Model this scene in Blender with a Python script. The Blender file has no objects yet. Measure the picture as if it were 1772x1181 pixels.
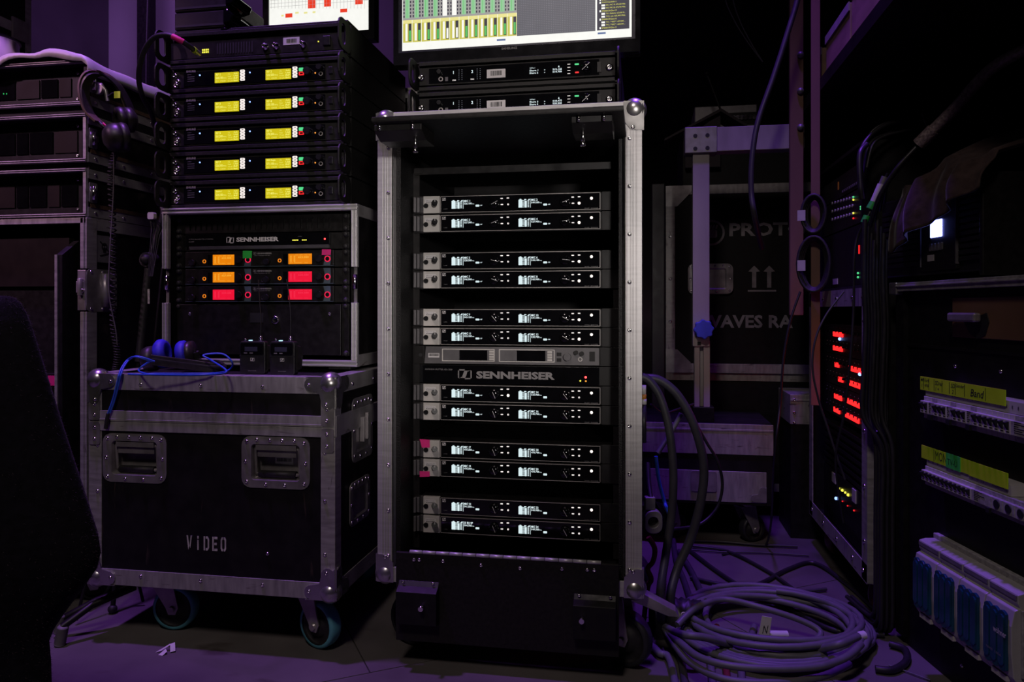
import bpy, bmesh, math, random
from mathutils import Vector, Matrix
random.seed(7)
SC = bpy.context.scene
COL = SC.collection
R = math.radians

# ------------------------------------------------------------------ camera, light, exposure
A = R(10.0); F = 1300.0; CX = 886.0; HY = 535.0; H = 0.80     # yaw, focal length in px, principal column, horizon row, height
CA, SA = math.cos(A), math.sin(A)
cam_d = bpy.data.cameras.new('camera'); cam_o = bpy.data.objects.new('camera', cam_d); COL.objects.link(cam_o)
cam_d.sensor_width = 36.0; cam_d.lens = F / 1772.0 * 36.0
cam_d.shift_y = -(590.5 - HY) / 1772.0
cam_d.clip_start = 0.02
cam_o.location = (0, 0, H); cam_o.rotation_euler = (R(90), 0, A)
SC.camera = cam_o
SC.view_settings.view_transform = 'Standard'; SC.view_settings.look = 'None'
SC.view_settings.gamma = 1.0; SC.view_settings.exposure = 0.0; SC.view_settings.use_curve_mapping = False

wd = bpy.data.worlds.new('world'); SC.world = wd; wd.use_nodes = True
bgn = wd.node_tree.nodes['Background']; bgn.inputs[0].default_value = (0.010, 0.005, 0.012, 1); bgn.inputs[1].default_value = 0.30

def lamp(name, kind, loc, target, energy, color, **kw):
    d = bpy.data.lights.new(name, kind); d.energy = energy; d.color = color
    for k, v in kw.items(): setattr(d, k, v)
    o = bpy.data.objects.new(name, d); COL.objects.link(o); o.location = loc
    v = Vector(target) - Vector(loc)
    o.rotation_euler = v.to_track_quat('-Z', 'Y').to_euler()
    return o
# all of these hang outside the picture: white work lamps behind the photographer, purple and pink stage lamps in the rig overhead
lamp('work_lamp_behind_offscreen', 'SPOT', (0.70, -1.30, 1.10), (-0.32, 1.7, 0.98), 190, (1.0, 0.92, 0.88), spot_size=R(25), spot_blend=1.0, shadow_soft_size=0.12)
lamp('ceiling_lamp_behind_offscreen', 'SPOT', (-0.5, -0.9, 3.3), (-0.55, 1.7, 0.5), 105, (1.0, 0.84, 0.80), spot_size=R(66), spot_blend=1.0, shadow_soft_size=0.25)
lamp('stage_lamp_right_offscreen', 'SPOT', (0.22, 2.00, 3.4), (0.30, 1.98, 0.0), 260, (0.26, 0.06, 1.0), spot_size=R(44), spot_blend=0.8, shadow_soft_size=0.10)
lamp('stage_lamp_left_offscreen', 'SPOT', (-1.45, 1.36, 3.5), (-1.15, 1.42, 0.2), 290, (0.44, 0.14, 1.0), spot_size=R(46), spot_blend=0.7, shadow_soft_size=0.10)
lamp('stage_lamp_front_offscreen', 'SPOT', (-2.9, 0.1, 2.7), (-1.95, 1.85, 1.42), 150, (1.0, 0.50, 0.85), spot_size=R(33), spot_blend=0.8, shadow_soft_size=0.10)
lamp('stage_lamp_back_offscreen', 'SPOT', (-2.0, 2.6, 3.6), (-2.6, 4.5, 1.9), 190, (0.48, 0.20, 0.85), spot_size=R(90), spot_blend=0.8, shadow_soft_size=0.3)

# ------------------------------------------------------------------ pixel to place
def ray(px, py):
    dx = (px - CX) / F; dz = (HY - py) / F
    return Vector((dx * CA - SA, dx * SA + CA, dz))
CAMP = Vector((0, 0, H))
def onY(px, py, Y):
    r = ray(px, py); return CAMP + r * (Y / r.y)
def onZ(px, py, Z=0.0):
    r = ray(px, py); return CAMP + r * ((Z - H) / r.z)
def onX(px, py, X):
    r = ray(px, py); return CAMP + r * (X / r.x)
def atd(px, py, d): return CAMP + ray(px, py) * d
def cam2w(xc, d, z): return Vector((xc * CA - d * SA, xc * SA + d * CA, z))
class Fr:
    """a thing's own frame: x to the right along its front, y into it, z up"""
    def __init__(s, O, th=0.0):
        s.O = Vector(O); s.th = th; c, q = math.cos(th), math.sin(th)
        s.ex = Vector((c, q, 0)); s.ey = Vector((-q, c, 0))
    def p(s, px, py, y=0.0):
        r = ray(px, py); q = s.O + s.ey * y
        t = (q - CAMP).dot(s.ey) / r.dot(s.ey)
        v = CAMP + r * t - s.O
        return v.dot(s.ex), v.z
    def x(s, px, y=0.0): return s.p(px, HY, y)[0]
    def z(s, px, py, y=0.0): return s.p(px, py, y)[1]
    def w(s, x, y, z): return s.O + s.ex * x + s.ey * y + Vector((0, 0, z))
    def loc(s, P):
        v = Vector(P) - s.O; return Vector((v.dot(s.ex), v.dot(s.ey), v.z))

# ------------------------------------------------------------------ mesh building
def rrect(x0, x1, z0, z1, r, n=4):
    pts = []
    for cx, cz, a0 in ((x1 - r, z1 - r, 0), (x0 + r, z1 - r, 90), (x0 + r, z0 + r, 180), (x1 - r, z0 + r, 270)):
        for i in range(n + 1):
            a = R(a0 + 90 * i / n); pts.append((cx + r * math.cos(a), cz + r * math.sin(a)))
    return pts
def circ(cx, cz, r, n=16, a0=0): return [(cx + r * math.cos(a0 + 2 * math.pi * i / n), cz + r * math.sin(a0 + 2 * math.pi * i / n)) for i in range(n)]
def spl(P, n=8, closed=False):
    P = [Vector(p) for p in P]; out = []; m = len(P)
    for i in range(m if closed else m - 1):
        if closed: a, b, c, d = P[(i - 1) % m], P[i], P[(i + 1) % m], P[(i + 2) % m]
        else: a, b, c, d = P[max(i - 1, 0)], P[i], P[i + 1], P[min(i + 2, m - 1)]
        for k in range(n):
            t = k / n; t2 = t * t; t3 = t2 * t
            out.append(0.5 * ((2 * b) + (c - a) * t + (2 * a - 5 * b + 4 * c - d) * t2 + (3 * b - 3 * c + d - a) * t3))
    if not closed: out.append(P[-1])
    return out
AX = {'x': lambda a, b, t: (t, a, b), 'y': lambda a, b, t: (a, t, b), 'z': lambda a, b, t: (a, b, t)}
class MB:
    def __init__(s): s.v = []; s.f = []; s.sm = []
    def add(s, vs, fs, smooth=False):
        o = len(s.v); s.v += [tuple(v) for v in vs]
        for f in fs: s.f.append([i + o for i in f]); s.sm.append(smooth)
        return s
    def box(s, x0, x1, y0, y1, z0, z1):
        vs = [(x, y, z) for x in (x0, x1) for y in (y0, y1) for z in (z0, z1)]
        return s.add(vs, [(0, 1, 3, 2), (4, 6, 7, 5), (0, 4, 5, 1), (2, 3, 7, 6), (0, 2, 6, 4), (1, 5, 7, 3)])
    def quad(s, *p): return s.add(p, [tuple(range(len(p)))])
    def prism(s, poly, t0, t1, ax='y', smooth=False):
        g = AX[ax]; n = len(poly)
        vs = [g(a, b, t0) for a, b in poly] + [g(a, b, t1) for a, b in poly]
        s.add(vs, [tuple(range(n)), tuple(range(2 * n - 1, n - 1, -1))])
        o = len(s.v) - 2 * n
        for i in range(n):
            j = (i + 1) % n; s.f.append([o + i, o + j, o + n + j, o + n + i]); s.sm.append(smooth)
        return s
    def ring(s, outer, inner, t0, t1, ax='y', smooth=False):
        g = AX[ax]; n = len(outer)
        vs = [g(a, b, t) for t in (t0, t1) for L in (outer, inner) for a, b in L]
        fs = []
        for i in range(n):
            j = (i + 1) % n
            fs += [(i, j, n + j, n + i), (2 * n + i, 3 * n + i, 3 * n + j, 2 * n + j), (i, 2 * n + i, 2 * n + j, j), (n + i, n + j, 3 * n + j, 3 * n + i)]
        return s.add(vs, fs, smooth)
    def cyl(s, c, r, h0, h1, ax='y', n=16, r2=None):
        r2 = r if r2 is None else r2
        g = AX[ax]; i3 = {'x': (1, 2, 0), 'y': (0, 2, 1), 'z': (0, 1, 2)}[ax]
        a, b, t = c[i3[0]], c[i3[1]], c[i3[2]]
        P0 = circ(a, b, r, n); P1 = circ(a, b, r2, n)
        vs = [g(u, v, t + h0) for u, v in P0] + [g(u, v, t + h1) for u, v in P1]
        s.add(vs, [tuple(range(n)), tuple(range(2 * n - 1, n - 1, -1))])
        o = len(s.v) - 2 * n
        for i in range(n):
            j = (i + 1) % n; s.f.append([o + i, o + j, o + n + j, o + n + i]); s.sm.append(True)
        return s
    def sph(s, c, r, nu=14, nv=8, sc=(1, 1, 1), a1=math.pi):
        vs = []; fs = []
        for j in range(nv + 1):
            ph = a1 * j / nv
            for i in range(nu):
                th = 2 * math.pi * i / nu
                vs.append((c[0] + r * sc[0] * math.sin(ph) * math.cos(th), c[1] + r * sc[1] * math.sin(ph) * math.sin(th), c[2] + r * sc[2] * math.cos(ph)))
        for j in range(nv):
            for i in range(nu):
                k = (i + 1) % nu; fs.append((j * nu + i, j * nu + k, (j + 1) * nu + k, (j + 1) * nu + i))
        return s.add(vs, fs, True)
    def tube(s, pts, r, n=7, closed=False, flat=None):
        P = [Vector(p) for p in pts]; m = len(P); vs = []; fs = []
        rr = r if isinstance(r, (list, tuple)) else [r] * m
        up = None
        for i in range(m):
            if closed: t = P[(i + 1) % m] - P[i - 1]
            else: t = P[min(i + 1, m - 1)] - P[max(i - 1, 0)]
            if t.length < 1e-9: t = Vector((0, 0, 1))
            t.normalize()
            if up is None:
                up = Vector((0, 0, 1)) if abs(t.z) < 0.9 else Vector((1, 0, 0))
            up = (up - t * up.dot(t))
            if up.length < 1e-6: up = t.orthogonal()
            up.normalize(); sd = t.cross(up)
            for k in range(n):
                a = 2 * math.pi * k / n
                vs.append(P[i] + sd * (rr[i] * math.cos(a)) + up * (rr[i] * (flat or 1) * math.sin(a)))
        for i in range(m if closed else m - 1):
            ii = (i + 1) % m
            for k in range(n):
                kk = (k + 1) % n; fs.append((i * n + k, i * n + kk, ii * n + kk, ii * n + k))
        s.add(vs, fs, True)
        if not closed:
            s.add(vs[:n], [tuple(range(n))]); s.add(vs[-n:], [tuple(range(n))])
        return s
    def strip(s, pts, wv, th=0.0015):
        """a flat ribbon along pts, wv = half-width vector"""
        P = [Vector(p) for p in pts]; wv = Vector(wv)
        for sgn in (0, 1):
            pass
        vs = []; fs = []; m = len(P)
        for i, p in enumerate(P):
            t = P[min(i + 1, m - 1)] - P[max(i - 1, 0)]; nrm = t.cross(wv)
            if nrm.length > 0: nrm.normalize()
            for a, b in ((-1, -1), (1, -1), (1, 1), (-1, 1)): vs.append(p + wv * a + nrm * (th / 2 * b))
        for i in range(m - 1):
            for k in range(4):
                kk = (k + 1) % 4; fs.append((i * 4 + k, i * 4 + kk, i * 4 + 4 + kk, i * 4 + 4 + k))
        s.add(vs, fs); s.add(vs[:4], [(0, 1, 2, 3)]); s.add(vs[-4:], [(0, 1, 2, 3)])
        return s
    def torus(s, c, Rr, r, ax='y', n=20, m=8):
        g = AX[ax]; i3 = {'x': (1, 2, 0), 'y': (0, 2, 1), 'z': (0, 1, 2)}[ax]
        a, b, t = c[i3[0]], c[i3[1]], c[i3[2]]
        return s.tube([g(u, v, t) for u, v in circ(a, b, Rr, n)], r, m, True)
    def lathe(s, prof, c, ax='y', n=20):
        g = AX[ax]; i3 = {'x': (1, 2, 0), 'y': (0, 2, 1), 'z': (0, 1, 2)}[ax]
        a, b, t = c[i3[0]], c[i3[1]], c[i3[2]]; vs = []; fs = []
        for r_, h in prof: vs += [g(u, v, t + h) for u, v in circ(a, b, max(r_, 1e-5), n)]
        for j in range(len(prof) - 1):
            for i in range(n):
                k = (i + 1) % n; fs.append((j * n + i, j * n + k, (j + 1) * n + k, (j + 1) * n + i))
        return s.add(vs, fs, True)
    def rot(s, ang, ax='Z', piv=(0, 0, 0)):
        Mx = Matrix.Rotation(ang, 3, ax); p = Vector(piv)
        s.v = [tuple(Mx @ (Vector(v) - p) + p) for v in s.v]; return s
    def mov(s, d): s.v = [(v[0] + d[0], v[1] + d[1], v[2] + d[2]) for v in s.v]; return s
    def mesh(s, name, mat):
        me = bpy.data.meshes.new(name); me.from_pydata(s.v, [], s.f)
        for p, q in zip(me.polygons, s.sm): p.use_smooth = q
        bm = bmesh.new(); bm.from_mesh(me); bmesh.ops.recalc_face_normals(bm, faces=bm.faces); bm.to_mesh(me); bm.free()
        if mat: me.materials.append(mat)
        return me
    def build(s, name, mat, parent=None, bevel=0, label=None, kind=None, seg=2, loc=None):
        o = bpy.data.objects.new(name, s.mesh(name, mat)); COL.objects.link(o)
        if parent: o.parent = parent
        if loc is not None: o.location = loc
        if bevel:
            b = o.modifiers.new('bevel', 'BEVEL'); b.width = bevel; b.segments = seg; b.limit_method = 'ANGLE'; b.angle_limit = R(40)
        if label: o['label'] = label
        if kind: o['kind'] = kind
        return o
def inst(me, name, parent, loc, rot=None, sc=None):
    o = bpy.data.objects.new(name, me); COL.objects.link(o); o.parent = parent; o.location = loc
    if rot: o.rotation_euler = rot
    if sc: o.scale = sc
    return o
def tag(o, label, cat, group=None, kind=None):
    if label: o['label'] = label
    if cat: o['category'] = cat
    if group: o['group'] = group
    if kind: o['kind'] = kind
    return o
def thing(name, label, cat, loc=(0, 0, 0), rz=0.0, group=None):
    o = bpy.data.objects.new(name, None); COL.objects.link(o); o.empty_display_size = 0.05
    o.location = loc; o.rotation_euler = (0, 0, rz)
    return tag(o, label, cat, group)
def kids(o): return [c for c in bpy.data.objects if c.parent == o]
def dup(root, loc=None, rz=None, label=None, tree=None):
    ch = tree if tree is not None else kids(root)
    r = root.copy(); COL.objects.link(r)
    if loc is not None: r.location = loc
    if rz is not None: r.rotation_euler = (0, 0, rz)
    if label: r['label'] = label
    for c in ch:
        q = c.copy(); COL.objects.link(q); q.parent = r
        for g in c.children:
            h = g.copy(); COL.objects.link(h); h.parent = q
    return r

# ------------------------------------------------------------------ materials (all procedural)
def mat(name, col, rough=0.5, metal=0.0, var=0.25, scale=30.0, bump=0.0, stretch=(1, 1, 1), rvar=0.15, coat=0.0, sheen=0.0, spec=0.5, trans=0.0):
    m = bpy.data.materials.new(name); m.use_nodes = True; nt = m.node_tree; b = nt.nodes['Principled BSDF']
    b.inputs['Roughness'].default_value = rough; b.inputs['Metallic'].default_value = metal
    b.inputs['Specular IOR Level'].default_value = spec
    if coat: b.inputs['Coat Weight'].default_value = coat; b.inputs['Coat Roughness'].default_value = 0.05
    if sheen: b.inputs['Sheen Weight'].default_value = sheen; b.inputs['Sheen Roughness'].default_value = 0.4
    if trans: b.inputs['Transmission Weight'].default_value = trans
    tc = nt.nodes.new('ShaderNodeTexCoord'); mp = nt.nodes.new('ShaderNodeMapping'); mp.inputs['Scale'].default_value = stretch
    nz = nt.nodes.new('ShaderNodeTexNoise'); nz.inputs['Scale'].default_value = scale; nz.inputs['Detail'].default_value = 6
    nt.links.new(tc.outputs['Object'], mp.inputs[0]); nt.links.new(mp.outputs[0], nz.inputs['Vector'])
    cr = nt.nodes.new('ShaderNodeValToRGB')
    cr.color_ramp.elements[0].position = 0.3; cr.color_ramp.elements[1].position = 0.7
    lo = [c * (1 - var) for c in col]; hi = [min(1, c * (1 + var)) for c in col]
    cr.color_ramp.elements[0].color = (*lo, 1); cr.color_ramp.elements[1].color = (*hi, 1)
    nt.links.new(nz.outputs['Fac'], cr.inputs[0]); nt.links.new(cr.outputs[0], b.inputs['Base Color'])
    if rvar:
        mr = nt.nodes.new('ShaderNodeMapRange'); mr.inputs['To Min'].default_value = max(0.02, rough - rvar); mr.inputs['To Max'].default_value = min(1, rough + rvar)
        nt.links.new(nz.outputs['Fac'], mr.inputs[0]); nt.links.new(mr.outputs[0], b.inputs['Roughness'])
    if bump:
        bp = nt.nodes.new('ShaderNodeBump'); bp.inputs['Strength'].default_value = bump; bp.inputs['Distance'].default_value = 0.002
        nt.links.new(nz.outputs['Fac'], bp.inputs['Height']); nt.links.new(bp.outputs[0], b.inputs['Normal'])
    return m
def scratch(m, col, amount=0.62, scale=9.0, stretch=(1, 1, 14), rot=(0.3, 0.5, 0.2)):
    """add worn scratches of another colour on top of a material"""
    nt = m.node_tree; b = nt.nodes['Principled BSDF']; src = b.inputs['Base Color'].links[0].from_socket
    tc = nt.nodes.new('ShaderNodeTexCoord'); mp = nt.nodes.new('ShaderNodeMapping'); mp.inputs['Scale'].default_value = stretch; mp.inputs['Rotation'].default_value = rot
    nz = nt.nodes.new('ShaderNodeTexNoise'); nz.inputs['Scale'].default_value = scale; nz.inputs['Detail'].default_value = 8; nz.inputs['Distortion'].default_value = 0.6
    cr = nt.nodes.new('ShaderNodeValToRGB'); cr.color_ramp.elements[0].position = amount; cr.color_ramp.elements[1].position = amount + 0.10
    mx = nt.nodes.new('ShaderNodeMix'); mx.data_type = 'RGBA'
    nt.links.new(tc.outputs['Object'], mp.inputs[0]); nt.links.new(mp.outputs[0], nz.inputs['Vector']); nt.links.new(nz.outputs['Fac'], cr.inputs[0])
    nt.links.new(cr.outputs[0], mx.inputs[0]); nt.links.new(src, mx.inputs[6]); mx.inputs[7].default_value = (*col, 1)
    nt.links.new(mx.outputs[2], b.inputs['Base Color'])
    return m
def glow(name, col, st=1.0):
    m = bpy.data.materials.new(name); m.use_nodes = True; nt = m.node_tree; b = nt.nodes['Principled BSDF']
    b.inputs['Base Color'].default_value = (0.01, 0.01, 0.01, 1); b.inputs['Roughness'].default_value = 0.4
    tc = nt.nodes.new('ShaderNodeTexCoord'); nz = nt.nodes.new('ShaderNodeTexNoise'); nz.inputs['Scale'].default_value = 60
    cr = nt.nodes.new('ShaderNodeValToRGB')
    cr.color_ramp.elements[0].color = (*[c * 0.9 for c in col], 1); cr.color_ramp.elements[1].color = (*col, 1)
    nt.links.new(tc.outputs['Object'], nz.inputs['Vector']); nt.links.new(nz.outputs['Fac'], cr.inputs[0])
    nt.links.new(cr.outputs[0], b.inputs['Emission Color']); b.inputs['Emission Strength'].default_value = st
    return m
K = {}
K['alu'] = mat('anodised_aluminium', (0.50, 0.49, 0.49), 0.42, 0.40, 0.10, 18, 0.05, (1, 1, 9))
K['alu_h'] = scratch(mat('worn_aluminium', (0.36, 0.345, 0.34), 0.48, 0.40, 0.22, 16, 0.12, (5, 1, 1)), (0.12, 0.10, 0.10), 0.62, 14, (1, 1, 6), (0, 0.6, 0))
K['alu_v'] = scratch(mat('worn_aluminium_upright', (0.36, 0.345, 0.34), 0.48, 0.40, 0.22, 16, 0.12, (1, 1, 6)), (0.12, 0.10, 0.10), 0.62, 14, (6, 1, 1), (0, 0.6, 0))
K['steel'] = mat('zinc_steel', (0.34, 0.32, 0.32), 0.36, 0.6, 0.3, 25, 0.05)
K['ball'] = mat('steel_ball_corner', (0.52, 0.51, 0.50), 0.30, 0.9, 0.12, 25)
K['chrome'] = mat('chrome', (0.75, 0.74, 0.73), 0.15, 1.0, 0.05, 25)
K['ply'] = scratch(mat('black_plywood', (0.007, 0.006, 0.0065), 0.55, 0, 0.4, 22, 0.25, spec=0.3), (0.05, 0.035, 0.03), 0.66, 7, (9, 1, 1.3), (0, 0.7, 0))
K['ply2'] = mat('black_laminate', (0.006, 0.0055, 0.006), 0.55, 0, 0.4, 40, 0.2, spec=0.25)
K['blk'] = mat('black_metal', (0.007, 0.0065, 0.0065), 0.5, 0.0, 0.3, 60, 0.06, spec=0.3)
K['blk2'] = mat('black_satin_metal', (0.009, 0.008, 0.008), 0.42, 0.1, 0.2, 60, 0.03, spec=0.35)
K['gloss'] = mat('black_gloss_panel', (0.004, 0.004, 0.005), 0.07, 0, 0.2, 30, 0, rvar=0.03)
K['rub'] = mat('black_rubber', (0.014, 0.013, 0.014), 0.6, 0, 0.3, 80, 0.15)
K['lid'] = mat('black_lid_laminate', (0.009, 0.008, 0.0075), 0.6, 0, 0.3, 120, 0.15, spec=0.3)
K['grey'] = mat('light_grey_paint', (0.50, 0.48, 0.45), 0.5, 0, 0.08, 40, 0.03)
K['mid'] = mat('mid_grey_paint', (0.11, 0.105, 0.11), 0.5, 0.2, 0.12, 40, 0.03)
K['rim'] = mat('display_rim', (0.42, 0.39, 0.37), 0.4, 0.3, 0.08, 40)
K['white'] = mat('white_print', (0.62, 0.60, 0.60), 0.6, 0, 0.06, 50)
K['dimwhite'] = mat('grey_print', (0.22, 0.21, 0.21), 0.6, 0, 0.08, 50)
K['ink'] = mat('black_ink', (0.01, 0.01, 0.012), 0.6, 0, 0.1, 50)
K['stencil'] = mat('stencil_paint', (0.45, 0.42, 0.42), 0.7, 0, 0.35, 40)
K['oled'] = glow('oled_display', (0.74, 0.90, 0.93), 1.0)
K['oledw'] = glow('oled_text', (0.80, 0.94, 0.97), 1.05)
K['ledw'] = glow('white_led', (1.0, 0.86, 0.78), 1.6)
K['ledp'] = glow('white_button', (1.0, 0.90, 0.86), 1.1)
K['ledr'] = glow('red_led', (1.0, 0.02, 0.02), 12.0)
K['ledbar'] = glow('red_amplifier_bar', (1.0, 0.012, 0.012), 3.0)
K['ledr1'] = glow('red_bar_led', (1.0, 0.02, 0.02), 1.0)
K['ledg'] = glow('green_led', (0.10, 0.85, 0.30), 0.9)
K['ledgr'] = glow('green_small_led', (0.02, 0.7, 0.15), 0.8)
K['ledy'] = glow('yellow_led', (0.90, 0.85, 0.08), 1.3)
K['ledo'] = glow('orange_led', (1.0, 0.36, 0.04), 1.2)
K['ledb'] = glow('blue_led', (0.25, 0.40, 1.0), 2.5)
K['ledc'] = glow('cyan_led', (0.45, 0.80, 1.0), 1.6)
K['lcdy'] = glow('yellow_lcd', (0.66, 0.55, 0.0), 1.0)
K['lcdyt'] = glow('yellow_lcd_text', (0.98, 0.96, 0.16), 1.0)
K['lcdo'] = glow('orange_lcd', (0.86, 0.23, 0.0), 1.0)
K['lcdot'] = glow('orange_lcd_text', (1.0, 0.48, 0.04), 1.0)
K['lcdr'] = glow('red_lcd', (0.90, 0.004, 0.035), 1.0)
K['lcdrt'] = glow('red_lcd_text', (0.95, 0.03, 0.08), 1.0)
K['ringp'] = glow('pink_ring', (0.90, 0.01, 0.07), 1.0)
K['ringo'] = glow('orange_ring', (0.85, 0.22, 0.01), 1.0)
K['tapeg'] = mat('green_tape', (0.02, 0.45, 0.05), 0.6, 0, 0.1, 30)
K['tapep'] = mat('pink_tape', (0.75, 0.02, 0.22), 0.6, 0, 0.1, 30)
K['tapey'] = mat('neon_yellow_tape', (0.50, 0.80, 0.01), 0.6, 0, 0.08, 30)
K['slate'] = mat('slate_blue_stripe', (0.06, 0.085, 0.11), 0.5, 0, 0.1, 30)

# ------------------------------------------------------------------ lettering
_tc = {}
def text_mesh(s, w=None, h=None, bold=0.0, align='L', shear=0.0):
    key = (s, w, h, bold, align, shear)
    if key in _tc: return _tc[key]
    c = bpy.data.curves.new('lettering', 'FONT'); c.body = s; c.size = 1.0; c.resolution_u = 2; c.offset = bold; c.shear = shear
    o = bpy.data.objects.new('lettering_tmp', c); COL.objects.link(o)
    me = bpy.data.meshes.new_from_object(o)
    bpy.data.objects.remove(o); bpy.data.curves.remove(c)
    xs = [v.co.x for v in me.vertices]; ys = [v.co.y for v in me.vertices]
    x0, x1, y0, y1 = min(xs), max(xs), min(ys), max(ys)
    sx = sy = None
    if h: sy = h / (y1 - y0)
    if w: sx = w / (x1 - x0)
    if sx is None: sx = sy
    if sy is None: sy = sx
    for v in me.vertices:
        x = (v.co.x - x0) * sx; z = (v.co.y - y0) * sy
        if align == 'C': x -= (x1 - x0) * sx / 2
        v.co = (x, 0, z)
    _tc[key] = me
    return me
def text(s, m, parent, x, y, z, w=None, h=None, bold=0.0, name='lettering', align='L', shear=0.0, rot=None):
    me = text_mesh(s, w, h, bold, align, shear).copy(); me.materials.clear(); me.materials.append(m)
    o = bpy.data.objects.new(name, me); COL.objects.link(o); o.parent = parent; o.location = (x, y, z)
    if rot: o.rotation_euler = rot
    return o
def rect(parent, name, m, x0, x1, z0, z1, y=-0.0006, t=0.0006):
    return MB().box(x0, x1, y - t, y, z0, z1).build(name, m, parent)
def slogo(b, x, z, w, h, y=-0.001, t=0.0004):
    """square emblem with a slanted double stroke"""
    k = w * 0.09
    for q in ([(0, 0), (w, 0), (w, k), (0, k)], [(0, h - k), (w, h - k), (w, h), (0, h)], [(0, 0), (k, 0), (k, h), (0, h)], [(w - k, 0), (w, 0), (w, h), (w - k, h)],
              [(w * .24, 0), (w * .50, 0), (w * .76, h), (w * .50, h)], [(w * .02, 0), (w * .26, 0), (w * .34, h * .30)], [(w * .98, h), (w * .74, h), (w * .66, h * .70)]):
        b.prism([(x + a, z + c) for a, c in q], y - t, y)
    return b

# ------------------------------------------------------------------ setting: floor panels, walls, ceiling
RX0, RX1, RY0, RY1, RZ = -3.6, 3.2, -1.6, 4.6, 4.0
K['floor'] = scratch(mat('stage_floor', (0.105, 0.095, 0.092), 0.62, 0, 0.35, 3.0, 0.35), (0.055, 0.045, 0.040), 0.60, 3.2, (1, 3, 1))
K['joint'] = mat('floor_joint', (0.02, 0.018, 0.018), 0.8, 0, 0.2, 10)
K['wall'] = mat('dark_wall', (0.05, 0.045, 0.05), 0.85, 0, 0.25, 2.5, 0.1)
K['wallp'] = mat('pale_wall_panel', (0.29, 0.28, 0.285), 0.85, 0, 0.12, 1.5, 0.05)
K['ceil'] = mat('dark_ceiling', (0.02, 0.02, 0.02), 0.9, 0, 0.25, 2.5)
def clip(poly, x0, x1, y0, y1):
    def cut(P, f, g):
        out = []
        for i in range(len(P)):
            a, b = P[i - 1], P[i]
            if f(a) != f(b): out.append(g(a, b))
            if f(b): out.append(b)
        return out
    for i, lim, sg in ((0, x0, 1), (0, x1, -1), (1, y0, 1), (1, y1, -1)):
        if not poly: break
        def inter(a, b, i=i, lim=lim):
            t = (lim - a[i]) / (b[i] - a[i]); return (a[0] + (b[0] - a[0]) * t, a[1] + (b[1] - a[1]) * t)
        poly = cut(poly, lambda p, i=i, lim=lim, sg=sg: sg * p[i] >= sg * lim, inter)
    return poly
fl = MB().box(RX0, RX1, RY0, RY1, -0.06, -0.006).build('floor', K['joint']); tag(fl, 'dark worn stage floor of large sheets', None, kind='structure')
fa = R(34); fx, fy = Vector((math.cos(fa), math.sin(fa))), Vector((-math.sin(fa), math.cos(fa)))
for i in range(-5, 6):
    for j in range(-5, 6):
        o = Vector((-0.594, 1.572)) + fx * (i * 2.0 + (j % 2) * 0.9) + fy * (j * 1.0)
        g = 0.0015
        P = [o + fx * (a * 2.0 - (2 * a - 1) * g) + fy * (b * 1.0 - (2 * b - 1) * g) for a, b in ((0, 0), (1, 0), (1, 1), (0, 1))]
        P = clip([tuple(p) for p in P], RX0, RX1, RY0, RY1)
        if len(P) > 2: MB().prism(P, -0.006, 0.0, 'z').build('floor_sheet', K['floor'], fl)
def struct(name, mb, m, label): return tag(mb.build(name, m), label, None, kind='structure')
struct('wall_back', MB().box(RX0, RX1, RY1, RY1 + 0.1, -0.06, RZ), K['wall'], 'dark wall behind the racks')
struct('wall_left', MB().box(RX0 - 0.1, RX0, RY0, RY1, -0.06, RZ), K['wall'], 'dark wall on the left')
struct('wall_right', MB().box(RX1, RX1 + 0.1, RY0, RY1, -0.06, RZ), K['wall'], 'dark wall on the right')
struct('wall_front', MB().box(RX0, RX1, RY0 - 0.1, RY0, -0.06, RZ), K['wall'], 'dark wall behind the photographer')
struct('ceiling', MB().box(RX0, RX1, RY0, RY1, RZ, RZ + 0.1), K['ceil'], 'dark ceiling')

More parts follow.
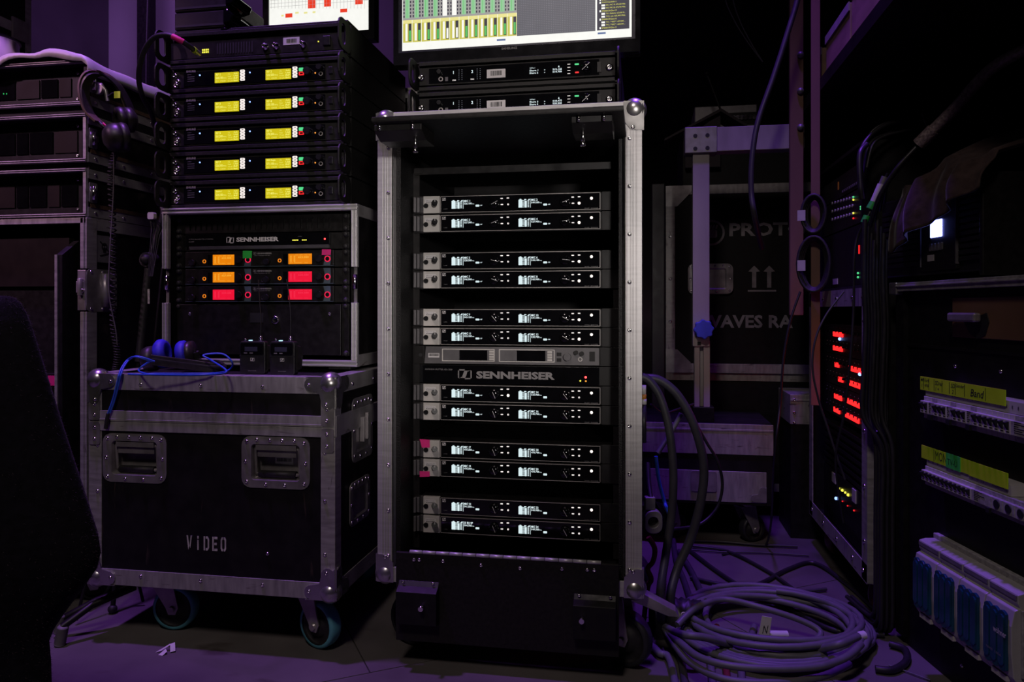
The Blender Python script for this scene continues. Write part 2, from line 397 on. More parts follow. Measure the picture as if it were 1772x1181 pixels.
# ------------------------------------------------------------------ shared hardware
RIV = MB().lathe([(0.0046, 0), (0.0044, -0.0012), (0.0032, -0.0026), (0.0016, -0.0030), (0.0014, -0.0018), (0, -0.0018)], (0, 0, 0), 'y', 10).mesh('rivet', K['chrome'])
def rivets(parent, pts, y, rot=None, sc=None):
    for p in pts: inst(RIV, 'rivet', parent, (p[0], y, p[1]), rot, sc)
def Lbar(b, ax, a0, b0, da, db, t0, t1, pw, t=0.0022):
    b.prism([(a0 - da * t, b0 - db * t), (a0 + da * pw, b0 - db * t), (a0 + da * pw, b0), (a0, b0), (a0, b0 + db * pw), (a0 - da * t, b0 + db * pw)], t0, t1, ax)
    return b
def castor(parent, x, y, ztop, r, tyre, rz=0.0, wd_=0.030):
    """swivel castor: top plate, fork, wheel with coloured tyre"""
    zc = r; b = MB()
    b.box(-0.045, 0.045, -0.04, 0.04, ztop - 0.005 , ztop)
    b.cyl((0, 0, 0), 0.028, ztop - 0.02, ztop - 0.004, 'z', 16)
    off = 0.03
    for s in (-1, 1):
        yy = s * (wd_ / 2 + 0.006)
        b.prism([(-0.030, ztop - 0.018), (0.03, ztop - 0.018), (off + 0.016, zc + 0.004), (off + 0.009, zc - 0.013), (off - 0.009, zc - 0.013), (off - 0.016, zc + 0.004)], yy - 0.0018, yy + 0.0018, 'y')
    b.cyl((off, 0, zc), 0.008, -wd_ / 2 - 0.014, wd_ / 2 + 0.014, 'y', 10)
    b.box(-0.03, 0.03, -wd_ / 2 - 0.007, wd_ / 2 + 0.007, ztop - 0.022, ztop - 0.018)
    b.rot(rz).mov((x, y, 0)); f = b.build('castor_fork', K['steel'], parent)
    w = MB().lathe([(0.004, -wd_ / 2), (r * .45, -wd_ / 2), (r * .5, -wd_ / 2 + .006), (r * .8, -wd_ / 2 + .006), (r * .84, -wd_ / 2), (r * .84, wd_ / 2), (r * .5, wd_ / 2 - .006), (0.004, wd_ / 2)], (off, 0, zc), 'y', 24)
    w.rot(rz).mov((x, y, 0)).build('wheel', K['rub'], f)
    t = MB().lathe([(r * .83, -wd_ / 2 - .001), (r * .95, -wd_ / 2 - .001), (r, -wd_ / 2 + .006), (r, wd_ / 2 - .006), (r * .95, wd_ / 2 + .001), (r * .83, wd_ / 2 + .001)], (off, 0, zc), 'y', 28)
    t.rot(rz).mov((x, y, 0)).build('tyre', tyre, f)
K['tyre_blue'] = mat('blue_tyre', (0.10, 0.34, 0.42), 0.55, 0, 0.15, 30)
K['tyre_dark'] = mat('dark_tyre', (0.02, 0.02, 0.028), 0.5, 0, 0.15, 30)
K['tyre_red'] = mat('brown_red_tyre', (0.12, 0.035, 0.03), 0.4, 0, 0.2, 30)

# ------------------------------------------------------------------ the tall rack case in the middle
OR = Vector((-0.589, 1.62, 0)); frR = Fr(OR); RW, RD, RZ0, RZ1 = 0.580, 0.62, 0.190, 1.238
rk = thing('rack_case', 'tall open rack flight case with bright aluminium front edges and steel ball corners', 'flight case', OR)
K['foam'] = mat('perforated_black_liner', (0.007, 0.0065, 0.007), 0.5, 0.1, 0.97, 330, 0.9, spec=.4)
MB().box(0.004, 0.014, 0.002, RD, RZ0 + .004, RZ1 - .004).build('side_panel', K['ply2'], rk)
MB().box(RW - .014, RW - .004, 0.002, RD, RZ0 + .004, RZ1 - .004).build('side_panel', K['ply2'], rk)
MB().box(0.014, RW - .014, 0.03, RD, RZ1 - .014, RZ1 - .004).build('top_panel', K['ply2'], rk)
MB().box(0.014, RW - .014, 0.03, RD, RZ0 + .004, RZ0 + .020).build('bottom_panel', K['ply2'], rk)
MB().box(0.014, RW - .014, RD - .012, RD - .002, RZ0 + .02, RZ1 - .014).build('back_panel', K['ply2'], rk)
pw = 0.034
for s in (0, 1):
    x0 = 0 if s == 0 else RW; d = 1 if s == 0 else -1
    b = Lbar(MB(), 'z', x0, 0.0, d, 1, RZ0 + .03, RZ1 - .03, pw, 0.004)
    for u in (0.0065, 0.0135, 0.0185, 0.0265):
        xx = x0 + d * u; b.box(min(xx, xx + d * .0022), max(xx, xx + d * .0022), -0.0052, -0.004, RZ0 + .03, RZ1 - .03)
    xi = x0 + d * pw; b.box(min(xi, xi - d * .004), max(xi, xi - d * .004), -0.004, 0.018, RZ0 + .03, RZ1 - .03)
    b.build('edge_profile', K['alu'], rk, 0.0008)
    xi = x0 + d * (pw + .0005)
    MB().box(min(xi, xi + d * .011), max(xi, xi + d * .011), 0.012, 0.50, RZ0 + .03, RZ1 - .02).build('liner', K['foam'], rk)
    zs = [RZ0 + .055 + i * (RZ1 - RZ0 - .13) / 9 for i in range(10)]
    rivets(rk, [(x0 + d * .022, z) for z in zs], -0.0050)
b = Lbar(MB(), 'x', 0.0, RZ1, 1, -1, .02, RW - .02, .030, 0.004); b.build('edge_profile', K['alu'], rk, 0.0008)
b = Lbar(MB(), 'x', 0.0, RZ0, 1, 1, .02, RW - .02, .030, 0.004); b.build('edge_profile', K['alu'], rk, 0.0008)
for s in (0, 1):
    for e in (0, 1):
        x0 = RW * s; d = 1 - 2 * s; z0 = RZ0 if e == 0 else RZ1; q = 1 - 2 * e
        b = MB().sph((x0 + d * .012, .012, z0 + q * .012), 0.026, 20, 12)
        L = 0.062
        pl = [(0, 0), (L * .62, 0), (L * .62, L * .35), (L * .60, L * .7), (L * .40, L * .95), (L * .2, L), (0, L)]
        b.prism([(x0 + d * a - d * .004, z0 + q * c - q * .004) for a, c in pl], -0.0075, -0.0035)
        b.prism([(-.004 + a, z0 + q * c - q * .004) for a, c in pl], x0 - d * .008, x0 - d * .004, 'x')
        b.build('ball_corner', K['ball'], rk)
        rivets(rk, [(x0 + d * .015, z0 + q * .052)], -0.0072)
for s in (0, 1):
    xr = 0.049 - .004 if s == 0 else RW - .049 - .012
    MB().box(xr, xr + .016, .106, .110, RZ0 + .04, 1.125).build('rack_rail', K['blk2'], rk)
K['screw'] = K['chrome']
# the lid, pulled out over the opening
lz = 1.166
ld = MB().box(frR.x(643, -.22), frR.x(1079, -.22), -.22, .28, lz, lz + .010).build('pulled_out_lid', K['lid'], rk, 0.001, label='black lid pulled out over the rack opening')
for px0, px1, py in ((652, 733, 222), (990, 1060, 210)):
    xa, xb = frR.x(px0, -.18), frR.x(px1, -.18)
    la = MB().prism([(-.195, lz), (-.195, lz - .012), (-.16, lz - .026), (-.10, lz - .026), (-.10, lz)], xa, xb, 'x').build('lid_latch', K['blk2'], ld, 0.001)
    xm = xb - .02 if px0 < 800 else xa + .02
    MB().cyl((xm, -.17, 0), .0035, lz - .046, lz - .018, 'z', 10).cyl((xm, -.17, 0), .005, lz - .052, lz - .044, 'z', 10).build('latch_pin', K['chrome'], ld)
    for xx in (xa + .015, xb - .015):
        MB().cyl((xx, -.205, 0), .0032, lz - .010, lz, 'z', 8).sph((xx, -.205, lz - .010), .0034, 8, 6).build('bolt', K['chrome'], ld)
# aluminium strip on the lid front
MB().box(frR.x(643, -.22), frR.x(1079, -.22), -.2215, -.2195, lz + .002, lz + .0075).build('lid_edge', K['blk2'], ld)
# drop door in front of the foot
dx0, dx1, dz0, dz1 = frR.x(686, -.012), frR.x(1071, -.012), 0.062, 0.258
dd = MB().box(dx0, dx1, -.016, -.006, dz0, dz1).build('drop_door', K['lid'], rk, 0.0012, label='black drop door hanging in front of the rack foot')
nh = 14; hx0, hx1 = frR.x(709, -.016), frR.x(1041, -.016)
for i in range(nh):
    a = hx0 + (hx1 - hx0) * i / nh; c = hx0 + (hx1 - hx0) * (i + 1) / nh - .0012
    MB().cyl((0, -.014, dz1 + .002), .0042, a, c, 'x', 8).build('hinge_knuckle', K['alu'], dd)
rivets(dd, [(dx0 + (dx1 - dx0) * t, dz1 - .017 + .003 * math.sin(t * 9)) for t in (.085, .11, .22, .395, .57, .755, .865, .895)], -.016)
for px0, px1, py0, py1, pn in ((687, 757, 1012, 1080, (730, 1052)), (992, 1066, 1036, 1106, (1007, 1073))):
    xa, za = frR.p(px0, py1, -.03); xb, zb = frR.p(px1, py0, -.03)
    bx = MB().prism([(-.016, zb), (-.016, za), (-.040, za + .004), (-.040, zb - .018), (-.024, zb - .010)], xa, xb, 'x').build('latch_box', K['blk'], dd, 0.0012)
    xp, zp = frR.p(pn[0], pn[1], -.045)
    MB().cyl((xp, 0, zp), .0055, -.056, -.04, 'y', 12).build('latch_pin', K['chrome'], dd)
    rivets(dd, [(xa + .012, zb - .002), (xb - .012, zb - .002), (xa + .012, za + .002), (xb - .012, za + .002)], -.0235, None, (.8, .8, .8))
for cx_, cy_ in ((0.075, 0.10), (RW - .06, 0.10), (0.075, RD - .1), (RW - .06, RD - .1)):
    castor(rk, cx_, cy_, RZ0 + .002, 0.062, K['tyre_dark'], R(160) if cx_ < .2 else R(-25))
MB().prism([(RW - .02, .196), (RW + .075, .150), (RW + .082, .138), (RW + .06, .138), (RW - .02, .166)], 0.03, .065).build('brake_lever', K['steel'], rk, .001)

# shelf above the first receiver
O_D = Vector((-0.540, 1.722, 0))
sh = thing('rack_shelf', 'shallow black rack shelf above the receiver showing MIC 1', 'rack shelf', (O_D.x, O_D.y, 1.119))
MB().box(0, .4826, 0, .0025, 0, .0165).box(.012, .470, .0025, .19, 0, .0016).build('tray', K['blk2'], sh, .0004)
MB().box(.0, .02, -.003, .0, .003, .013).build('ear', K['blk2'], sh)

# ------------------------------------------------------------------ two-channel receivers in the tall rack
CU = 2.93e-4
def U(cx): return (cx - 78) * CU
ZT = 0.0412          # display rim top above the unit's base
def V(dy): return ZT - dy * 2.94e-4
K['sock'] = mat('socket_black', (0.008, 0.008, 0.009), 0.35, 0, 0.2, 60)
K['purp'] = mat('dark_grey_side', (0.04, 0.038, 0.04), 0.45, 0, 0.2, 60)
def rec_proto():
    t = thing('wireless_receiver', '', 'receiver', (0, 0, 0))
    MB().box(.016, .466, .004, .26, .001, .0425).build('chassis', K['blk'], t)
    for a, c in ((0.0, .0165), (.4445, .4826)):
        MB().box(a, c, 0, .004, .0005, .0435).build('rack_ear', K['blk'], t, .0004)
    MB().box(U(83), U(103), -.012, 0, .004, .040).box(U(106), U(128), -.007, 0, .004, .040).build('front_handle', K['mid'], t, .001)
    MB().prism([(.0, 0), (-.006, .004), (-.006, .040), (0, .0435)], U(135), U(160), 'x').build('side_wedge', K['purp'], t)
    MB().box(U(160), U(296), -.006, .004, .002, .0425).build('grey_panel', K['grey'], t, .0006)
    MB().ring(circ(U(183), V(73), .0058, 16), circ(U(183), V(73), .0044, 16), -.008, -.006).cyl((U(183), 0, V(73)), .0044, -.0066, -.006, 'y', 14).build('headphone_socket', K['sock'], t)
    kb = MB().cyl((0, 0, 0), .0066, -.018, 0, 'y', 16).rot(R(-14), 'X').rot(R(22), 'Z').mov((U(250), -.006, V(68))).build('volume_knob', K['sock'], t)
    MB().box(-.0006, .0006, -.0186, -.0178, .001, .006).rot(R(-14), 'X').rot(R(22), 'Z').mov((U(250), -.006, V(68))).build('knob_mark', K['white'], kb)
    x0, x1, z0, z1 = U(303), U(1583), .0025, ZT
    MB().box(x0 + .001, x1 - .001, -.004, .003, z0 + .001, z1 - .001).build('display_panel', K['gloss'], t)
    MB().ring(rrect(x0, x1, z0, z1, .0018, 2), rrect(x0 + .0011, x1 - .0011, z0 + .0011, z1 - .0011, .0010, 2), -.0052, .003).build('display_rim', K['rim'], t)
    MB().box(x0, x1, -.0035, .003, z1 + .0003, z1 + .0016).build('top_lip', K['blk2'], t)
    lg = slogo(MB(), U(318), V(34), .0080, .0066, -.004).build('emblem', K['white'], t)
    text('D 6000', K['dimwhite'], t, U(330), -.0045, V(104), w=.0085, h=.0018)
    text('EM 6000   SENNHEISER', K['dimwhite'], t, U(1462), -.0045, V(124), w=.031, h=.0019)
    for k, off in ((0, 0), (1, 545)):
        b = MB(); dy = 0 if k == 0 else 4
        y0, y1 = -.0050, -.0041
        b.box(U(395 + off), U(425 + off), y0, y1, V(100 + dy), V(38 + dy)); b.box(U(403 + off), U(417 + off), y0, y1, V(38 + dy), V(32 + dy))
        b.box(U(444 + off), U(460 + off), y0, y1, V(100 + dy), V(48 + dy)); b.box(U(440 + off), U(457 + off), y0, y1, V(42 + dy), V(34 + dy))
        for i in range(6):
            zz = 98 - i * 10 + dy
            b.box(U(425 + off), U(437 + off), y0, y1, V(zz), V(zz - 4)); b.box(U(467 + off), U(478 + off), y0, y1, V(zz), V(zz - 6))
            b.box(U(437 + off), U(444 + off), y0, y1, V(zz - 2), V(zz - 5))
        b.prism([(U(470 + off), V(42 + dy)), (U(484 + off), V(42 + dy)), (U(484 + off), V(34 + dy)), (U(476 + off), V(34 + dy))], y0, y1)
        b.box(U(488 + off), U(491 + off), y0, y1, V(102 + dy), V(32 + dy))
        b.prism(rrect(U(592 + off), U(622 + off), V(88 + dy), V(73 + dy), .0012, 2), y0, y1)
        b.build('meter_display', K['oled'], t, kind='stuff')
        xc = U(742) if k == 0 else U(1308); zc = V(66)
        dl = MB().lathe([(.0, -.0115), (.0095, -.0115), (.0112, -.0095), (.0114, -.004)], (xc, 0, zc), 'y', 22).build('menu_dial', K['gloss'], t)
        for j, (cx, cy) in enumerate(((804, 27), (854, 25), (806, 75))):
            cx2 = cx + (565 if k else 0)
            MB().prism(rrect(U(cx2 - 10), U(cx2 + 10), V(cy + 5 + 4 * k), V(cy - 3 + 4 * k), .0009, 2), -.0052, -.004).build('button', K['ledp'], t)
    MB().lathe([(0, -.0056), (.0028, -.0054), (.0034, -.004)], (U(1515), 0, V(44)), 'y', 12).build('power_light', K['ledw'], t)
    return t
mics = [(0, 'MIC 1', '526.100', 'MIC 2', '549.500', 28, 20, 1, 1), (1, 'MIC 3', '527.300', 'MIC 4', '527.900', 20, 8, 1, 1),
        (3, 'MIC 5', '528.500', 'MIC 6', '544.100', -14, -6, 1, 1), (4, 'MIC 7', '546.500', 'MIC 8', '543.900', -22, -10, 1, 1),
        (6, 'MIC 9', '543.100', 'MIC 10', '531.500', -50, -28, 1, 1), (7, 'MIC 11', '532.100', 'MIC 12', '530.700', -55, -32, 1, 1),
        (10, 'MIC 13', '533.300', 'MIC 14', '533.900', -66, -52, 1, 0), (11, 'MIC 15', '534.500', 'MIC 16', '540.700', -67, -54, 1, 0),
        (13, 'MIC 17', '470.200', 'MIC 18', '470.700', -66, -60, 0, 0), (14, 'MIC 19', '470.300', 'MIC 20', '470.700', -66, -60, 0, 0),
        (16, 'MIC 21', '541.500', 'MIC 22', '543.900', -66, -60, 0, 0), (17, '23 BU SP', '544.700', 'MIC 24', '549.300', -66, -60, 0, 0)]
SLOT0 = 1.0656 - ZT
RL = ['directly under the shallow rack shelf', 'lower half of the topmost pair', 'upper half of the second pair down', 'lower half of the second pair down',
      'two above the dark grey receiver', 'resting on the dark grey receiver', 'directly under the antenna splitter', 'second below the antenna splitter',
      'pink tape on its upper grey corner', 'pink tape on its lower grey corner', 'upper half of the lowest pair', 'lowest of all above the drop door']
rp = rec_proto(); tree = kids(rp)
for n, (u, c1, f1, c2, f2, d1, d2, s1, s2) in enumerate(mics):
    loc = (O_D.x, O_D.y, SLOT0 - u * .04445)
    lab = 'rack receiver showing %s and %s, %s' % (c1, c2, RL[n])
    if n == 0: t = rp; t.location = loc; t['label'] = lab
    else: t = dup(rp, loc, None, lab, tree)
    t['group'] = 'receivers in the tall rack'
for n, (u, c1, f1, c2, f2, d1, d2, s1, s2) in enumerate(mics):
    t = [o for o in bpy.data.objects if o.get('group') == 'receivers in the tall rack' and abs(o.location.z - (SLOT0 - u * .04445)) < .001][0]
    for k, (c, f, dg, sub) in enumerate(((c1, f1, d1, s1), (c2, f2, d2, s2))):
        off = 545 * k; dy = 4 * k
        text(c, K['oledw'], t, U(497 + off), -.0048, V(50 + dy), w=.0145 if len(c) < 6 else .0165 if len(c) < 7 else .0215, h=.0050, bold=.018)
        text(f, K['oledw'], t, U(497 + off), -.0048, V(69 + dy), w=.0185, h=.0042, bold=.018)
        text('MHz', K['oledw'], t, U(563 + off), -.0048, V(69 + dy), w=.0052, h=.0022)
        if sub: text('-37' if k == 0 else '-38', K['oledw'], t, U(626 + off), -.0048, V(84 + dy), w=.0062, h=.0026, bold=.02)
        xc = U(742) if k == 0 else U(1308); zc = V(66)
        L = .0105
        MB().box(-L * .55, L, -.0122, -.0116, -.00045, .00045).rot(-R(dg), 'Y').mov((xc, 0, zc)).build('dial_line', K['white'], t)  # white line painted in place of the reflection along the dial's edge
        lit = (k == 1 and s2) or (k == 0 and c1 == 'MIC 13')
        cx2 = 856 + (563 if k else 0)
        if lit: MB().lathe([(0, -.0058), (.0027, -.0056), (.0034, -.004)], (U(cx2), 0, V(76 + 4 * k)), 'y', 12).build('escape_button', K['ledw'], t)
        else: MB().ring(circ(U(cx2), V(76 + 4 * k), .0021, 10), circ(U(cx2), V(76 + 4 * k), .0009, 10), -.0052, -.004).build('escape_button', K['ledp'], t)
    if u not in (13,):
        rect(t, 'sticker', K['white'], U(176), U(264), V(50) , V(20), -.006, .0003)
        text('Eigentum der', K['ink'], t, U(184), -.0066, V(33), w=.0215, h=.0022)
        b = MB()
        for q in range(6): b.box(U(186 + q * 12), U(194 + q * 12), -.0066, -.0063, V(46), V(40))
        b.build('small_print', K['ink'], t, kind='stuff')
    if u == 13:
        MB().prism([(U(131), V(-12)), (U(214), V(-10)), (U(216), V(52)), (U(150), V(56))], -.0075, -.0062).build('pink_tape', K['tapep'], t)
    if u == 14:
        MB().prism([(U(131), V(96)), (U(214), V(94)), (U(216), V(136)), (U(131), V(142))], -.0075, -.0062).build('pink_tape', K['tapep'], t)

# dark grey receiver with two windows (no lit display)
t = thing('wireless_receiver', 'dark grey rack receiver with two unlit windows and a barcode sticker', 'receiver', (O_D.x, O_D.y, SLOT0 - 8 * .04445))
MB().box(.016, .466, .004, .26, .001, .0425).build('chassis', K['blk'], t)
MB().box(0, U(155), 0, .004, .0005, .0435).build('rack_ear', K['blk2'], t, .0004)
MB().cyl((U(132), 0, .022), .0045, -.001, .0005, 'y', 14).build('ear_hole', K['ink'], t)
MB().box(U(1580), .4826, 0, .004, .0005, .0435).build('rack_ear', K['blk'], t, .0004)
MB().prism([(U(165), .002), (U(1575), .002), (U(1575), .0425), (U(180), .0425)], -.004, .004).build('front_panel', K['mid'], t, .0006)
for a, c in ((315, 748), (782, 1228)):
    w_ = MB().ring(rrect(U(a), U(c), .008, .0375, .001, 2), rrect(U(a + 8), U(c - 8), .0100, .0355, .0008, 2), -.0052, -.004).build('window_frame', K['grey'], t)
    rect(t, 'window_plate', K['mid'], U(a + 22), U(a + 142), .011, .0345, -.004, .0009)
    rect(t, 'dark_display', K['gloss'], U(a + 145), U(a + 372), .011, .0345, -.004, .0010)
    for i in range(4): rect(t, 'button', K['grey'], U(a + 388), U(a + 426), .0112 + i * .006, .0160 + i * .006, -.004, .0014)
rect(t, 'barcode_sticker', K['white'], U(200), U(292), .0165, .0265, -.004, .0003)
b = MB(); rr_ = random.Random(3); x = U(206)
while x < U(286):
    w_ = rr_.choice((.0004, .0007, .0011)); b.box(x, x + w_, -.0047, -.0043, .0195, .0255); x += w_ + rr_.choice((.0005, .0008))
b.build('barcode', K['ink'], t, kind='stuff')
MB().cyl((U(1328), 0, .021), .0088, -.014, -.004, 'y', 20).build('menu_knob', K['mid'], t, .001)
for cx in (1262,):
    for zz in (.014, .027): rect(t, 'button', K['blk2'], U(cx - 18), U(cx + 18), zz - .004, zz + .004, -.004, .0015)
for cx, zz in ((1395, .031), (1440, .029)): MB().cyl((U(cx), 0, zz), .0052, -.011, -.004, 'y', 14).build('volume_knob', K['blk2'], t)
MB().ring(circ(U(1428), .016, .0052, 14), circ(U(1428), .016, .0034, 14), -.0065, -.004).build('headphone_socket', K['grey'], t)
rect(t, 'power_switch', K['blk'], U(1500), U(1542), .012, .034, -.004, .002)

# antenna splitter with the big lettering
t = thing('antenna_splitter', 'black rack antenna splitter with large grey lettering and a red light', 'rack unit', (O_D.x, O_D.y, SLOT0 - 9 * .04445))
MB().box(.016, .466, .004, .22, .001, .0425).build('chassis', K['blk'], t)
MB().box(0, .4826, .001, .004, .0005, .0435).build('rack_ear', K['blk'], t, .0004)
MB().box(U(128), U(1575), -.004, .002, .0015, .0425).build('front_panel', K['gloss'], t, .0006)
slogo(MB(), U(446), .0105, U(560) - U(446), .0235, -.004).build('emblem', K['dimwhite'], t)
text('SENNHEISER', K['dimwhite'], t, U(597), -.0045, .0125, w=U(1228) - U(597), h=.0175, bold=.045)
text('ANTENNA SPLITTER ASA 3000', K['dimwhite'], t, U(172), -.0045, .031, w=U(400) - U(172), h=.0038)
MB().sph((U(1470), -.004, .0195), .0026, 12, 8).build('red_light', K['ledr'], t)
MB().sph((U(1428), -.004, .0112), .0020, 10, 8).build('green_light', K['ledy'], t)
MB().sph((U(1471), -.004, .0108), .0020, 10, 8).build('amber_light', K['ledo'], t)

# ------------------------------------------------------------------ flight case hardware
def panel_holes(b, x0, x1, z0, z1, y0, y1, holes):
    x = x0
    for hx0, hx1, hz0, hz1 in sorted(holes):
        b.box(x, hx0, y0, y1, z0, z1); b.box(hx0, hx1, y0, y1, z0, hz0); b.box(hx0, hx1, y0, y1, hz1, z1); x = hx1
    b.box(x, x1, y0, y1, z0, z1); return b
def dish_parts(x0, x1, z0, z1, deep=0.028):
    """recessed handle: flanged dish, spring plate and grip bar; returns (name, builder, material)"""
    w = x1 - x0; h = z1 - z0; i0, i1, j0, j1 = x0 + w * .145, x1 - w * .145, z0 + h * .15, z1 - h * .15
    b = MB(); L0 = rrect(x0, x1, z0, z1, w * .13, 4); L1 = rrect(i0, i1, j0, j1, w * .05, 4); L2 = rrect(i0 + .005, i1 - .005, j0 + .005, j1 - .005, w * .04, 4)
    n = len(L0); vs = [(a, -.0028, c) for a, c in L0] + [(a, -.0034, c) for a, c in L1] + [(a, deep, c) for a, c in L2] + [(a, -.0002, c) for a, c in L0]
    fs = []
    for i in range(n):
        j = (i + 1) % n; fs += [(i, j, n + j, n + i), (n + i, n + j, 2 * n + j, 2 * n + i), (3 * n + i, 3 * n + j, j, i)]
    fs.append(tuple(range(2 * n, 3 * n))); b.add(vs, fs)
    out = [('handle_dish', b, K['steel'])]
    g = MB().tube([(i0 + .006, .006, j1 - .012), (i0 + .006, .010, j0 + .016), (i0 + .010, .010, j0 + .010)], .0035, 8).tube([(i1 - .006, .006, j1 - .012), (i1 - .006, .010, j0 + .016), (i1 - .010, .010, j0 + .010)], .0035, 8)
    g.cyl((0, .008, j1 - .012), .0045, i0 + .004, i1 - .004, 'x', 10); g.cyl((0, .010, j0 + .012), .004, i0 + .006, i1 - .006, 'x', 10)
    out.append(('handle_bail', g, K['steel']))
    out.append(('handle_grip', MB().cyl((0, .010, j0 + .012), .0085, i0 + .014, i1 - .014, 'x', 14), K['rub']))
    p = MB().box(i0 + .012, i1 - .012, .004, .0055, j1 - .030, j1 - .016).box(i0 + .010, i1 - .010, -.0015, .004, j1 - .014, j1 - .002)
    out.append(('spring_plate', p, K['steel']))
    rv = []
    for t in (.08, .23, .42, .60, .78, .92): rv.append((x0 + w * t, z1 - h * (.07 if .1 < t < .9 else .11)))
    for t in (.08, .36, .64, .92): rv.append((x0 + w * t, z0 + h * (.07 if .1 < t < .9 else .11)))
    for s in (.06, .94): rv.append((x0 + w * s, z0 + h * .5))
    return out, rv
def corner_lobe(cx, cz, dx, dz, L):
    pts = [(0, 0), (L, 0)]
    for a in range(-80, 100, 30): pts.append((L * .80 + L * .22 * math.cos(R(a)), L * .24 + L * .22 * math.sin(R(a))))
    pts.append((L * .52, L * .52))
    for a in range(-10, 170, 30): pts.append((L * .24 + L * .22 * math.cos(R(a)), L * .80 + L * .22 * math.sin(R(a))))
    pts.append((0, L))
    return [(cx + dx * a, cz + dz * c) for a, c in pts]

# ------------------------------------------------------------------ VIDEO case
VY = 1.60
OV = Vector((onY(156, 800, VY).x, VY, 0)); frV = Fr(OV)
VW = frV.x(579); VD = 0.60; VZ0 = frV.z(555, 1036); VZ1 = frV.z(555, 655)
vc = thing('flight_case', 'black wheeled flight case with the stencilled word VIDEO and worn aluminium edges', 'flight case', OV)
pw = .036
zs0, zs1, zs2 = frV.z(400, 752), frV.z(400, 735), frV.z(400, 716)
h1 = (*frV.p(179, 833), *frV.p(289, 753)); h2 = (*frV.p(419, 843), *frV.p(537, 758))
H1 = (h1[0], h1[2], h1[1], h1[3]); H2 = (h2[0], h2[2], h2[1], h2[3])
def shrink(h): 
    w = h[1] - h[0]; q = h[3] - h[2]; return (h[0] + w * .14, h[1] - w * .14, h[2] + q * .14, h[3] - q * .14)
panel_holes(MB(), .004, VW - .004, VZ0 + .004, zs0, 0, .010, [shrink(H1), shrink(H2)]).build('front_panel', K['ply'], vc)
MB().box(.004, VW - .004, 0, .010, zs0, VZ1 - .004).build('lid_front_panel', K['ply'], vc)
MB().box(VW - .012, VW - .002, .010, VD, VZ0 + .004, VZ1 - .004).build('side_panel', K['ply'], vc)
MB().box(.002, .012, .010, VD, VZ0 + .004, VZ1 - .004).build('side_panel', K['ply'], vc)
MB().box(.012, VW - .012, .010, VD, VZ1 - .014, VZ1 - .003).build('lid_top_panel', K['ply'], vc)
MB().box(.012, VW - .012, .010, VD, VZ0 + .004, VZ0 + .014).build('bottom_panel', K['ply'], vc)
MB().box(.012, VW - .012, VD - .012, VD - .002, VZ0 + .014, VZ1 - .014).build('back_panel', K['ply'], vc)
Lbar(MB(), 'x', 0, VZ1, 1, -1, 0, VW, pw).build('edge_profile', K['alu_h'], vc, .0008)
Lbar(MB(), 'x', 0, VZ0, 1, 1, 0, VW, pw).build('edge_profile', K['alu_h'], vc, .0008)
for s in (0, 1):
    x0 = VW * s; d = 1 - 2 * s
    Lbar(MB(), 'z', x0, 0, d, 1, VZ0, zs0, pw * .9).build('edge_profile', K['alu_v'], vc, .0008)
    Lbar(MB(), 'z', x0, 0, d, 1, zs0 + .002, VZ1, pw * .9).build('edge_profile', K['alu_v'], vc, .0008)
    Lbar(MB(), 'y', x0, VZ1, d, -1, 0, VD, pw).build('edge_profile', K['alu_h'], vc, .0008)
    Lbar(MB(), 'y', x0, VZ0, d, 1, 0, VD, pw).build('edge_profile', K['alu_h'], vc, .0008)
    Lbar(MB(), 'z', x0, VD, d, -1, VZ0, VZ1, pw * .9).build('edge_profile', K['alu_v'], vc, .0008)
    MB().box(min(x0, x0 + d * .003) - (.003 if s == 0 else -.0), max(x0, x0 + d * .003) + (.0035 if s else 0), .002, VD, zs0, zs2).build('closure_profile', K['alu_h'], vc, .0008)
    # riveted hinge straps over the corner
    for za, zb in ((zs1 + .002, zs2 + .028), (zs0 - .034, zs1 - .002)):
        MB().prism(rrect(min(x0, x0 + d * .030), max(x0, x0 + d * .030), za, zb, .006, 3), -.0052, -.002).build('corner_strap', K['steel'], vc)
        rivets(vc, [(x0 + d * .016, za + (zb - za) * q) for q in (.25, .75)], -.0050)
b = MB().box(.028, VW - .028, -.0040, .0, zs0, zs1 - .0006).box(.028, VW - .028, -.0046, .0, zs1 + .0006, zs2)
b.box(.028, VW - .028, -.0052, -.004, zs1 + .004, zs1 + .0058)
b.build('closure_profile', K['alu_h'], vc, .0006)
for i in (0, 1):
    for e in (0, 1):
        x0 = VW * i; d = 1 - 2 * i; z0 = VZ0 if e == 0 else VZ1; q = 1 - 2 * e
        L = .072
        b = MB().sph((x0 + d * .014, .012, z0 + q * .012), .026, 20, 12)
        b.prism(corner_lobe(x0 - d * .003, z0 - q * .003, d, q, L), -.0062, -.0025)
        b.prism([(a, c) for a, c in corner_lobe(-.003, z0 - q * .003, 1, q, L)], x0 - d * .0062, x0 - d * .0025, 'x')
        b.build('ball_corner', K['ball'], vc)
        rivets(vc, [(x0 + d * L * .82, z0 + q * L * .22), (x0 + d * L * .24, z0 + q * L * .82)] if e == 0 or 1 else [], -.0062)
for hh in (H1, H2):
    pr, rv = dish_parts(*hh)
    for nm, b, m in pr: b.build(nm, m, vc)
    rivets(vc, rv, -.0030)
rivets(vc, [(VW * t, VZ1 - .022) for t in (.22, .47, .72)] + [(VW * t, VZ0 + .022) for t in (.22, .47, .72)], -.0022)
rivets(vc, [(VW - .022, VZ0 + t) for t in (.10, .22, .33)] + [(.022, VZ0 + t) for t in (.10, .22, .33)], -.0022)
rivets(vc, [frV.p(463, 959)], 0)
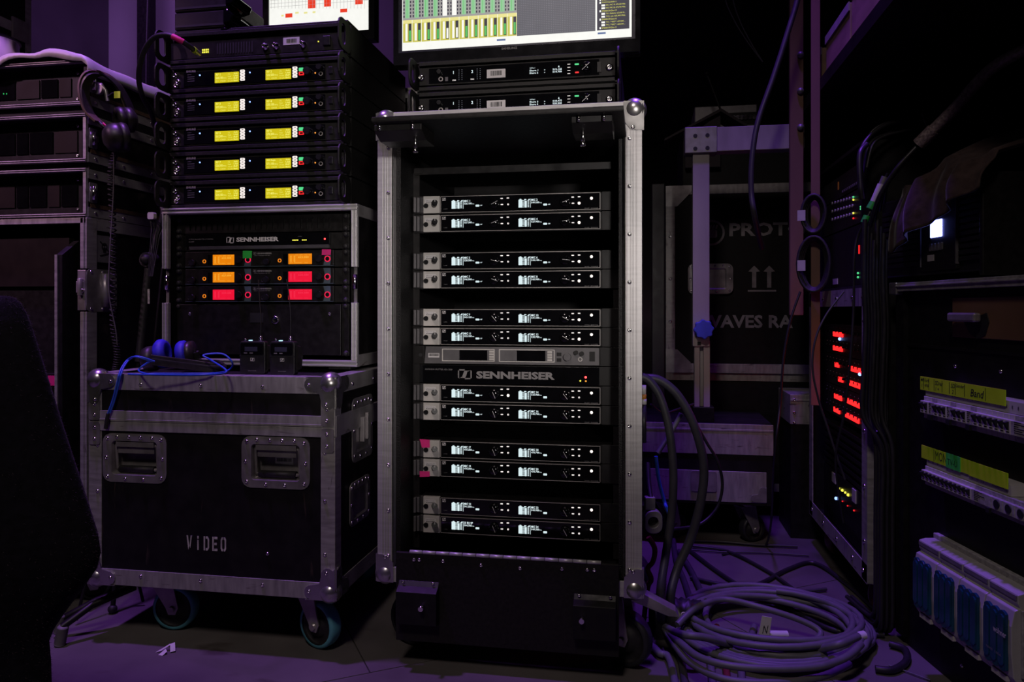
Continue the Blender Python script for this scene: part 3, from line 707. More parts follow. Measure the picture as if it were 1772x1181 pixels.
# right side: butterfly latch and handle
pr, rv = dish_parts(.10, .235, VZ0 + .285, VZ0 + .440, .0)
for nm, b, m in pr[:1]: b.rot(R(90)).mov((VW, 0, 0)).build('latch_dish', K['steel'], vc)
MB().box(.15, .185, -.012, -.001, VZ0 + .33, VZ0 + .39).box(.162, .172, -.018, -.01, VZ0 + .335, VZ0 + .40).rot(R(90)).mov((VW, 0, 0)).build('latch', K['steel'], vc, .001)
pr, rv2 = dish_parts(.085, .215, VZ0 + .135, VZ0 + .240, .0)
for nm, b, m in pr[:3]: b.rot(R(90)).mov((VW, 0, 0)).build(nm, m, vc)
for x, z in rv + rv2: inst(RIV, 'rivet', vc, (VW + .003, x, z), (0, 0, R(90)))
for i in range(4): inst(RIV, 'rivet', vc, (VW + .0022, .10 + .14 * i, VZ1 - .022), (0, 0, R(90)))
# stencilled word
sx0, sz0 = frV.p(323, 951); sx1, sz1 = frV.p(394, 931)
lw = (sx1 - sx0) / 5.0; hz = sz1 - sz0; k = lw * .17
def letter(b, polys, ox): 
    for q in polys: b.prism([(sx0 + ox + a * lw * .80, sz0 + c * hz) for a, c in q], -.0006, -.0001)
LET = {'V': [[(0, 1), (.22, 1), (.42, .25), (.32, 0), (.28, 0)], [(.62, 1), (.84, 1), (.58, .10), (.50, .30)]], 'I': [[(.36, 0), (.58, 0), (.58, .72), (.36, .72)], [(.36, .80), (.58, .80), (.58, 1), (.36, 1)]],
       'D': [[(.05, 0), (.27, 0), (.27, 1), (.05, 1)], [(.36, 1), (.65, 1), (.88, .80), (.88, .20), (.65, 0), (.36, 0), (.36, .16), (.60, .16), (.66, .26), (.66, .76), (.60, .84), (.36, .84)]],
       'E': [[(.08, 0), (.30, 0), (.30, 1), (.08, 1)], [(.38, 0), (.85, 0), (.85, .16), (.38, .16)], [(.38, .42), (.75, .42), (.75, .58), (.38, .58)], [(.38, .84), (.85, .84), (.85, 1), (.38, 1)]],
       'O': [[(.40, 1), (.22, 1), (.05, .82), (.05, .18), (.22, 0), (.40, 0), (.40, .16), (.32, .16), (.27, .25), (.27, .75), (.32, .84), (.40, .84)], [(.52, 1), (.72, 1), (.88, .82), (.88, .18), (.72, 0), (.52, 0), (.52, .16), (.60, .16), (.66, .25), (.66, .75), (.60, .84), (.52, .84)]]}
for i, ch in enumerate('VIDEO'):
    b = MB(); letter(b, LET[ch], i * lw * 1.03); b.build('stencil_letter', K['stencil'], vc, kind='stuff')
# barcode on the right handle plate
xa, za = frV.p(467, 808, .0); xb, zb = frV.p(498, 794, .0)
MB().prism([(xa, za + .002), (xb, za), (xb, zb - .002), (xa, zb)], .026, .0275).build('barcode_sticker', K['white'], vc)
b = MB(); rr_ = random.Random(5); x = xa + .004
while x < xb - .004:
    w_ = rr_.choice((.0006, .001, .0016)); b.box(x, x + w_, .0254, .0258, za + .007, zb - .005); x += w_ + rr_.choice((.0007, .0012))
b.build('barcode', K['ink'], vc, kind='stuff')
wl = onZ(246, 1080, 0.0); wr = onZ(518, 1108, 0.0)
castor(vc, .125, .105, VZ0, .055, K['tyre_blue'], R(6)); castor(vc, VW - .095, .085, VZ0, .055, K['tyre_blue'], R(-22))
castor(vc, .11, VD - .12, VZ0, .055, K['tyre_blue'], R(170)); castor(vc, VW - .11, VD - .12, VZ0, .055, K['tyre_blue'], R(150))

# ------------------------------------------------------------------ rack case standing on the VIDEO case
SY = 1.78; SB = VZ1 + .012
OS = Vector((onY(281, 500, SY).x, SY, 0)); frS = Fr(OS)
SW = frS.x(618); SZ1 = frS.z(600, 353); SZ0 = SB; SD = .50
sc_ = thing('rack_case', 'black rack flight case with thin aluminium front frame holding the orange and red displays', 'flight case', OS)
MB().box(.003, .013, .012, SD, SZ0, SZ1 - .002).build('side_panel', K['ply'], sc_)
MB().box(SW - .013, SW - .003, .012, SD, SZ0, SZ1 - .002).build('side_panel', K['ply'], sc_)
MB().box(.013, SW - .013, .012, SD, SZ1 - .012, SZ1 - .003).build('top_panel', K['ply'], sc_)
MB().box(.013, SW - .013, .012, SD, SZ0 + .001, SZ0 + .010).build('bottom_panel', K['ply'], sc_)
MB().box(.013, SW - .013, SD - .01, SD - .002, SZ0 + .01, SZ1 - .012).build('back_panel', K['ply'], sc_)
fw = .016
for z0, z1 in ((SZ0, SZ0 + fw), (SZ1 - fw, SZ1)):
    b = MB().box(0, SW, 0, .012, z0, z1); b.box(0, SW, -.004, 0, z0 + .0015, z0 + .005); b.box(0, SW, -.004, 0, z1 - .005, z1 - .0015)
    b.build('front_frame', K['alu'], sc_, .0006)
zl0, zl1 = frS.z(612, 524), frS.z(612, 462)
for s in (0, 1):
    x0 = SW * s; d = 1 - 2 * s
    for z0, z1 in ((SZ0 + fw, zl0), (zl1, SZ1 - fw)):
        b = MB().box(min(x0, x0 + d * fw), max(x0, x0 + d * fw), 0, .012, z0, z1)
        for u in (.0015, .0110): b.box(min(x0 + d * u, x0 + d * (u + .0035)), max(x0 + d * u, x0 + d * (u + .0035)), -.004, 0, z0, z1)
        b.build('front_frame', K['alu'], sc_, .0006)
    MB().box(min(x0 + d * .004, x0 + d * .012), max(x0 + d * .004, x0 + d * .012), .010, .03, zl0, zl1).build('latch_pocket', K['steel'], sc_)
    MB().cyl((x0 + d * .008, .006, (zl0 + zl1) / 2 + .008), .006, -.018, .018, 'z', 10).build('latch', K['chrome'], sc_)
    xr = x0 + d * .018
    MB().box(min(xr, xr + d * .012), max(xr, xr + d * .012), .036, .040, SZ0 + .012, SZ1 - .012).build('rack_rail', K['blk2'], sc_)
    for z0, z1, nm in ((SZ0, SZ0 + .03, 'edge_profile'), (SZ1 - .03, SZ1, 'edge_profile')):
        MB().box(min(x0, x0 + d * .003) - .0, max(x0, x0 + d * .003), .012, SD, z0, z1).build(nm, K['alu_h'], sc_)
for x in (.06, SW - .06):
    for y in (.05, SD - .06): MB().box(x - .03, x + .03, y - .02, y + .02, VZ1 + .002, SZ0 + .001).build('foot', K['rub'], sc_, .002)
UY = .030; UX = (SW - .4826) / 2 - .006
U0 = SZ1 - .019          # top of the first unit
CU2 = .4826 / 1140.
def US(cx): return (cx - 170) * CU2
def zslot(n): return U0 - .0457 * n
SCREWM = MB().lathe([(0, -.007), (.0040, -.007), (.0058, -.005), (.0062, -.001), (.0075, 0)], (0, 0, 0), 'y', 12).mesh('rack_screw', K['rub'])
def ears(t, h):
    for x in (.0075, .4826 - .0075):
        for z in ([.0065, h - .0065]): inst(SCREWM, 'rack_screw', t, (x, -.001, z))
def unit(name, label, n, h=1, cat='rack unit', group=None):
    t = thing(name, label, cat, frS.w(UX, UY, zslot(n) - .0453 * h), 0, group)
    hh = .0448 * h - .0008
    MB().box(.016, .466, .005, .30, .001, hh - .001).build('chassis', K['blk'], t)
    for a, c in ((0, .0185), (.464, .4826)): MB().box(a, c, .001, .005, .0004, hh).build('rack_ear', K['blk2'], t, .0004)
    ears(t, hh); return t, hh
t, hh = unit('vent_panel', 'black slotted vent panel above the transmitter combiner', 0)
b = MB().box(.0185, .464, .0, .004, .0004, .008).box(.0185, .464, 0, .004, .0345, hh)
ns = 26; xs0, xs1 = US(258), US(1218)
b.box(.0185, xs0, 0, .004, .008, .0345); b.box(xs1, .464, 0, .004, .008, .0345)
for i in range(ns):
    a = xs0 + (xs1 - xs0) * (i + .34) / ns; c = xs0 + (xs1 - xs0) * (i + 1) / ns; b.box(a, c, 0, .004, .008, .0345)
b.build('slotted_plate', K['blk2'], t)
t, hh = unit('transmitter_combiner', 'black rack combiner with white lettering and a grey strip along its foot', 1)
MB().box(US(238), US(1192), -.006, .003, .012, hh - .001).build('front_panel', K['gloss'], t, .0005)
MB().prism([(-.006, .0115), (-.002, .0030), (.003, .0030), (.003, .0115)], US(262), US(1186), 'x').build('grey_strip', K['mid'], t)
slogo(MB(), US(517), .0185, .0212, .0165, -.006).build('emblem', K['white'], t)
text('SENNHEISER', K['white'], t, US(584), -.0066, .0215, w=US(865) - US(584), h=.0118, bold=.045)
text('ACTIVE TRANSMITTER COMBINER', K['dimwhite'], t, US(262), -.0066, .0285, w=US(428) - US(262), h=.0030)
text('AC 3200', K['dimwhite'], t, US(262), -.0066, .0225, h=.0030)
text('RF INPUT', K['dimwhite'], t, US(990), -.0066, .0320, h=.0018)
for i, cx in enumerate((957, 967, 977, 987, 1019, 1030, 1041)): MB().box(US(cx - 3.6), US(cx + 3.6), -.0068, -.006, .0225, .0250).build('input_light', K['ledy'], t)
MB().sph((US(1162), -.006, .0255), .0022, 10, 8).build('red_light', K['ledr'], t)
colr = [('lcdo', 'lcdo', 'orange displays on both halves'), ('lcdo', 'lcdr', 'one orange and one red display'), ('lcdr', 'lcdr', 'red displays on both halves')]
frq = [('622.000', '625.000'), ('627.000', '628.500'), ('529.300', '620.300')]
for n in range(3):
    c1, c2, lb = colr[n]
    t, hh = unit('monitor_transmitter', 'dark rack transmitter with ' + lb, 2 + n, 1, 'transmitter')
    MB().box(US(236), US(1216), -.005, .003, .004, hh - .001).build('front_panel', K['blk2'], t, .0008)
    MB().box(US(236), US(1216), -.0055, .003, .0026, .004).build('bottom_lip', K['slate'], t)
    for k, o in ((0, 0), (1, 502)):
        m_ = K[c1 if k == 0 else c2]; mt = K[(c1 if k == 0 else c2) + 't']
        x0, x1 = US(424 + o), US(568 + o + (8 if k else 0)); z0, z1 = .0078, .0345
        dsp = MB().box(x0, x1, -.0056, -.004, z0, z1).build('display', m_, t)
        text(frq[n][k], mt, dsp, x0 + (x1 - x0) * .42, -.0060, z0 + .0155, w=(x1 - x0) * .45, h=.0045, bold=.02)
        text('ST  MONO   EQ', mt, dsp, x0 + (x1 - x0) * .08, -.0060, z0 + .002, w=(x1 - x0) * .75, h=.0028)
        text('CH  IEM   EQ  RF', mt, dsp, x0 + (x1 - x0) * .30, -.0060, z1 - .005, w=(x1 - x0) * .66, h=.0028)
        b = MB()
        for i in range(7):
            for j in range(2): b.box(x0 + .005 + j * .010, x0 + .009 + j * .010, -.0060, -.0056, z0 + .006 + i * .0024, z0 + .0072 + i * .0024)
        b.build('level_dots', mt, dsp, kind='stuff')
        MB().ring(circ(US(367 + o), .0175, .0050, 16), circ(US(367 + o), .0175, .0032, 16), -.0066, -.004).build('headphone_ring', K['ringo'], t)
        kx = US(295 + (o if k == 0 else 495)); MB().cyl((kx, 0, .014), .0075, -.018, -.004, 'y', 16).build('volume_knob', K['sock'], t)
        kj = US(262 if k == 0 else 757); MB().torus((kj, -.005, .0125), .0042, .0010, 'y', 14, 6).build('headphone_socket', K['blk2'], t)
        kx = US(605 + o + (22 if k else 0)); MB().cyl((kx, 0, .021), .0088, -.016, -.004, 'y', 18).build('menu_knob', K['sock'], t)
        xs = US(655 + o + (16 if k else 0))
        L = [(-.0090, hh - .0012), (.0100, hh - .0012), (.0112, .026), (.0112, .018), (.0095, .0042), (-.0095, .0042), (-.0050, .018), (-.0052, .028)]
        MB().prism([(xs + a, c) for a, c in L], -.0054, -.005).build('stripe', K['slate'], t)
        MB().ring(circ(xs + .0024, .0205, .0080, 20), circ(xs + .0024, .0205, .0056, 20), -.0070, -.005).cyl((xs + .0024, 0, .0205), .0056, -.0062, -.005, 'y', 16).build('standby_ring', K['ringp'], t)
        MB().cyl((xs + .0024, 0, .0205), .0056, -.0066, -.0060, 'y', 16).build('standby_button', K['sock'], t)
        MB().box(US(390 + o), US(420 + o), -.0062, -.005, .008, .034).build('display_bezel', K['gloss'], t)
    slogo(MB(), US(694), .0335, .0085, .0066, -.005).build('emblem', K['dimwhite'], t)
    text('SENNHEISER', K['dimwhite'], t, US(722), -.0056, .0345, w=US(818) - US(722), h=.0042, bold=.04)
    text('Stereo Transmitter SR 2050', K['dimwhite'], t, US(700), -.0056, .0300, w=US(806) - US(700), h=.0024)
    if n == 0:
        xs = US(658); MB().prism([(xs - .0125, .024), (xs + .0125, .024), (xs + .0133, .0435), (xs - .0125, .0440)], -.0082, -.0072).build('green_tape', K['tapeg'], t)
        xs = US(1174); MB().prism([(xs - .0125, .030), (xs + .0115, .030), (xs + .0125, .0440), (xs - .0120, .0445)], -.0082, -.0072).build('pink_tape', K['tapep'], t)
t, hh = unit('locking_drawer', 'black locking rack drawer behind the two bodypack receivers', 5, 3, 'drawer')
MB().box(.006, .462, -.004, .003, .0015, hh - .0015).build('drawer_front', K['blk2'], t, .0008)
MB().box(US(672), US(760), -.0046, -.004, .085, .110).build('pull_slot', K['ink'], t)
MB().lathe([(.0105, -.004), (.0105, -.008), (.008, -.009), (.0055, -.0075), (0, -.0075)], (US(840), 0, .092), 'y', 18).build('lock', K['chrome'], t)
rivets(t, [(US(265), .107), (US(1190), .107)], -.004)

# ------------------------------------------------------------------ stack of low rack cases with yellow displays
HYp = 1.80
OH = Vector((onY(297, 200, HYp).x, HYp, 0)); frH = Fr(OH)
HW = .4826
pitch = .0762
zc0 = frH.z(405, 337)                      # display centre of the lowest unit
CU3 = .4826 / 960.
def UH(cx): return (cx - 215) * CU3
K['caseb'] = mat('black_powder_coat', (0.0095, 0.009, 0.0085), 0.5, 0.05, 0.25, 150, 0.15, spec=.35)
CASE_LO = .034
def low_case(label, loc, h=.0735, depth=.46, lip=True, group='low rack cases in the stack'):
    t = thing('low_rack_case', label, 'rack case', loc, 0, group)
    MB().box(-.006, HW + .006, .0, depth, 0, .004).build('bottom_tray', K['caseb'], t)
    MB().box(-.006, HW + .006, .0, depth, h - .004, h - .0005).build('top_cover', K['caseb'], t)
    MB().box(-.006, HW + .006, depth, depth + .004, 0, h - .0005).build('back_panel', K['caseb'], t)
    MB().box(0, HW, -.006, .0, .0005, .010).box(0, HW, -.006, 0, h - .0115, h - .0015).build('front_lip', K['caseb'], t, .001)
    for s in (0, 1):
        x0 = -.011 if s == 0 else HW + .006
        o = rrect(-.058, .020, .002, h - .002, .022, 5); i_ = rrect(-.042, -.016, .015, h - .015, .0125, 5)
        b = MB().ring(o, i_, x0, x0 + .005, 'x'); b.build('side_handle', K['caseb'], t, .0012)
        MB().box(x0, x0 + .005, .0195, depth, .001, h - .001).build('side_wall', K['caseb'], t)
    return t
low_lab = ['lowest', 'second lowest', 'middle', 'second highest', 'highest']
shure = []
def scr_lines(t, x0, x1, z0, z1, s, f):
    m = K['lcdyt']; w = x1 - x0; h = z1 - z0
    text(s, m, t, x0 + w * .05, -.0064, z1 - h * .30, h=h * .22, bold=.02)
    text(f, m, t, x0 + w * .04, -.0064, z0 + h * .36, w=w * .30, h=h * .24, bold=.02); text('MHz', m, t, x0 + w * .35, -.0064, z0 + h * .36, h=h * .14)
    for i, q in enumerate(('Audio', 'Util', 'RF', 'Back')): text(q, m, t, x0 + w * .80, -.0064, z1 - h * (.24 + .235 * i), w=w * .17, h=h * .16, bold=.02)
    for i, q in enumerate(('OL', 'Peak', 'TV 64', '10 mW')): text(q, m, t, x0 + w * .56, -.0064, z1 - h * (.26 + .235 * i), h=h * .13)
    text('G:1   CH:01', m, t, x0 + w * .04, -.0064, z0 + h * .06, h=h * .16)
names = [('Spare 1', '524.100', 'Spare 2', '577.400'), ('RF 7', '526.300', 'BSR Regie', '571.100'), ('RF 5', '561.300', 'RF 6', '570.200'), ('RF 3', '559.200', 'RF 4', '530.100'), ('RF 1', '564.100', 'RF 2', '526.500')]
for k in range(5):
    zb = zc0 - CASE_LO + k * pitch
    low_case(low_lab[k] + ' low black rack case of the five with yellow displays', (OH.x, OH.y, zb))
    t = thing('dual_receiver', 'black rack receiver with two yellow displays, %s of the five in the stack' % low_lab[k], 'receiver', (OH.x, OH.y, zb + .0125), 0, 'receivers with yellow displays')
    z_ = CASE_LO - .0125            # display centre in the unit
    MB().box(.016, .466, .004, .33, .001, .0445).build('chassis', K['blk'], t)
    MB().box(.0, .4826, -.002, .004, .0005, .0440).build('face_plate', K['blk'], t, .0005)
    MB().box(UH(290), UH(1175) - .05, -.004, -.002, .004, .041).build('display_cover', K['gloss'], t, .0005)
    text('SHURE', K['dimwhite'], t, UH(305), -.0046, z_ + .0185, w=.0275, h=.0062, bold=.05)
    for i in range(4): text('AXIENT', K['dimwhite'], t, UH(312), -.0046, z_ + .012 - i * .005, w=.012 + .004 * (i % 3), h=.0016) if i == 0 else rect(t, 'small_print', K['dimwhite'], UH(312), UH(352), z_ + .012 - i * .0055, z_ + .0128 - i * .0055, -.004, .0003)
    for cx, dz in ((383, .010), (665, .0095)): MB().sph((UH(cx), -.004, z_ + dz), .0021, 10, 8).build('blue_light', K['ledb'], t)
    for q, (a, c, dz) in enumerate(((470, 604, 0), (754, 892, 0))):
        x0, x1, z0, z1 = UH(a), UH(c), z_ - .0130, z_ + .0130
        d_ = MB().box(x0, x1, -.0062, -.004, z0, z1).build('yellow_display', K['lcdy'], t)
        scr_lines(d_, x0, x1, z0, z1, names[k][2 * q], names[k][2 * q + 1])
        bx0 = UH(612 if q == 0 else 901); bw = .0125
        for i in range(4):
            zz = z_ - .0125 + i * .0072 + .002
            MB().ring(rrect(bx0, bx0 + bw, zz, zz + .0062, .0016, 2), rrect(bx0 + .0030, bx0 + bw - .0030, zz + .0022, zz + .0042, .0006, 2), -.0058, -.004).build('soft_key', K['ledp'], t)
    MB().prism(rrect(UH(935), UH(960), z_ + .0050, z_ + .0135, .0016, 2), -.0058, -.004).build('green_key', K['ledg'], t)
    MB().ring(rrect(UH(935), UH(962), z_ - .0055, z_ + .0035, .0012, 2), rrect(UH(940), UH(957), z_ - .0030, z_ + .0012, .0008, 2), -.0058, -.004).build('red_key', K['ledr1'], t)
    MB().cyl((UH(985), 0, z_ + .003), .0095, -.016, -.002, 'y', 18).build('menu_knob', K['sock'], t)
    MB().sph((UH(1023), -.004, z_ - .0015), .0020, 10, 8).build('orange_light', K['ledo'], t)
    MB().cyl((UH(1050), 0, z_ + .011), .0072, -.016, -.002, 'y', 16).build('volume_knob', K['sock'], t)
    MB().ring(circ(UH(1053), z_ - .0045, .0056, 16), circ(UH(1053), z_ - .0045, .0036, 16), -.0050, -.002).build('headphone_socket', K['rim'], t)
    MB().box(UH(1095), UH(1117), -.006, -.002, z_ - .006, z_ + .012).build('power_switch', K['sock'], t, .001)
    for x, z in ((UH(1155), z_ + .006), (UH(238), z_ + .012), (UH(255), z_ - .004), (UH(245), z_ - .014)):
        MB().lathe([(.0072, -.002), (.0072, -.004), (.0052, -.0062), (.0025, -.0062), (.0023, -.0045), (0, -.0045)], (x, 0, z), 'y', 12).build('rack_screw', K['chrome'], t)
# combiner unit on top of the stack
zb = zc0 - CASE_LO + 5 * pitch
low_case('low black rack case on top of the stack, holding the antenna combiner', (OH.x, OH.y, zb), .082, .46)
t = thing('antenna_combiner', 'black antenna combiner with chrome sockets and barcode sticker on top of the stack', 'rack unit', (OH.x, OH.y, zb + .0125))
MB().box(.016, .466, .004, .33, .001, .0445).build('chassis', K['blk'], t)
MB().box(0, .4826, -.002, .004, .0005, .0440).build('face_plate', K['blk2'], t, .0005)
for i in range(14): MB().box(UH(478 + i * 15), UH(484 + i * 15), -.0028, -.002, .008, .036).build('vent_slot', K['ink'], t)
for i in range(4):
    for j in range(2): MB().box(UH(395 + i * 10), UH(401 + i * 10), -.0036, -.002, .0135 + j * .0060, .0175 + j * .0060).build('status_light', K['ledy'], t)
for cx in (752, 810, 958): MB().lathe([(.0085, -.002), (.0085, -.006), (.0055, -.007), (.0055, -.016), (.0035, -.016), (.003, -.006), (0, -.006)], (UH(cx), 0, .0185), 'y', 14).build('antenna_socket', K['chrome'], t)
rect(t, 'barcode_sticker', K['white'], UH(847), UH(936), .0205, .0395, -.002, .0004)
b = MB(); rr_ = random.Random(8); x = UH(865)
while x < UH(920):
    w_ = rr_.choice((.0006, .001, .0016)); b.box(x, x + w_, -.0029, -.0025, .0255, .0355); x += w_ + rr_.choice((.0007, .0012))
b.build('barcode', K['ink'], t, kind='stuff')
MB().sph((UH(1038), -.002, .0240), .0018, 10, 8).build('green_light', K['ledy'], t)
MB().box(UH(1065), UH(1105), -.007, -.002, .012, .036).build('power_switch', K['sock'], t, .001)
STACK_TOP = zb + .082

# ------------------------------------------------------------------ monitors
K['bez'] = mat('monitor_bezel', (0.012, 0.012, 0.014), 0.12, 0, 0.2, 30, 0, rvar=.04)
K['bezin'] = mat('monitor_inner_edge', (0.035, 0.035, 0.06), 0.3, 0, 0.1, 30)
K['scw'] = glow('screen_white', (0.95, 0.95, 0.90), 1.05); K['scg'] = glow('screen_grey', (0.105, 0.105, 0.125), 1.0); K['scd'] = glow('screen_dark', (0.035, 0.035, 0.055), 1.0)
K['scgr'] = glow('screen_green', (0.30, 0.60, 0.33), 1.0); K['scgr2'] = glow('screen_bright_green', (0.10, 0.55, 0.12), 1.0); K['scyo'] = glow('screen_olive', (0.62, 0.58, 0.10), 1.0)
K['scyl'] = glow('screen_pale_yellow', (0.86, 0.80, 0.30), 1.0); K['scmid'] = glow('screen_mid_grey', (0.36, 0.35, 0.34), 1.0); K['scdot'] = glow('screen_dots', (0.36, 0.36, 0.42), 1.0)
K['scred'] = glow('screen_red', (0.86, 0.05, 0.02), 1.0); K['scblu'] = glow('screen_blue', (0.10, 0.16, 0.35), 1.0); K['scyt'] = glow('screen_yellow_text', (0.85, 0.83, 0.15), 1.0)
MY = 1.92
OM = Vector((onY(681, 60, MY).x, MY, 0)); frM = Fr(OM)
MW = frM.x(1108); mz0 = frM.z(890, 103); mzs0 = frM.z(695, 90.5)
mzt = mz0 + .37
frQ_ = Fr(Vector((onY(726, 130, 1.80).x, 1.80, 0))); bz = frQ_.z(890, 125) + .0380 + .036
mo = thing('monitor', 'wide black monitor showing green and yellow level meters above the tall rack', 'monitor', (OM.x, OM.y, bz))
def mz(px, py): return frM.z(px, py) - bz
z0 = mz(890, 102); x0, x1 = 0, MW; zt = z0 + .375
sx0, sx1 = frM.x(695), frM.x(1093); sz0 = mz(695, 88); szt = zt - .018
MB().box(0, MW, .012, .045, z0, zt).build('housing', K['bez'], mo, .003)
MB().ring(rrect(0, MW, z0, zt, .004, 2), rrect(sx0 - .009, sx1 + .009, sz0 - .006, szt + .004, .001, 2), -.002, .0125).build('bezel', K['bez'], mo, .001)
MB().ring(rrect(sx0 - .009, sx1 + .009, sz0 - .006, szt + .004, .001, 2), rrect(sx0, sx1, sz0, szt, .0005, 2), .002, .0125).build('inner_edge', K['bezin'], mo)
scn = MB().box(sx0, sx1, .006, .012, sz0, szt).build('screen', K['scw'], mo, label='lit screen with channel strips')
def sb(b, a0, a1, c0, c1, lay=0): b.box(a0, a1, .0056 - .0002 * lay, .0058, c0, c1)
cols = {k: MB() for k in ('scmid', 'scd', 'scgr', 'scgr2', 'scyo', 'scyl', 'scg', 'scdot', 'scw', 'scblu', 'scyt')}
fa_ = lambda px: frM.x(px)
xg0, xg1 = fa_(696), fa_(894)
zb_ = mz(695, 73); zy = mz(695, 40); zh = mz(695, 35)      # meter feet, tops, name row
cw = (xg1 - xg0) / 12
for i in range(12):
    a = xg0 + i * cw
    sb(cols['scyo'], a + cw * .02, a + cw * .97, zb_, zy); sb(cols['scyl'], a + cw * .02, a + cw * .97, zy, zh + .001)
    sb(cols['scw'], a + cw * .28, a + cw * .50, zb_ + .004, zy - .001, 1); sb(cols['scd'], a + cw * .62, a + cw * .92, zb_ + .003, zy - .001, 1)
    lev = .50 + .03 * (i % 4) if i > 5 else .52
    sb(cols['scw' if i in (4, 5) else 'scgr2'], a + cw * .67, a + cw * .87, zb_ + .005, zb_ + .005 + (zy - zb_) * lev, 2)
    sb(cols['scmid'], a, a + cw, zh + .001, szt)
    sb(cols['scw' if i in (4, 5) else 'scgr'], a + cw * .26, a + cw * .72, zh + .006, szt - .01, 1)
    if i not in (4, 5): sb(cols['scgr2'], a + cw * .42, a + cw * .47, zh + .008, szt - .012, 2)
    n = 0; z = zh + .008
    while z < szt - .02:
        sb(cols['scd'], a + cw * .06, a + cw * .20, z, z + .006, 1); sb(cols['scd'], a + cw * .76, a + cw * .90, z, z + .006, 1); z += .0095
xd0, xd1 = fa_(894), fa_(1030); zd0 = mz(894, 61)
sb(cols['scg'], xd0, xd1, zd0, szt)
x = xd0 + .003
while x < xd1 - .002:
    z = zd0 + .004
    while z < szt - .004: 
        b = cols['scdot']; b.quad((x, .0054, z), (x + .0010, .0054, z), (x + .0010, .0054, z + .0010), (x, .0054, z + .0010)); z += .0046
    x += .0046
xl0, xl1 = fa_(1033), fa_(1089); zl0_ = mz(1040, 51)
sb(cols['scd'], xl0, xl1, zl0_, szt)
sb(cols['scblu'], fa_(859), fa_(874), sz0 + .012, sz0 + .0165, 1); sb(cols['scblu'], fa_(1034), fa_(1048), sz0 + .013, sz0 + .0175, 1)
rows = ['EM6000 Digital6000-13', 'RX1, MIC 19, 470,300 MHz', 'RX2, MIC 20, 470,700 MHz', 'EM6000 EM-Dev-13', 'TX1, Roberto, 622,000 M...', 'TX2, ted, 625,000 MHz', 'EM6000 EM-Dev-14', 'TX1, **002**, 627,000 ...', 'TX2, **002**, 628,500 ...', 'EM6000 EM-Dev-15']
for i in range(24):
    z = zl0_ + .003 + i * .0072; j = (9 - i) % 10
    head = j in (0, 3, 6, 9)
    sb(cols['scw'], xl0 + (.006 if head else .011), xl0 + (.010 if head else .020), z, z + .0048, 1)
    text(rows[j], K['scyt'], scn, xl0 + (.0125 if head else .0225), .0052, z + .0005, w=(xl1 - xl0) * (.45 if head else .60), h=.0040)
for k, b in cols.items():
    if b.v: b.build('screen_content', K[k], scn, kind='stuff')
text('SAMSUNG', K['dimwhite'], mo, frM.x(868), -.0025, mz(882, 86), w=frM.x(895) - frM.x(868), h=.0062, bold=.03)
MB().box(MW * .5 - .05, MW * .5 + .05, .05, .075, -.03, z0 + .12).box(MW * .5 - .13, MW * .5 + .13, -.0, .16, -.036, -.026).box(MW * .5 - .03, MW * .5 + .03, .044, .06, z0 + .02, z0 + .12).build('stand', K['bez'], mo, .004)

# second monitor behind the stack
NY = 2.36
ON = Vector((onY(455, 30, NY).x, NY, 0)); frN = Fr(ON)
NW = frN.x(648); nb = frN.z(470, 40)
mn = thing('monitor', 'black monitor with white screen and red blocks behind the stack of low rack cases', 'monitor', (ON.x, ON.y, nb - .25))
sx0, sx1, sz0 = frN.x(465), frN.x(638), .25 - .045; szt = sz0 + .26
MB().box(0, NW, .01, .045, sz0 - .03, szt + .02).build('housing', K['bez'], mn, .003)
MB().ring(rrect(0, NW, sz0 - .03, szt + .02, .004, 2), rrect(sx0, sx1, sz0, szt, .0005, 2), -.002, .0105).build('bezel', K['bez'], mn, .001)
scn2 = MB().box(sx0, sx1, .004, .01, sz0, szt).build('screen', K['scw'], mn)
cols = {k: MB() for k in ('scred', 'scyl', 'scmid')}
nz = lambda px, py: frN.z(px, py) - (nb - .25)
def ns_(k, a0, a1, b0, b1): cols[k].box(frN.x(a0), frN.x(a1), .0036, .0040, nz(a0, b1), nz(a0, b0))
for q in ((532, 545, -20, 14), (560, 572, -22, 11), (614, 627, -30, 7), (588, 600, 15, 21), (493, 505, 23, 30)): ns_('scred', *q)
for q in ((510, 516, 20, 23), (525, 531, 20, 23), (540, 545, 19, 22), (486, 490, 25, 28)): ns_('scyl', *q)
for i in range(10): ns_('scmid', 466, 636, 12 - i * 6, 12.4 - i * 6)
for i in range(28): ns_('scmid', 468 + i * 6, 468.4 + i * 6, -60, 14)
for k, b in cols.items():
    if b.v: b.build('screen_content', K[k], scn2, kind='stuff')
MB().box(NW * .5 - .04, NW * .5 + .04, .05, .07, -.0, sz0 + .08).box(NW * .5 - .12, NW * .5 + .12, -.02, .14, -.012, .0).box(NW * .5 - .03, NW * .5 + .03, .044, .06, sz0 + .02, sz0 + .08).build('stand', K['bez'], mn, .004)
# shelf case carrying that monitor
bc = thing('flight_case', 'black case behind the low rack stack carrying the white-screened monitor', 'flight case', (ON.x - .10, NY - .06, 0))
hb = nb - .25 - .0125
MB().box(0, .66, 0, .50, .12, hb).build('body', K['ply2'], bc, .002)
for s in (0, 1): Lbar(MB(), 'z', .66 * s, 0, 1 - 2 * s, 1, .12, hb, .03).build('edge_profile', K['alu_v'], bc)
Lbar(MB(), 'x', 0, hb - .001, 1, -1, 0, .66, .03, .001).build('edge_profile', K['alu_h'], bc)
for x in (.08, .58):
    for y in (.08, .42): castor(bc, x, y, .12, .045, K['tyre_dark'], R(40))

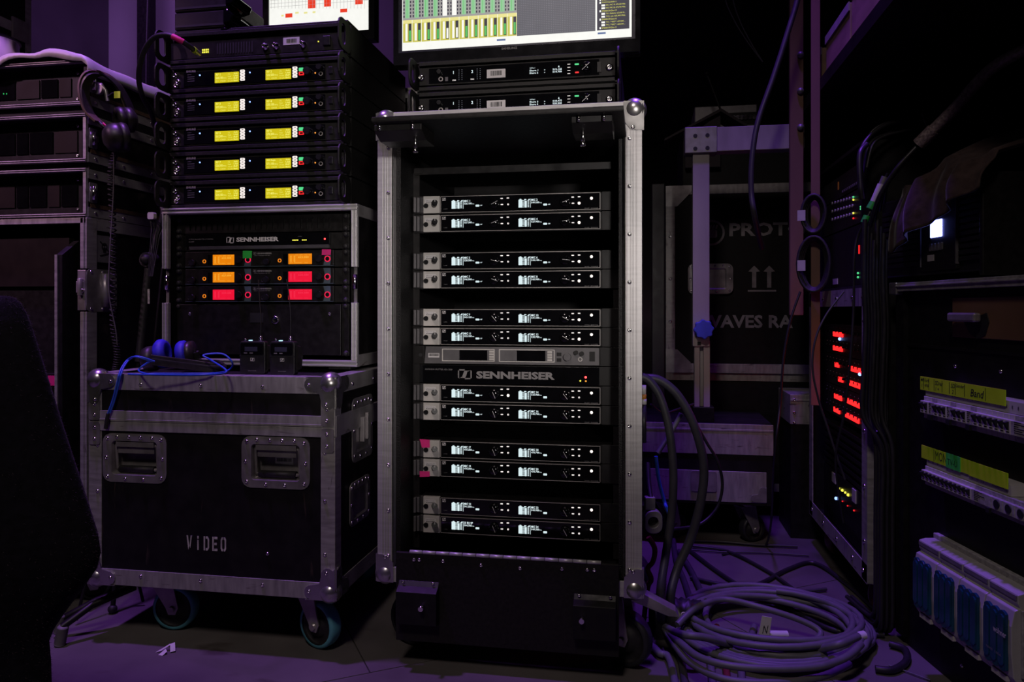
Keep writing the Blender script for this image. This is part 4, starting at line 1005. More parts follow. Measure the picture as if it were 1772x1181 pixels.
# ------------------------------------------------------------------ two receivers on the tall rack
QY = 1.80
OQ = Vector((onY(726, 130, QY).x, QY, 0)); frQ = Fr(OQ)
CU4 = .4826 / (1440 - 300.)
def UQ(cx): return (cx - 300) * CU4
for n, (py, lb) in enumerate(((125, 'upper black receiver with number keys and barcode below the wide monitor'), (179, 'lower black receiver with number keys and barcode, just above the tall rack'))):
    zc = frQ.z(890, py)
    cl = low_case(('upper' if n == 0 else 'lower') + ' low black rack case of the two between tall rack and wide monitor', (OQ.x, OQ.y, zc - .036), .0735, .40, True, 'low rack cases under the monitor')
    t = thing('dual_receiver', lb, 'receiver', (OQ.x, OQ.y, zc - .022))
    MB().box(.016, .466, .004, .33, .001, .0435).build('chassis', K['blk'], t)
    MB().box(0, .4826, -.002, .004, .0005, .0440).build('face_plate', K['blk'], t, .0005)
    MB().box(UQ(360), UQ(1350), -.004, -.002, .004, .041).build('display_cover', K['gloss'], t, .0005)
    def D(cx, cz): return UQ(cx), .0215 + cz
    for cx, s in ((512, '1'), (620, '2')):
        text(s, K['oledw'], t, UQ(cx - 6), -.0046, .0245, h=.0072, bold=.02); text('SYNC', K['ledp'], t, UQ(cx - 10), -.0046, .0075, w=.0088, h=.0030, bold=.03)
        for i in range(6):
            for j in range(2): MB().box(UQ(cx + 27 + 18 * j), UQ(cx + 30 + 18 * j), -.0044, -.004, .009 + i * .0048, .0100 + i * .0048).build('meter_light', K['scdot'], t)
    rect(t, 'barcode_sticker', K['white'], UQ(706), UQ(815), .0095, .0305, -.004, .0004)
    b = MB(); rr_ = random.Random(11 + n); x = UQ(728)
    while x < UQ(795):
        w_ = rr_.choice((.0006, .001, .0016)); b.box(x, x + w_, -.0049, -.0045, .0150, .0265); x += w_ + rr_.choice((.0007, .0012))
    b.build('barcode', K['ink'], t, kind='stuff')
    MB().box(UQ(955), UQ(1145), -.0045, -.004, .008, .034).build('display', K['scd'] if False else K['gloss'], t)
    text('UHF Nov 1', K['oledw'], t, UQ(957), -.0049, .0265, w=.0125, h=.0030)
    text('Shure 1' if n == 0 else 'Shure 3', K['oledw'], t, UQ(955), -.0049, .0200, w=.021, h=.0042, bold=.02)
    text('Shure 2' if n == 0 else 'Shure 4', K['oledw'], t, UQ(955), -.0049, .0140, w=.021, h=.0042, bold=.02)
    text('512.125' if n == 0 else '518.475', K['oledw'], t, UQ(1088), -.0049, .0200, w=.022, h=.0042, bold=.02)
    text('514.700' if n == 0 else '520.200', K['oledw'], t, UQ(1088), -.0049, .0140, w=.022, h=.0042, bold=.02)
    MB().prism([(UQ(1118), .0265), (UQ(1128), .0265), (UQ(1123), .0310)], -.0049, -.0045).build('signal_mark', K['oledw'], t)
    for zz in (.0200, .0140): MB().prism([(UQ(1040), zz + .0005), (UQ(1046), zz + .002), (UQ(1040), zz + .0035)], -.0049, -.0045).build('channel_mark', K['oledw'], t)
    for i in range(4): rect(t, 'soft_key', K['ledp'], UQ(1172), UQ(1188), .0095 + i * .0075, .0106 + i * .0075, -.004, .0006)
    MB().prism(rrect(UQ(1213), UQ(1237), .0295, .0330, .001, 2), -.0052, -.004).build('green_key', K['ledg'], t)
    if n == 0: MB().prism(rrect(UQ(1215), UQ(1237), .0100, .0135, .001, 2), -.0052, -.004).build('red_key', K['ledr1'], t)
    kn = MB().lathe([(0, -.017), (.0095, -.017), (.0108, -.015), (.0115, -.002)], (UQ(1280), 0, .0225), 'y', 22).build('menu_dial', K['gloss'], t)
    MB().box(-.013, .011, -.0178, -.0172, -.0006, .0006).rot(-R(42), 'Y').mov((UQ(1280), 0, .0225)).build('dial_line', K['white'], kn)
    MB().box(UQ(1340), UQ(1362), -.005, -.002, .010, .034).build('power_switch', K['sock'], t)
    MB().ring(circ(UQ(432), .0135, .0058, 16), circ(UQ(432), .0135, .0036, 16), -.0055, -.002).build('headphone_socket', K['rim'], t)
    MB().cyl((UQ(425), 0, .030), .0055, -.014, -.002, 'y', 14).build('volume_knob', K['sock'], t)
    rect(t, 'infrared_window', K['mid'], UQ(458), UQ(475), .008, .018, -.004, .0006)
    for x, z in ((UQ(1408), .0200), (UQ(312), .0200)):
        MB().lathe([(.0092, -.002), (.0092, -.004), (.0062, -.0072), (.0030, -.0072), (.0028, -.005), (0, -.005)], (x, 0, z), 'y', 14).build('rack_screw', K['chrome'], t)

# ------------------------------------------------------------------ things on the VIDEO case
K['pack'] = mat('bodypack_shell', (0.016, 0.015, 0.017), 0.42, 0.1, 0.2, 80, 0.05)
K['bcable'] = mat('blue_cable', (0.03, 0.10, 0.62), 0.45, 0, 0.15, 40)
K['bpad'] = mat('blue_ear_pad', (0.03, 0.03, 0.55), 0.6, 0, 0.25, 60, 0.3)
K['leath'] = mat('black_headband', (0.022, 0.019, 0.018), 0.42, 0, 0.3, 60, 0.15)
VT = VZ1 + .0022
for n, (pxc, pya, lb, tilt) in enumerate(((440, 648, 'bodypack receiver with antenna beside the blue headphone cable', 2), (492, 649, 'bodypack receiver with antenna leaning at the drawer, farther from the headphones', 1))):
    dist = (H - VT) * F / (pya - HY); P = atd(pxc, pya, dist); P.z = VT
    t = thing('bodypack_receiver', 'black ' + lb, 'receiver', P, R(4 - 6 * n), 'bodypack receivers')
    w, h, dp = .0315, .079, .010
    body = MB().prism(rrect(-w, w, 0, h, .006, 3), -dp, dp).build('shell', K['pack'], t, .002)
    MB().prism(rrect(-w + .003, w - .004, h - .032, h - .004, .004, 3), -dp - .0025, -dp).build('display_bezel', K['gloss'], t, .0008)
    MB().box(-w + .014, w - .018, -dp - .0032, -dp - .0024, h - .024, h - .0135).build('display', K['bezin'], t)
    MB().box(-w + .012, -w + .020, -dp - .0034, -dp - .0024, h - .029, h - .027).box(-w + .026, -w + .034, -dp - .0034, -dp - .0024, h - .029, h - .027).build('display_marks', K['dimwhite'], t, kind='stuff')
    slogo(MB(), -.0050, h * .40, .0100, .0078, -dp).build('emblem', K['white'], t)
    text('SENNHEISER', K['dimwhite'], t, -.010, -dp - .0005, h * .10, w=.020, h=.0022)
    MB().box(-w, w, -dp - .001, -dp, h - .036, h - .034).build('seam', K['ink'], t)
    MB().cyl((-.022, 0, 0), .0026, h, h + .006, 'z', 10).build('headphone_plug', K['chrome'], t)
    MB().box(-.012, -.006, -.004, .004, h, h + .0022).build('status_light', K['ledc'], t)
    a = MB().cyl((.016, 0, 0), .0045, h, h + .006, 'z', 12).cyl((.016, 0, 0), .0032, h + .006, h + .012, 'z', 10).build('antenna_collar', K['chrome'], t)
    MB().tube(spl([(.016, 0, h + .010), (.0165, 0, h + .05), (.013, 0, h + .10), (.010 - .004 * n, 0, h + .145)], 5), .0012, 6).build('antenna', K['rub'], t)
    MB().prism([(w - .001, .01), (w + .010, .014), (w + .013, .045), (w + .009, .066), (w - .001, .070)], -.002, .006).build('belt_clip', K['blk2'], t)
# headphones lying down
def place(px, py, z): 
    r = ray(px, py); return CAMP + r * ((z - H) / r.z)
P0 = place(275, 646, VT)
t = thing('headphones', 'black headphones with blue ear pads lying on the VIDEO case', 'headphones', P0)
def L(px, py, d): return atd(px, py, d) - P0
dh = (P0 - CAMP).dot(Vector((-SA, CA, 0)))
c1 = L(262, 621, dh + .02)
def disc(c, axis, prof, n=22):
    b = MB().lathe(prof, (0, 0, 0), 'y', n); q = Vector((0, 1, 0)).rotation_difference(Vector(axis).normalized()).to_matrix()
    b.v = [tuple(q @ Vector(v) + Vector(c)) for v in b.v]; return b
ax1 = Vector((.9, .25, .15))
disc(c1, ax1, [(0, -.022), (.018, -.022), (.027, -.016), (.031, -.006), (.031, .010), (0, .010)]).build('ear_cup', K['leath'], t)
b = disc(c1 + ax1.normalized() * .018 + Vector((0, .012, .008)), ax1, [(.016, -.008), (.020, -.013), (.030, -.012), (.036, -.004), (.036, .006), (.030, .014), (.020, .014), (.016, .008), (.016, -.008)]); b.build('ear_pad', K['bpad'], t)
c2 = c1 + Vector((.055, .075, .009))
disc(c2, ax1, [(0, -.02), (.018, -.02), (.027, -.014), (.031, -.004), (.031, .010), (0, .010)]).build('ear_cup', K['leath'], t)
disc(c2 - ax1.normalized() * .016, ax1, [(.016, -.008), (.020, -.013), (.030, -.012), (.035, -.004), (.035, .006), (.030, .012), (.016, .008), (.016, -.008)]).build('ear_pad', K['bpad'], t)
hb = spl([c1 + Vector((.005, -.022, .0)), L(300, 628, dh), L(340, 633, dh - .005), L(372, 638, dh + .005), L(385, 638, dh + .04), L(376, 632, dh + .075), L(345, 629, dh + .09), c2 + Vector((.012, .0, .002))], 6)
MB().strip(hb, (0, 0, .0125), .007).build('headband', K['leath'], t, .002)
MB().tube([p + Vector((0, .004, .002)) for p in hb], .0085, 8).build('headband_pad', K['rub'], t)
cab = thing('headphone_cable', 'bright blue cable looped around the headphones and hanging over the VIDEO case', 'cable', P0)
z_ = .003
def T(px, py, lift=.0055): return place(px, py, VT + lift) - P0
path = [L(262, 624, dh - .02), L(240, 640, dh - .03), T(252, 647), T(272, 647), T(330, 647), T(375, 646), T(397, 640), L(402, 628, dh - .01), L(385, 613, dh - .01), L(352, 615, dh - .02), L(366, 624, dh - .035), T(392, 644, .012), T(345, 649.5, .010), T(260, 649, .0056), T(222, 648, .0056)]
MB().tube(spl(path, 8), .0022, 7).build('cable', K['bcable'], cab)
fr_d = (OV - CAMP).dot(Vector((-SA, CA, 0)))
def VF(px, py, y=-.012): 
    x, z = frV.p(px, py, y); return frV.w(x, y, z) - P0
path = [L(264, 626, dh - .02), L(236, 618, dh - .03), VF(222, 622, .02), VF(211, 636, .0), VF(206, 649, -.014), VF(203, 662, -.014), VF(196, 690), VF(187, 716)]
MB().tube(spl(path, 8), .0022, 7).tube(spl([p + Vector((.004, .002, .001 if i else 0)) for i, p in enumerate(path)], 8), .0022, 7).build('cable_drop', K['bcable'], cab)
pe = path[-1]
MB().tube([pe, pe + Vector((-.003, 0, -.018)), pe + Vector((-.006, .0, -.036))], [.0042, .005, .0048], 10).build('cable_plug', K['rub'], cab)

# ------------------------------------------------------------------ case column on the left
LY = 1.75; LXR = onY(150, 300, LY).x; LW = .56
OLc = Vector((LXR - LW, LY, 0)); frL = Fr(OLc)
K['brown'] = mat('dark_brown_panel', (0.009, 0.0055, 0.004), 0.6, 0, 0.3, 20, spec=.2)
K['wood'] = mat('brown_ply_edge', (0.10, 0.055, 0.03), 0.7, 0, 0.3, 14, 0.2, (1, 6, 6))
def rack_low(label, ya, yb, has_frame=True):
    z1 = frL.z(150, ya); z0 = frL.z(150, yb)
    t = thing('rack_case', label, 'flight case', OLc + Vector((0, 0, z0))); h = z1 - z0
    MB().box(.002, .012, .004, .52, .002, h - .002).build('side_panel', K['ply'], t)
    MB().box(LW - .012, LW - .002, .004, .52, .002, h - .002).build('side_panel', K['ply'], t)
    MB().box(.012, LW - .012, .004, .52, .0, .010).build('bottom_panel', K['ply'], t)
    MB().box(.012, LW - .012, .004, .52, h - .010, h - .0005).build('top_panel', K['ply'], t)
    MB().box(.012, LW - .012, .51, .52, .010, h - .010).build('back_panel', K['ply'], t)
    for a, c in ((0, .009), (h - .009, h)):
        b = MB().box(0, LW, -.003, .006, a, c); b.box(0, LW, -.006, -.003, a + .001, a + .003); b.box(0, LW, -.006, -.003, c - .003, c - .001); b.build('front_frame', K['alu_h'], t, .0005)
    for s in (0, 1):
        x0 = LW * s; d = 1 - 2 * s
        if s == 1 and not has_frame: continue
        b = MB().box(min(x0, x0 + d * .009), max(x0, x0 + d * .009), -.003, .006, .009, h - .009); b.build('front_frame', K['alu_v'], t, .0005)
    for a, c in ((.001, .026), (h - .026, h - .001)):
        MB().box(LW - .003, LW + .0015, .004, .52, a, c).build('edge_profile', K['alu_h'], t, .0005)
        MB().box(-.0015, .003, .004, .52, a, c).build('edge_profile', K['alu_h'], t, .0005)
    MB().box(LW + .0012, LW + .0030, .012, .52, .026, .036).build('wood_edge', K['wood'], t)
    for q in (.03, .14, .26, .38):
        for zz in (.013, h - .013): inst(RIV, 'rivet', t, (LW + .0015, q, zz), (0, 0, R(90)))
    # corner latch on the side
    MB().prism(rrect(.006, .034, h * .30, h * .72, .004, 3), LW + .001, LW + .004, 'x').build('latch_plate', K['steel'], t)
    MB().cyl((LW + .008, .016, h * .5), .006, -.018, .018, 'z', 10).box(LW + .004, LW + .012, .016, .030, h * .5 - .008, h * .5 + .008).build('latch', K['chrome'], t)
    u = thing('rack_unit', 'dim brown-panelled rack unit inside the ' + label.split(',')[0].replace('black rack flight case ', 'case '), 'rack unit', OLc + Vector((.039, .03, z0 + .012)))
    MB().box(.0, .4826, 0, .004, 0, h - .024).build('face_plate', K['blk'], u)
    MB().box(.01, .47, .004, .35, .002, h - .026).build('chassis', K['blk'], u)
    rr_ = random.Random(int(ya)); x = .015
    while x < .44:
        w_ = rr_.choice((.035, .05, .07)); MB().box(x, min(x + w_, .47), -.003, 0, .020, h - .050).build('panel', K['brown'] if rr_.random() < .6 else K['gloss'], u); x += w_ + .006
    for x in (.012, .47): inst(RIV, 'rivet', u, (x, 0, .012)); inst(RIV, 'rivet', u, (x, 0, h - .036))
    return t, u, z0, z1
t, u1, z0, z1L = rack_low('black rack flight case under the pale sheet, topmost of its stack', 103, 181, False)
MB().sph((frL.x(8, .03) - .039, -.002, frL.z(8, 163, .03) - z0 - .012), .0022, 8, 6).build('green_light', K['ledgr'], u1)
MB().sph((frL.x(13, .03) - .039, -.002, frL.z(13, 163, .03) - z0 - .012), .0022, 8, 6).build('green_light', K['ledgr'], u1)
sp = thing('spacer_board', 'flat black board between the two upper rack cases of the sheet-covered stack', 'board', OLc + Vector((0, 0, frL.z(150, 196) + .0005)))
MB().box(.0, LW, .01, .50, 0, frL.z(150, 181) - frL.z(150, 196) - .001).build('slab', K['ply2'], sp)
rack_low('black rack flight case behind the hanging headphones, middle of its stack', 196, 280)
sp2 = thing('spacer_board', 'flat black board under the middle rack case of the sheet-covered stack', 'board', OLc + Vector((0, 0, frL.z(150, 291) + .0005)))
MB().box(.0, LW, .01, .50, 0, frL.z(150, 280) - frL.z(150, 291) - .001).build('slab', K['ply2'], sp2)
rack_low('black rack flight case standing on the tall case, lowest of its stack', 291, 375)
# tall case under that column
zt = frL.z(150, 377)
t = thing('flight_case', 'tall black case with open front, corner latch and skull plate, carrying the left stack', 'flight case', OLc)
MB().box(.002, .012, .002, .56, .10, zt - .002).build('side_panel', K['ply'], t)
MB().box(LW - .012, LW - .002, .002, .56, .10, zt - .002).build('side_panel', K['ply'], t)
MB().box(.012, LW - .012, .002, .56, zt - .014, zt - .002).build('top_panel', K['ply'], t)
MB().box(.012, LW - .012, .002, .56, .10, .115).build('bottom_panel', K['ply'], t)
MB().box(.012, LW - .012, .54, .555, .115, zt - .014).build('back_panel', K['ply'], t)
zla, zlb = frL.z(152, 540), frL.z(152, 465)
for s in (0, 1):
    x0 = LW * s; d = 1 - 2 * s
    for a, c in ((.10, zla), (zlb, zt)):
        b = MB().box(min(x0, x0 + d * .016), max(x0, x0 + d * .016), -.004, .004, a, c).box(min(x0, x0 - d * .003), max(x0, x0 - d * .003), -.004, .034, a, c)
        b.box(min(x0 + d * .003, x0 + d * .006), max(x0 + d * .003, x0 + d * .006), -.007, -.004, a, c); b.build('edge_profile', K['alu_v'], t, .0006)
    Lbar(MB(), 'y', x0, zt, d, -1, 0, .56, .030).build('edge_profile', K['alu_h'], t)
b = MB().box(0, LW, -.004, .004, zt - .014, zt).build('front_frame', K['alu_h'], t, .0006)
MB().box(0, LW, -.004, .004, .10, .12).build('front_frame', K['alu_h'], t, .0006)
# corner latch dish
MB().prism(rrect(-.004, .110, zla, zlb, .016, 4), LW + .0005, LW + .0035, 'x').build('latch_dish', K['steel'], t)
MB().box(LW - .022, LW + .002, -.0065, -.002, zla + .004, zlb - .004).build('latch_dish_front', K['steel'], t, .001)
MB().cyl((LW - .010, -.012, zla + .065), .0065, -.022, .022, 'z', 12).box(LW - .022, LW - .004, -.012, -.004, zla + .05, zla + .08).build('latch', K['steel'], t, .001)
MB().cyl((LW + .008, .06, zla + .058), .010, -.045, .045, 'z', 12).build('latch_spring', K['steel'], t)
MB().cyl((LW - .006, 0, zla + .055), .0055, -.014, -.006, 'y', 12).build('latch_bolt', K['chrome'], t)
for q in (.012, .055, .098):
    for zz in (zla + .008, zlb - .008): inst(RIV, 'rivet', t, (LW + .003, q, zz), (0, 0, R(90)))
# skull plate
K['plate'] = mat('grey_metal_plate', (0.30, 0.29, 0.295), 0.45, 0.6, 0.15, 40, 0.05)
zp0, zp1 = frL.z(170, 452), frL.z(170, 404)
MB().box(LW - .001, LW + .0015, .030, .098, zp0, zp1).build('badge_plate', K['plate'], t)
b = MB(); yc = .064; zc = (zp0 + zp1) / 2
b.prism(circ(yc, zc + .006, .011, 14), LW + .0015, LW + .0022, 'x'); b.prism(rrect(yc - .006, yc + .006, zc - .010, zc - .002, .002, 2), LW + .0015, LW + .0022, 'x')
for s in (-1, 1): b.prism([(yc - .018, zc - s * .018), (yc - .015, zc - s * .021), (yc + .018, zc - s * .004 - .008), (yc + .016, zc - s * .001 - .008)], LW + .0015, LW + .0022, 'x')
b.build('badge_print', K['ink'], t, kind='stuff')
b = MB()
for s in (-1, 1): b.prism(circ(yc + s * .004, zc + .006, .0028, 8), LW + .0022, LW + .0026, 'x')
b.build('badge_eyes', K['plate'], t, kind='stuff')
for q, zz in ((.36, zlb + .05), (.36, zla - .12)): inst(RIV, 'rivet', t, (LW - .002, q, zz), (0, 0, R(90)), (2.2, 2.2, 2.2))
# inner door with chamfered top
xa = frL.x(97, -.03)
MB().prism([(-.03, .13), (-.03, frL.z(97, 441, -.03)), (.03, frL.z(130, 417, .03)), (.30, frL.z(130, 417, .03)), (.30, .13)], xa, xa + .018, 'x').build('inner_door', K['ply2'], t, .001)
MB().box(xa - .001, xa + .006, -.034, -.029, .13, frL.z(97, 441, -.03)).build('inner_door_edge', K['alu_v'], t)
MB().box(.02, xa - .004, .02, .04, frL.z(50, 496, .02), zt - .05).build('inner_panel', K['brown'], t)
MB().box(.02, xa - .004, .03, .05, .13, frL.z(50, 498, .02)).build('inner_panel', K['blk'], t)
MB().tube(spl([(.16, .015, frL.z(40, 515)), (.20, -.01, frL.z(40, 512)), (.24, .015, frL.z(40, 513))], 5), .006, 8).build('inner_handle', K['blk2'], t)
for x in (.08, LW - .08):
    for y in (.08, .48): castor(t, x, y, .10, .042, K['tyre_dark'], R(35))
dv = thing('rack_unit', 'black rack unit with pink tape and orange light behind the dark drape', 'rack unit', OLc + Vector((.02, .0, frL.z(90, 720, 0))))
zz = frL.z(90, 648) - frL.z(90, 720)
MB().box(0, xa - .026, 0, .028, 0, zz).build('face_plate', K['blk'], dv)
xq = frL.x(84) - .02
MB().box(xq, xa - .026, -.002, 0, zz - .030, zz - .004).build('pink_tape', K['tapep'], dv)
MB().box(frL.x(74) - .02, xq, -.0015, 0, zz - .030, zz - .006).build('barcode_sticker', K['grey'], dv)
MB().box(frL.x(74) - .02, frL.x(82) - .02, -.003, 0, .018, .045).build('orange_light', K['ledo'], dv)
MB().sph((frL.x(70) - .02, -.002, zz - .022), .003, 8, 6).build('yellow_light', K['ledy'], dv)
# pale sheet on top of the column
K['sheet'] = mat('pale_sheet', (0.49, 0.47, 0.47), 0.5, 0, 0.06, 8, 0.15)
sh_ = thing('pale_sheet', 'pale crumpled sheet covering the top of the left case stack', 'sheet', OLc + Vector((0, 0, z1L)))
n1, n2 = 40, 26; vs = []; fs = []
for i in range(n1 + 1):
    for j in range(n2 + 1):
        u = i / n1; v = j / n2; x = -.02 + u * (LW + .06); y = -.030 + v * .55
        z = .006 + .006 * math.sin(u * 9 + v * 4) ** 2 + .026 * math.exp(-((u - .78 + .25 * v) / .10) ** 2) * (0.4 + .6 * math.exp(-v * 2)) + .016 * math.exp(-((u - .60) / .08) ** 2) + .004 * math.sin(u * 23 + v * 9) * math.sin(v * 11)
        if x > LW - .005: f = (x - LW + .005); z -= f * 1.0; x = LW - .005 + .016 * min(1, f / .009) + f * .12
        z = max(z, .002) if x < LW else z
        if y < -.006: z -= (-.006 - y) * (.85 + .35 * math.sin(u * 17)); y = -.0105 - .004 * math.sin(u * 31) ** 2
        vs.append((x, y, z))
for i in range(n1):
    for j in range(n2): a = i * (n2 + 1) + j; fs.append((a, a + 1, a + n2 + 2, a + n2 + 1))
o = MB().add(vs, fs, True).build('sheet_cloth', K['sheet'], sh_); so = o.modifiers.new('thickness', 'SOLIDIFY'); so.thickness = .0012
# steel pot
pp = thing('steel_pot', 'polished steel pot standing on the pale sheet', 'pot', (onY(-22, 80, 1.86).x, 1.86, z1L + .0120))
MB().lathe([(0, 0), (.074, 0), (.078, .004), (.078, .100), (.081, .104), (.070, .112), (.02, .120), (0, .121)], (0, 0, 0), 'z', 30).build('pot_body', K['chrome'], pp)
MB().sph((0, 0, .126), .010, 10, 8).build('lid_knob', K['rub'], pp)
MB().torus((0, 0, .102), .080, .0025, 'z', 30, 8).build('rim', K['blk2'], pp)
# tall case far left
t = thing('flight_case', 'tall black case with aluminium edge standing beside the pale wall', 'flight case', (-2.765, 1.80, 0))
MB().box(0, .70, 0, .44, .10, 2.12).build('body', K['ply2'], t, .002)
for zz in (1.735, 2.10, .10):
    for b in (MB().box(.70, .703, 0, .44, zz - .014, zz + .018), MB().box(0, .70, -.003, 0, zz - .014, zz + .018)): b.build('edge_profile', K['alu_h'], t)
for s in (0, 1): Lbar(MB(), 'z', .70, .44 * s, -1, 1 - 2 * s, .10, 2.12, .022).build('edge_profile', K['alu_v'], t)
for q in (.30, .37, .42): inst(RIV, 'rivet', t, (.703, q, 1.737), (0, 0, R(90)))
MB().box(.70, .708, .36, .43, 1.70, 1.77).build('corner_plate', K['steel'], t, .002)
for x in (.1, .6):
    for y in (.08, .36): castor(t, x, y, .10, .042, K['tyre_dark'], R(35))
# pale wall behind with a dark post
P1, P2 = onY(40, 0, RY1 - .03), onY(330, 0, RY1 - .03)
struct('wall_panel_back', MB().box(P1.x - .5, P2.x, RY1 - .03, RY1 - .001, 0, RZ - .01), K['wallp'], 'pale wall section lit purple')
pa, pb = onY(237, 0, 3.9), onY(258, 0, 3.9)
t = thing('post', 'dark vertical post with a cable in front of the pale wall', 'post', (pa.x, 3.9, 0))
MB().box(0, pb.x - pa.x, 0, .06, 0, RZ - .02).build('upright', K['blk'], t)
MB().tube([(pb.x - pa.x - .01 + .006 * math.sin(i * .9), -.006, .2 + i * .16) for i in range(22)], .006, 7).build('cable', K['rub'], t)

# headphones hanging at the corner of the column
dq = 2.0
hp = thing('headphones', 'worn black headphones with brown band hanging from the corner of the left case stack', 'headphones', atd(190, 128, dq))
Oh = Vector(hp.location)
def Q(px, py, d=dq): return atd(px, py, d) - Oh
K['tan'] = mat('worn_brown_band', (0.10, 0.065, 0.045), 0.5, 0, 0.35, 30, 0.15)
band = spl([Q(172, 212, 1.95), Q(153, 193, 1.95), Q(144, 165, 1.95), Q(145, 142, 1.955), Q(157, 126, 1.96), Q(178, 126, 1.99), Q(200, 143, 2.02), Q(214, 165, 2.04), Q(223, 190, 2.05), Q(222, 210, 2.05)], 6)
wv = (Vector((-SA, CA, 0)) * .75 + Vector((CA, SA, 0)) * .25).normalized() * .014
MB().strip(band, wv, .006).build('headband', K['tan'], hp, .001)
MB().strip([p + Vector((.006, 0, -.008)) for p in band[6:-6]], wv * .9, .006).build('headband_pad', K['leath'], hp)
axh = Vector((-.55, -.72, -.15))
cA = Q(202, 238, 1.95); cB = Q(209, 208, 2.03)
disc(cA, axh, [(0, .030), (.020, .030), (.033, .020), (.037, .004), (.037, -.006), (0, -.006)]).build('ear_cup', K['leath'], hp)
disc(cA - axh.normalized() * .014, axh, [(.018, .008), (.024, .012), (.036, .010), (.039, .0), (.036, -.010), (.024, -.012), (.018, -.008), (.018, .008)]).build('ear_pad', K['leath'], hp)
disc(cB, axh, [(.017, .010), (.022, .014), (.033, .012), (.036, .0), (.033, -.010), (.022, -.012), (.017, -.008), (.017, .010)]).build('ear_pad', K['leath'], hp)
disc(cB - axh.normalized() * .012, axh, [(0, .004), (.034, .004), (.034, -.016), (.020, -.026), (0, -.026)]).build('ear_cup', K['leath'], hp)
MB().tube([Q(172, 212, 1.95), Q(182, 222, 1.94), cA + Vector((-.02, 0, .02))], .005, 8).build('yoke', K['blk2'], hp)
MB().tube([Q(222, 208, 2.05), cB + Vector((.01, 0, .01))], .005, 8).build('yoke', K['blk2'], hp)
MB().tube([Q(178, 213, 1.94), Q(186, 220, 1.94)], .0025, 6).build('red_mark', K['tapep'], hp)
# key tag hooks
hk = thing('hook_clamp', 'small steel clamp with yellow tag inside the hanging headband', 'clamp', Q(168, 150, 2.0) + Oh)
MB().tube([(0, 0, 0), (.014, -.002, .004), (.026, 0, -.012), (.03, .002, -.04)], .005, 8).cyl((.004, 0, -.006), .016, -.006, .006, 'y', 14).build('clamp_body', K['steel'], hk)
MB().box(.052, .070, -.002, .0, -.034, -.016).build('yellow_tag', K['tapey'], hk)
MB().tube([(.03, 0, -.03), (.045, .0, -.02), (.056, 0, -.02)], .002, 6).build('tag_cord', K['rub'], hk)
# coiled cable and a thin lead
cc = thing('coiled_cable', 'black coiled cable hanging down the side of the left case stack', 'cable', atd(198, 250, 1.99))
Oc = Vector(cc.location); pts = []
ctrl = spl([atd(202, 258, 1.97) - Oc, atd(192, 300, 1.985) - Oc, atd(195, 380, 1.985) - Oc, atd(197, 470, 1.985) - Oc, atd(196, 560, 1.99) - Oc, atd(203, 612, 1.99) - Oc, atd(199, 645, 1.99) - Oc], 60)
for i, p in enumerate(ctrl):
    a = i * .95; pts.append(p + Vector((math.cos(a) * .0075, math.sin(a) * .0075, 0)))
MB().tube(pts, .0022, 5).build('coil', K['rub'], cc)
c2_ = thing('thin_lead', 'thin grey lead hanging straight from the headphones', 'cable', atd(198, 262, 1.96)); O2 = Vector(c2_.location)
MB().tube(spl([atd(197, 262, 1.955) - O2, atd(196, 340, 1.97) - O2, atd(190, 440, 1.97) - O2, atd(189, 510, 1.97) - O2, atd(200, 570, 1.975) - O2, atd(203, 598, 1.98) - O2], 8), .0016, 6).build('lead', K['mid'], c2_)
# microphone stand leaning between the column and the VIDEO case
ms = thing('microphone_stand', 'black folded microphone stand leaning between the left column and the VIDEO case', 'stand', (-1.375, 1.76, 0)); Om = Vector(ms.location)
tp = Vector((-1.33, 1.847, .934)) - Om; ft = Vector((0, 0, .012))
MB().tube([ft, ft + (tp - ft) * .73], .0065, 10).build('lower_tube', K['blk2'], ms)
MB().tube([ft + (tp - ft) * .70, tp], .0105, 10).build('upper_tube', K['rub'], ms)
MB().cyl(tuple(tp), .020, -.016, .016, 'y', 16).sph(tuple(tp + Vector((0, -.016, 0))), .014, 12, 8).build('clutch', K['rub'], ms)
MB().tube(spl([tp, tp + Vector((.005, .02, .06)), tp + Vector((.02, .03, .13)), tp + Vector((.0, .04, .17))], 6), .008, 8).build('boom', K['blk2'], ms)
MB().tube([tp + Vector((.04, .0, -.02)), tp + Vector((.018, -.01, -.262))], .004, 8).build('leg', K['blk2'], ms)
MB().tube([ft + Vector((0, 0, .35)), ft + Vector((.045, .06, .0))], .004, 8).build('leg', K['blk2'], ms)
MB().tube([ft + Vector((0, 0, .35)), ft + Vector((-.04, -.08, .0))], .004, 8).build('leg', K['blk2'], ms)
MB().sph(tuple(ft), .012, 10, 6).build('foot', K['rub'], ms)
MB().box(-.004, .010, -.014, -.012, -.04, .0).mov(tp + Vector((.0, .0, -.08))).build('white_tape', K['grey'], ms)
# white cable bundle
wb = thing('cable_bundle', 'thin cables gathered under a white plug between the stacks', 'cable', atd(263, 372, 1.95)); Ow = Vector(wb.location)
MB().prism(rrect(-.009, .009, -.012, .006, .004, 3), -.006, .006).build('white_plug', K['grey'], wb)
for i in range(5): MB().tube(spl([Vector((-.006 + .003 * i, 0, -.008)), Vector((-.002 + .004 * i, .006 * i, -.03)), Vector((.0 + .003 * i, -.004 + .004 * i, -.06)), Vector((-.006 + .003 * i, -.006, -.16))], 6), .0016, 5).build('wire', K['rub'], wb)
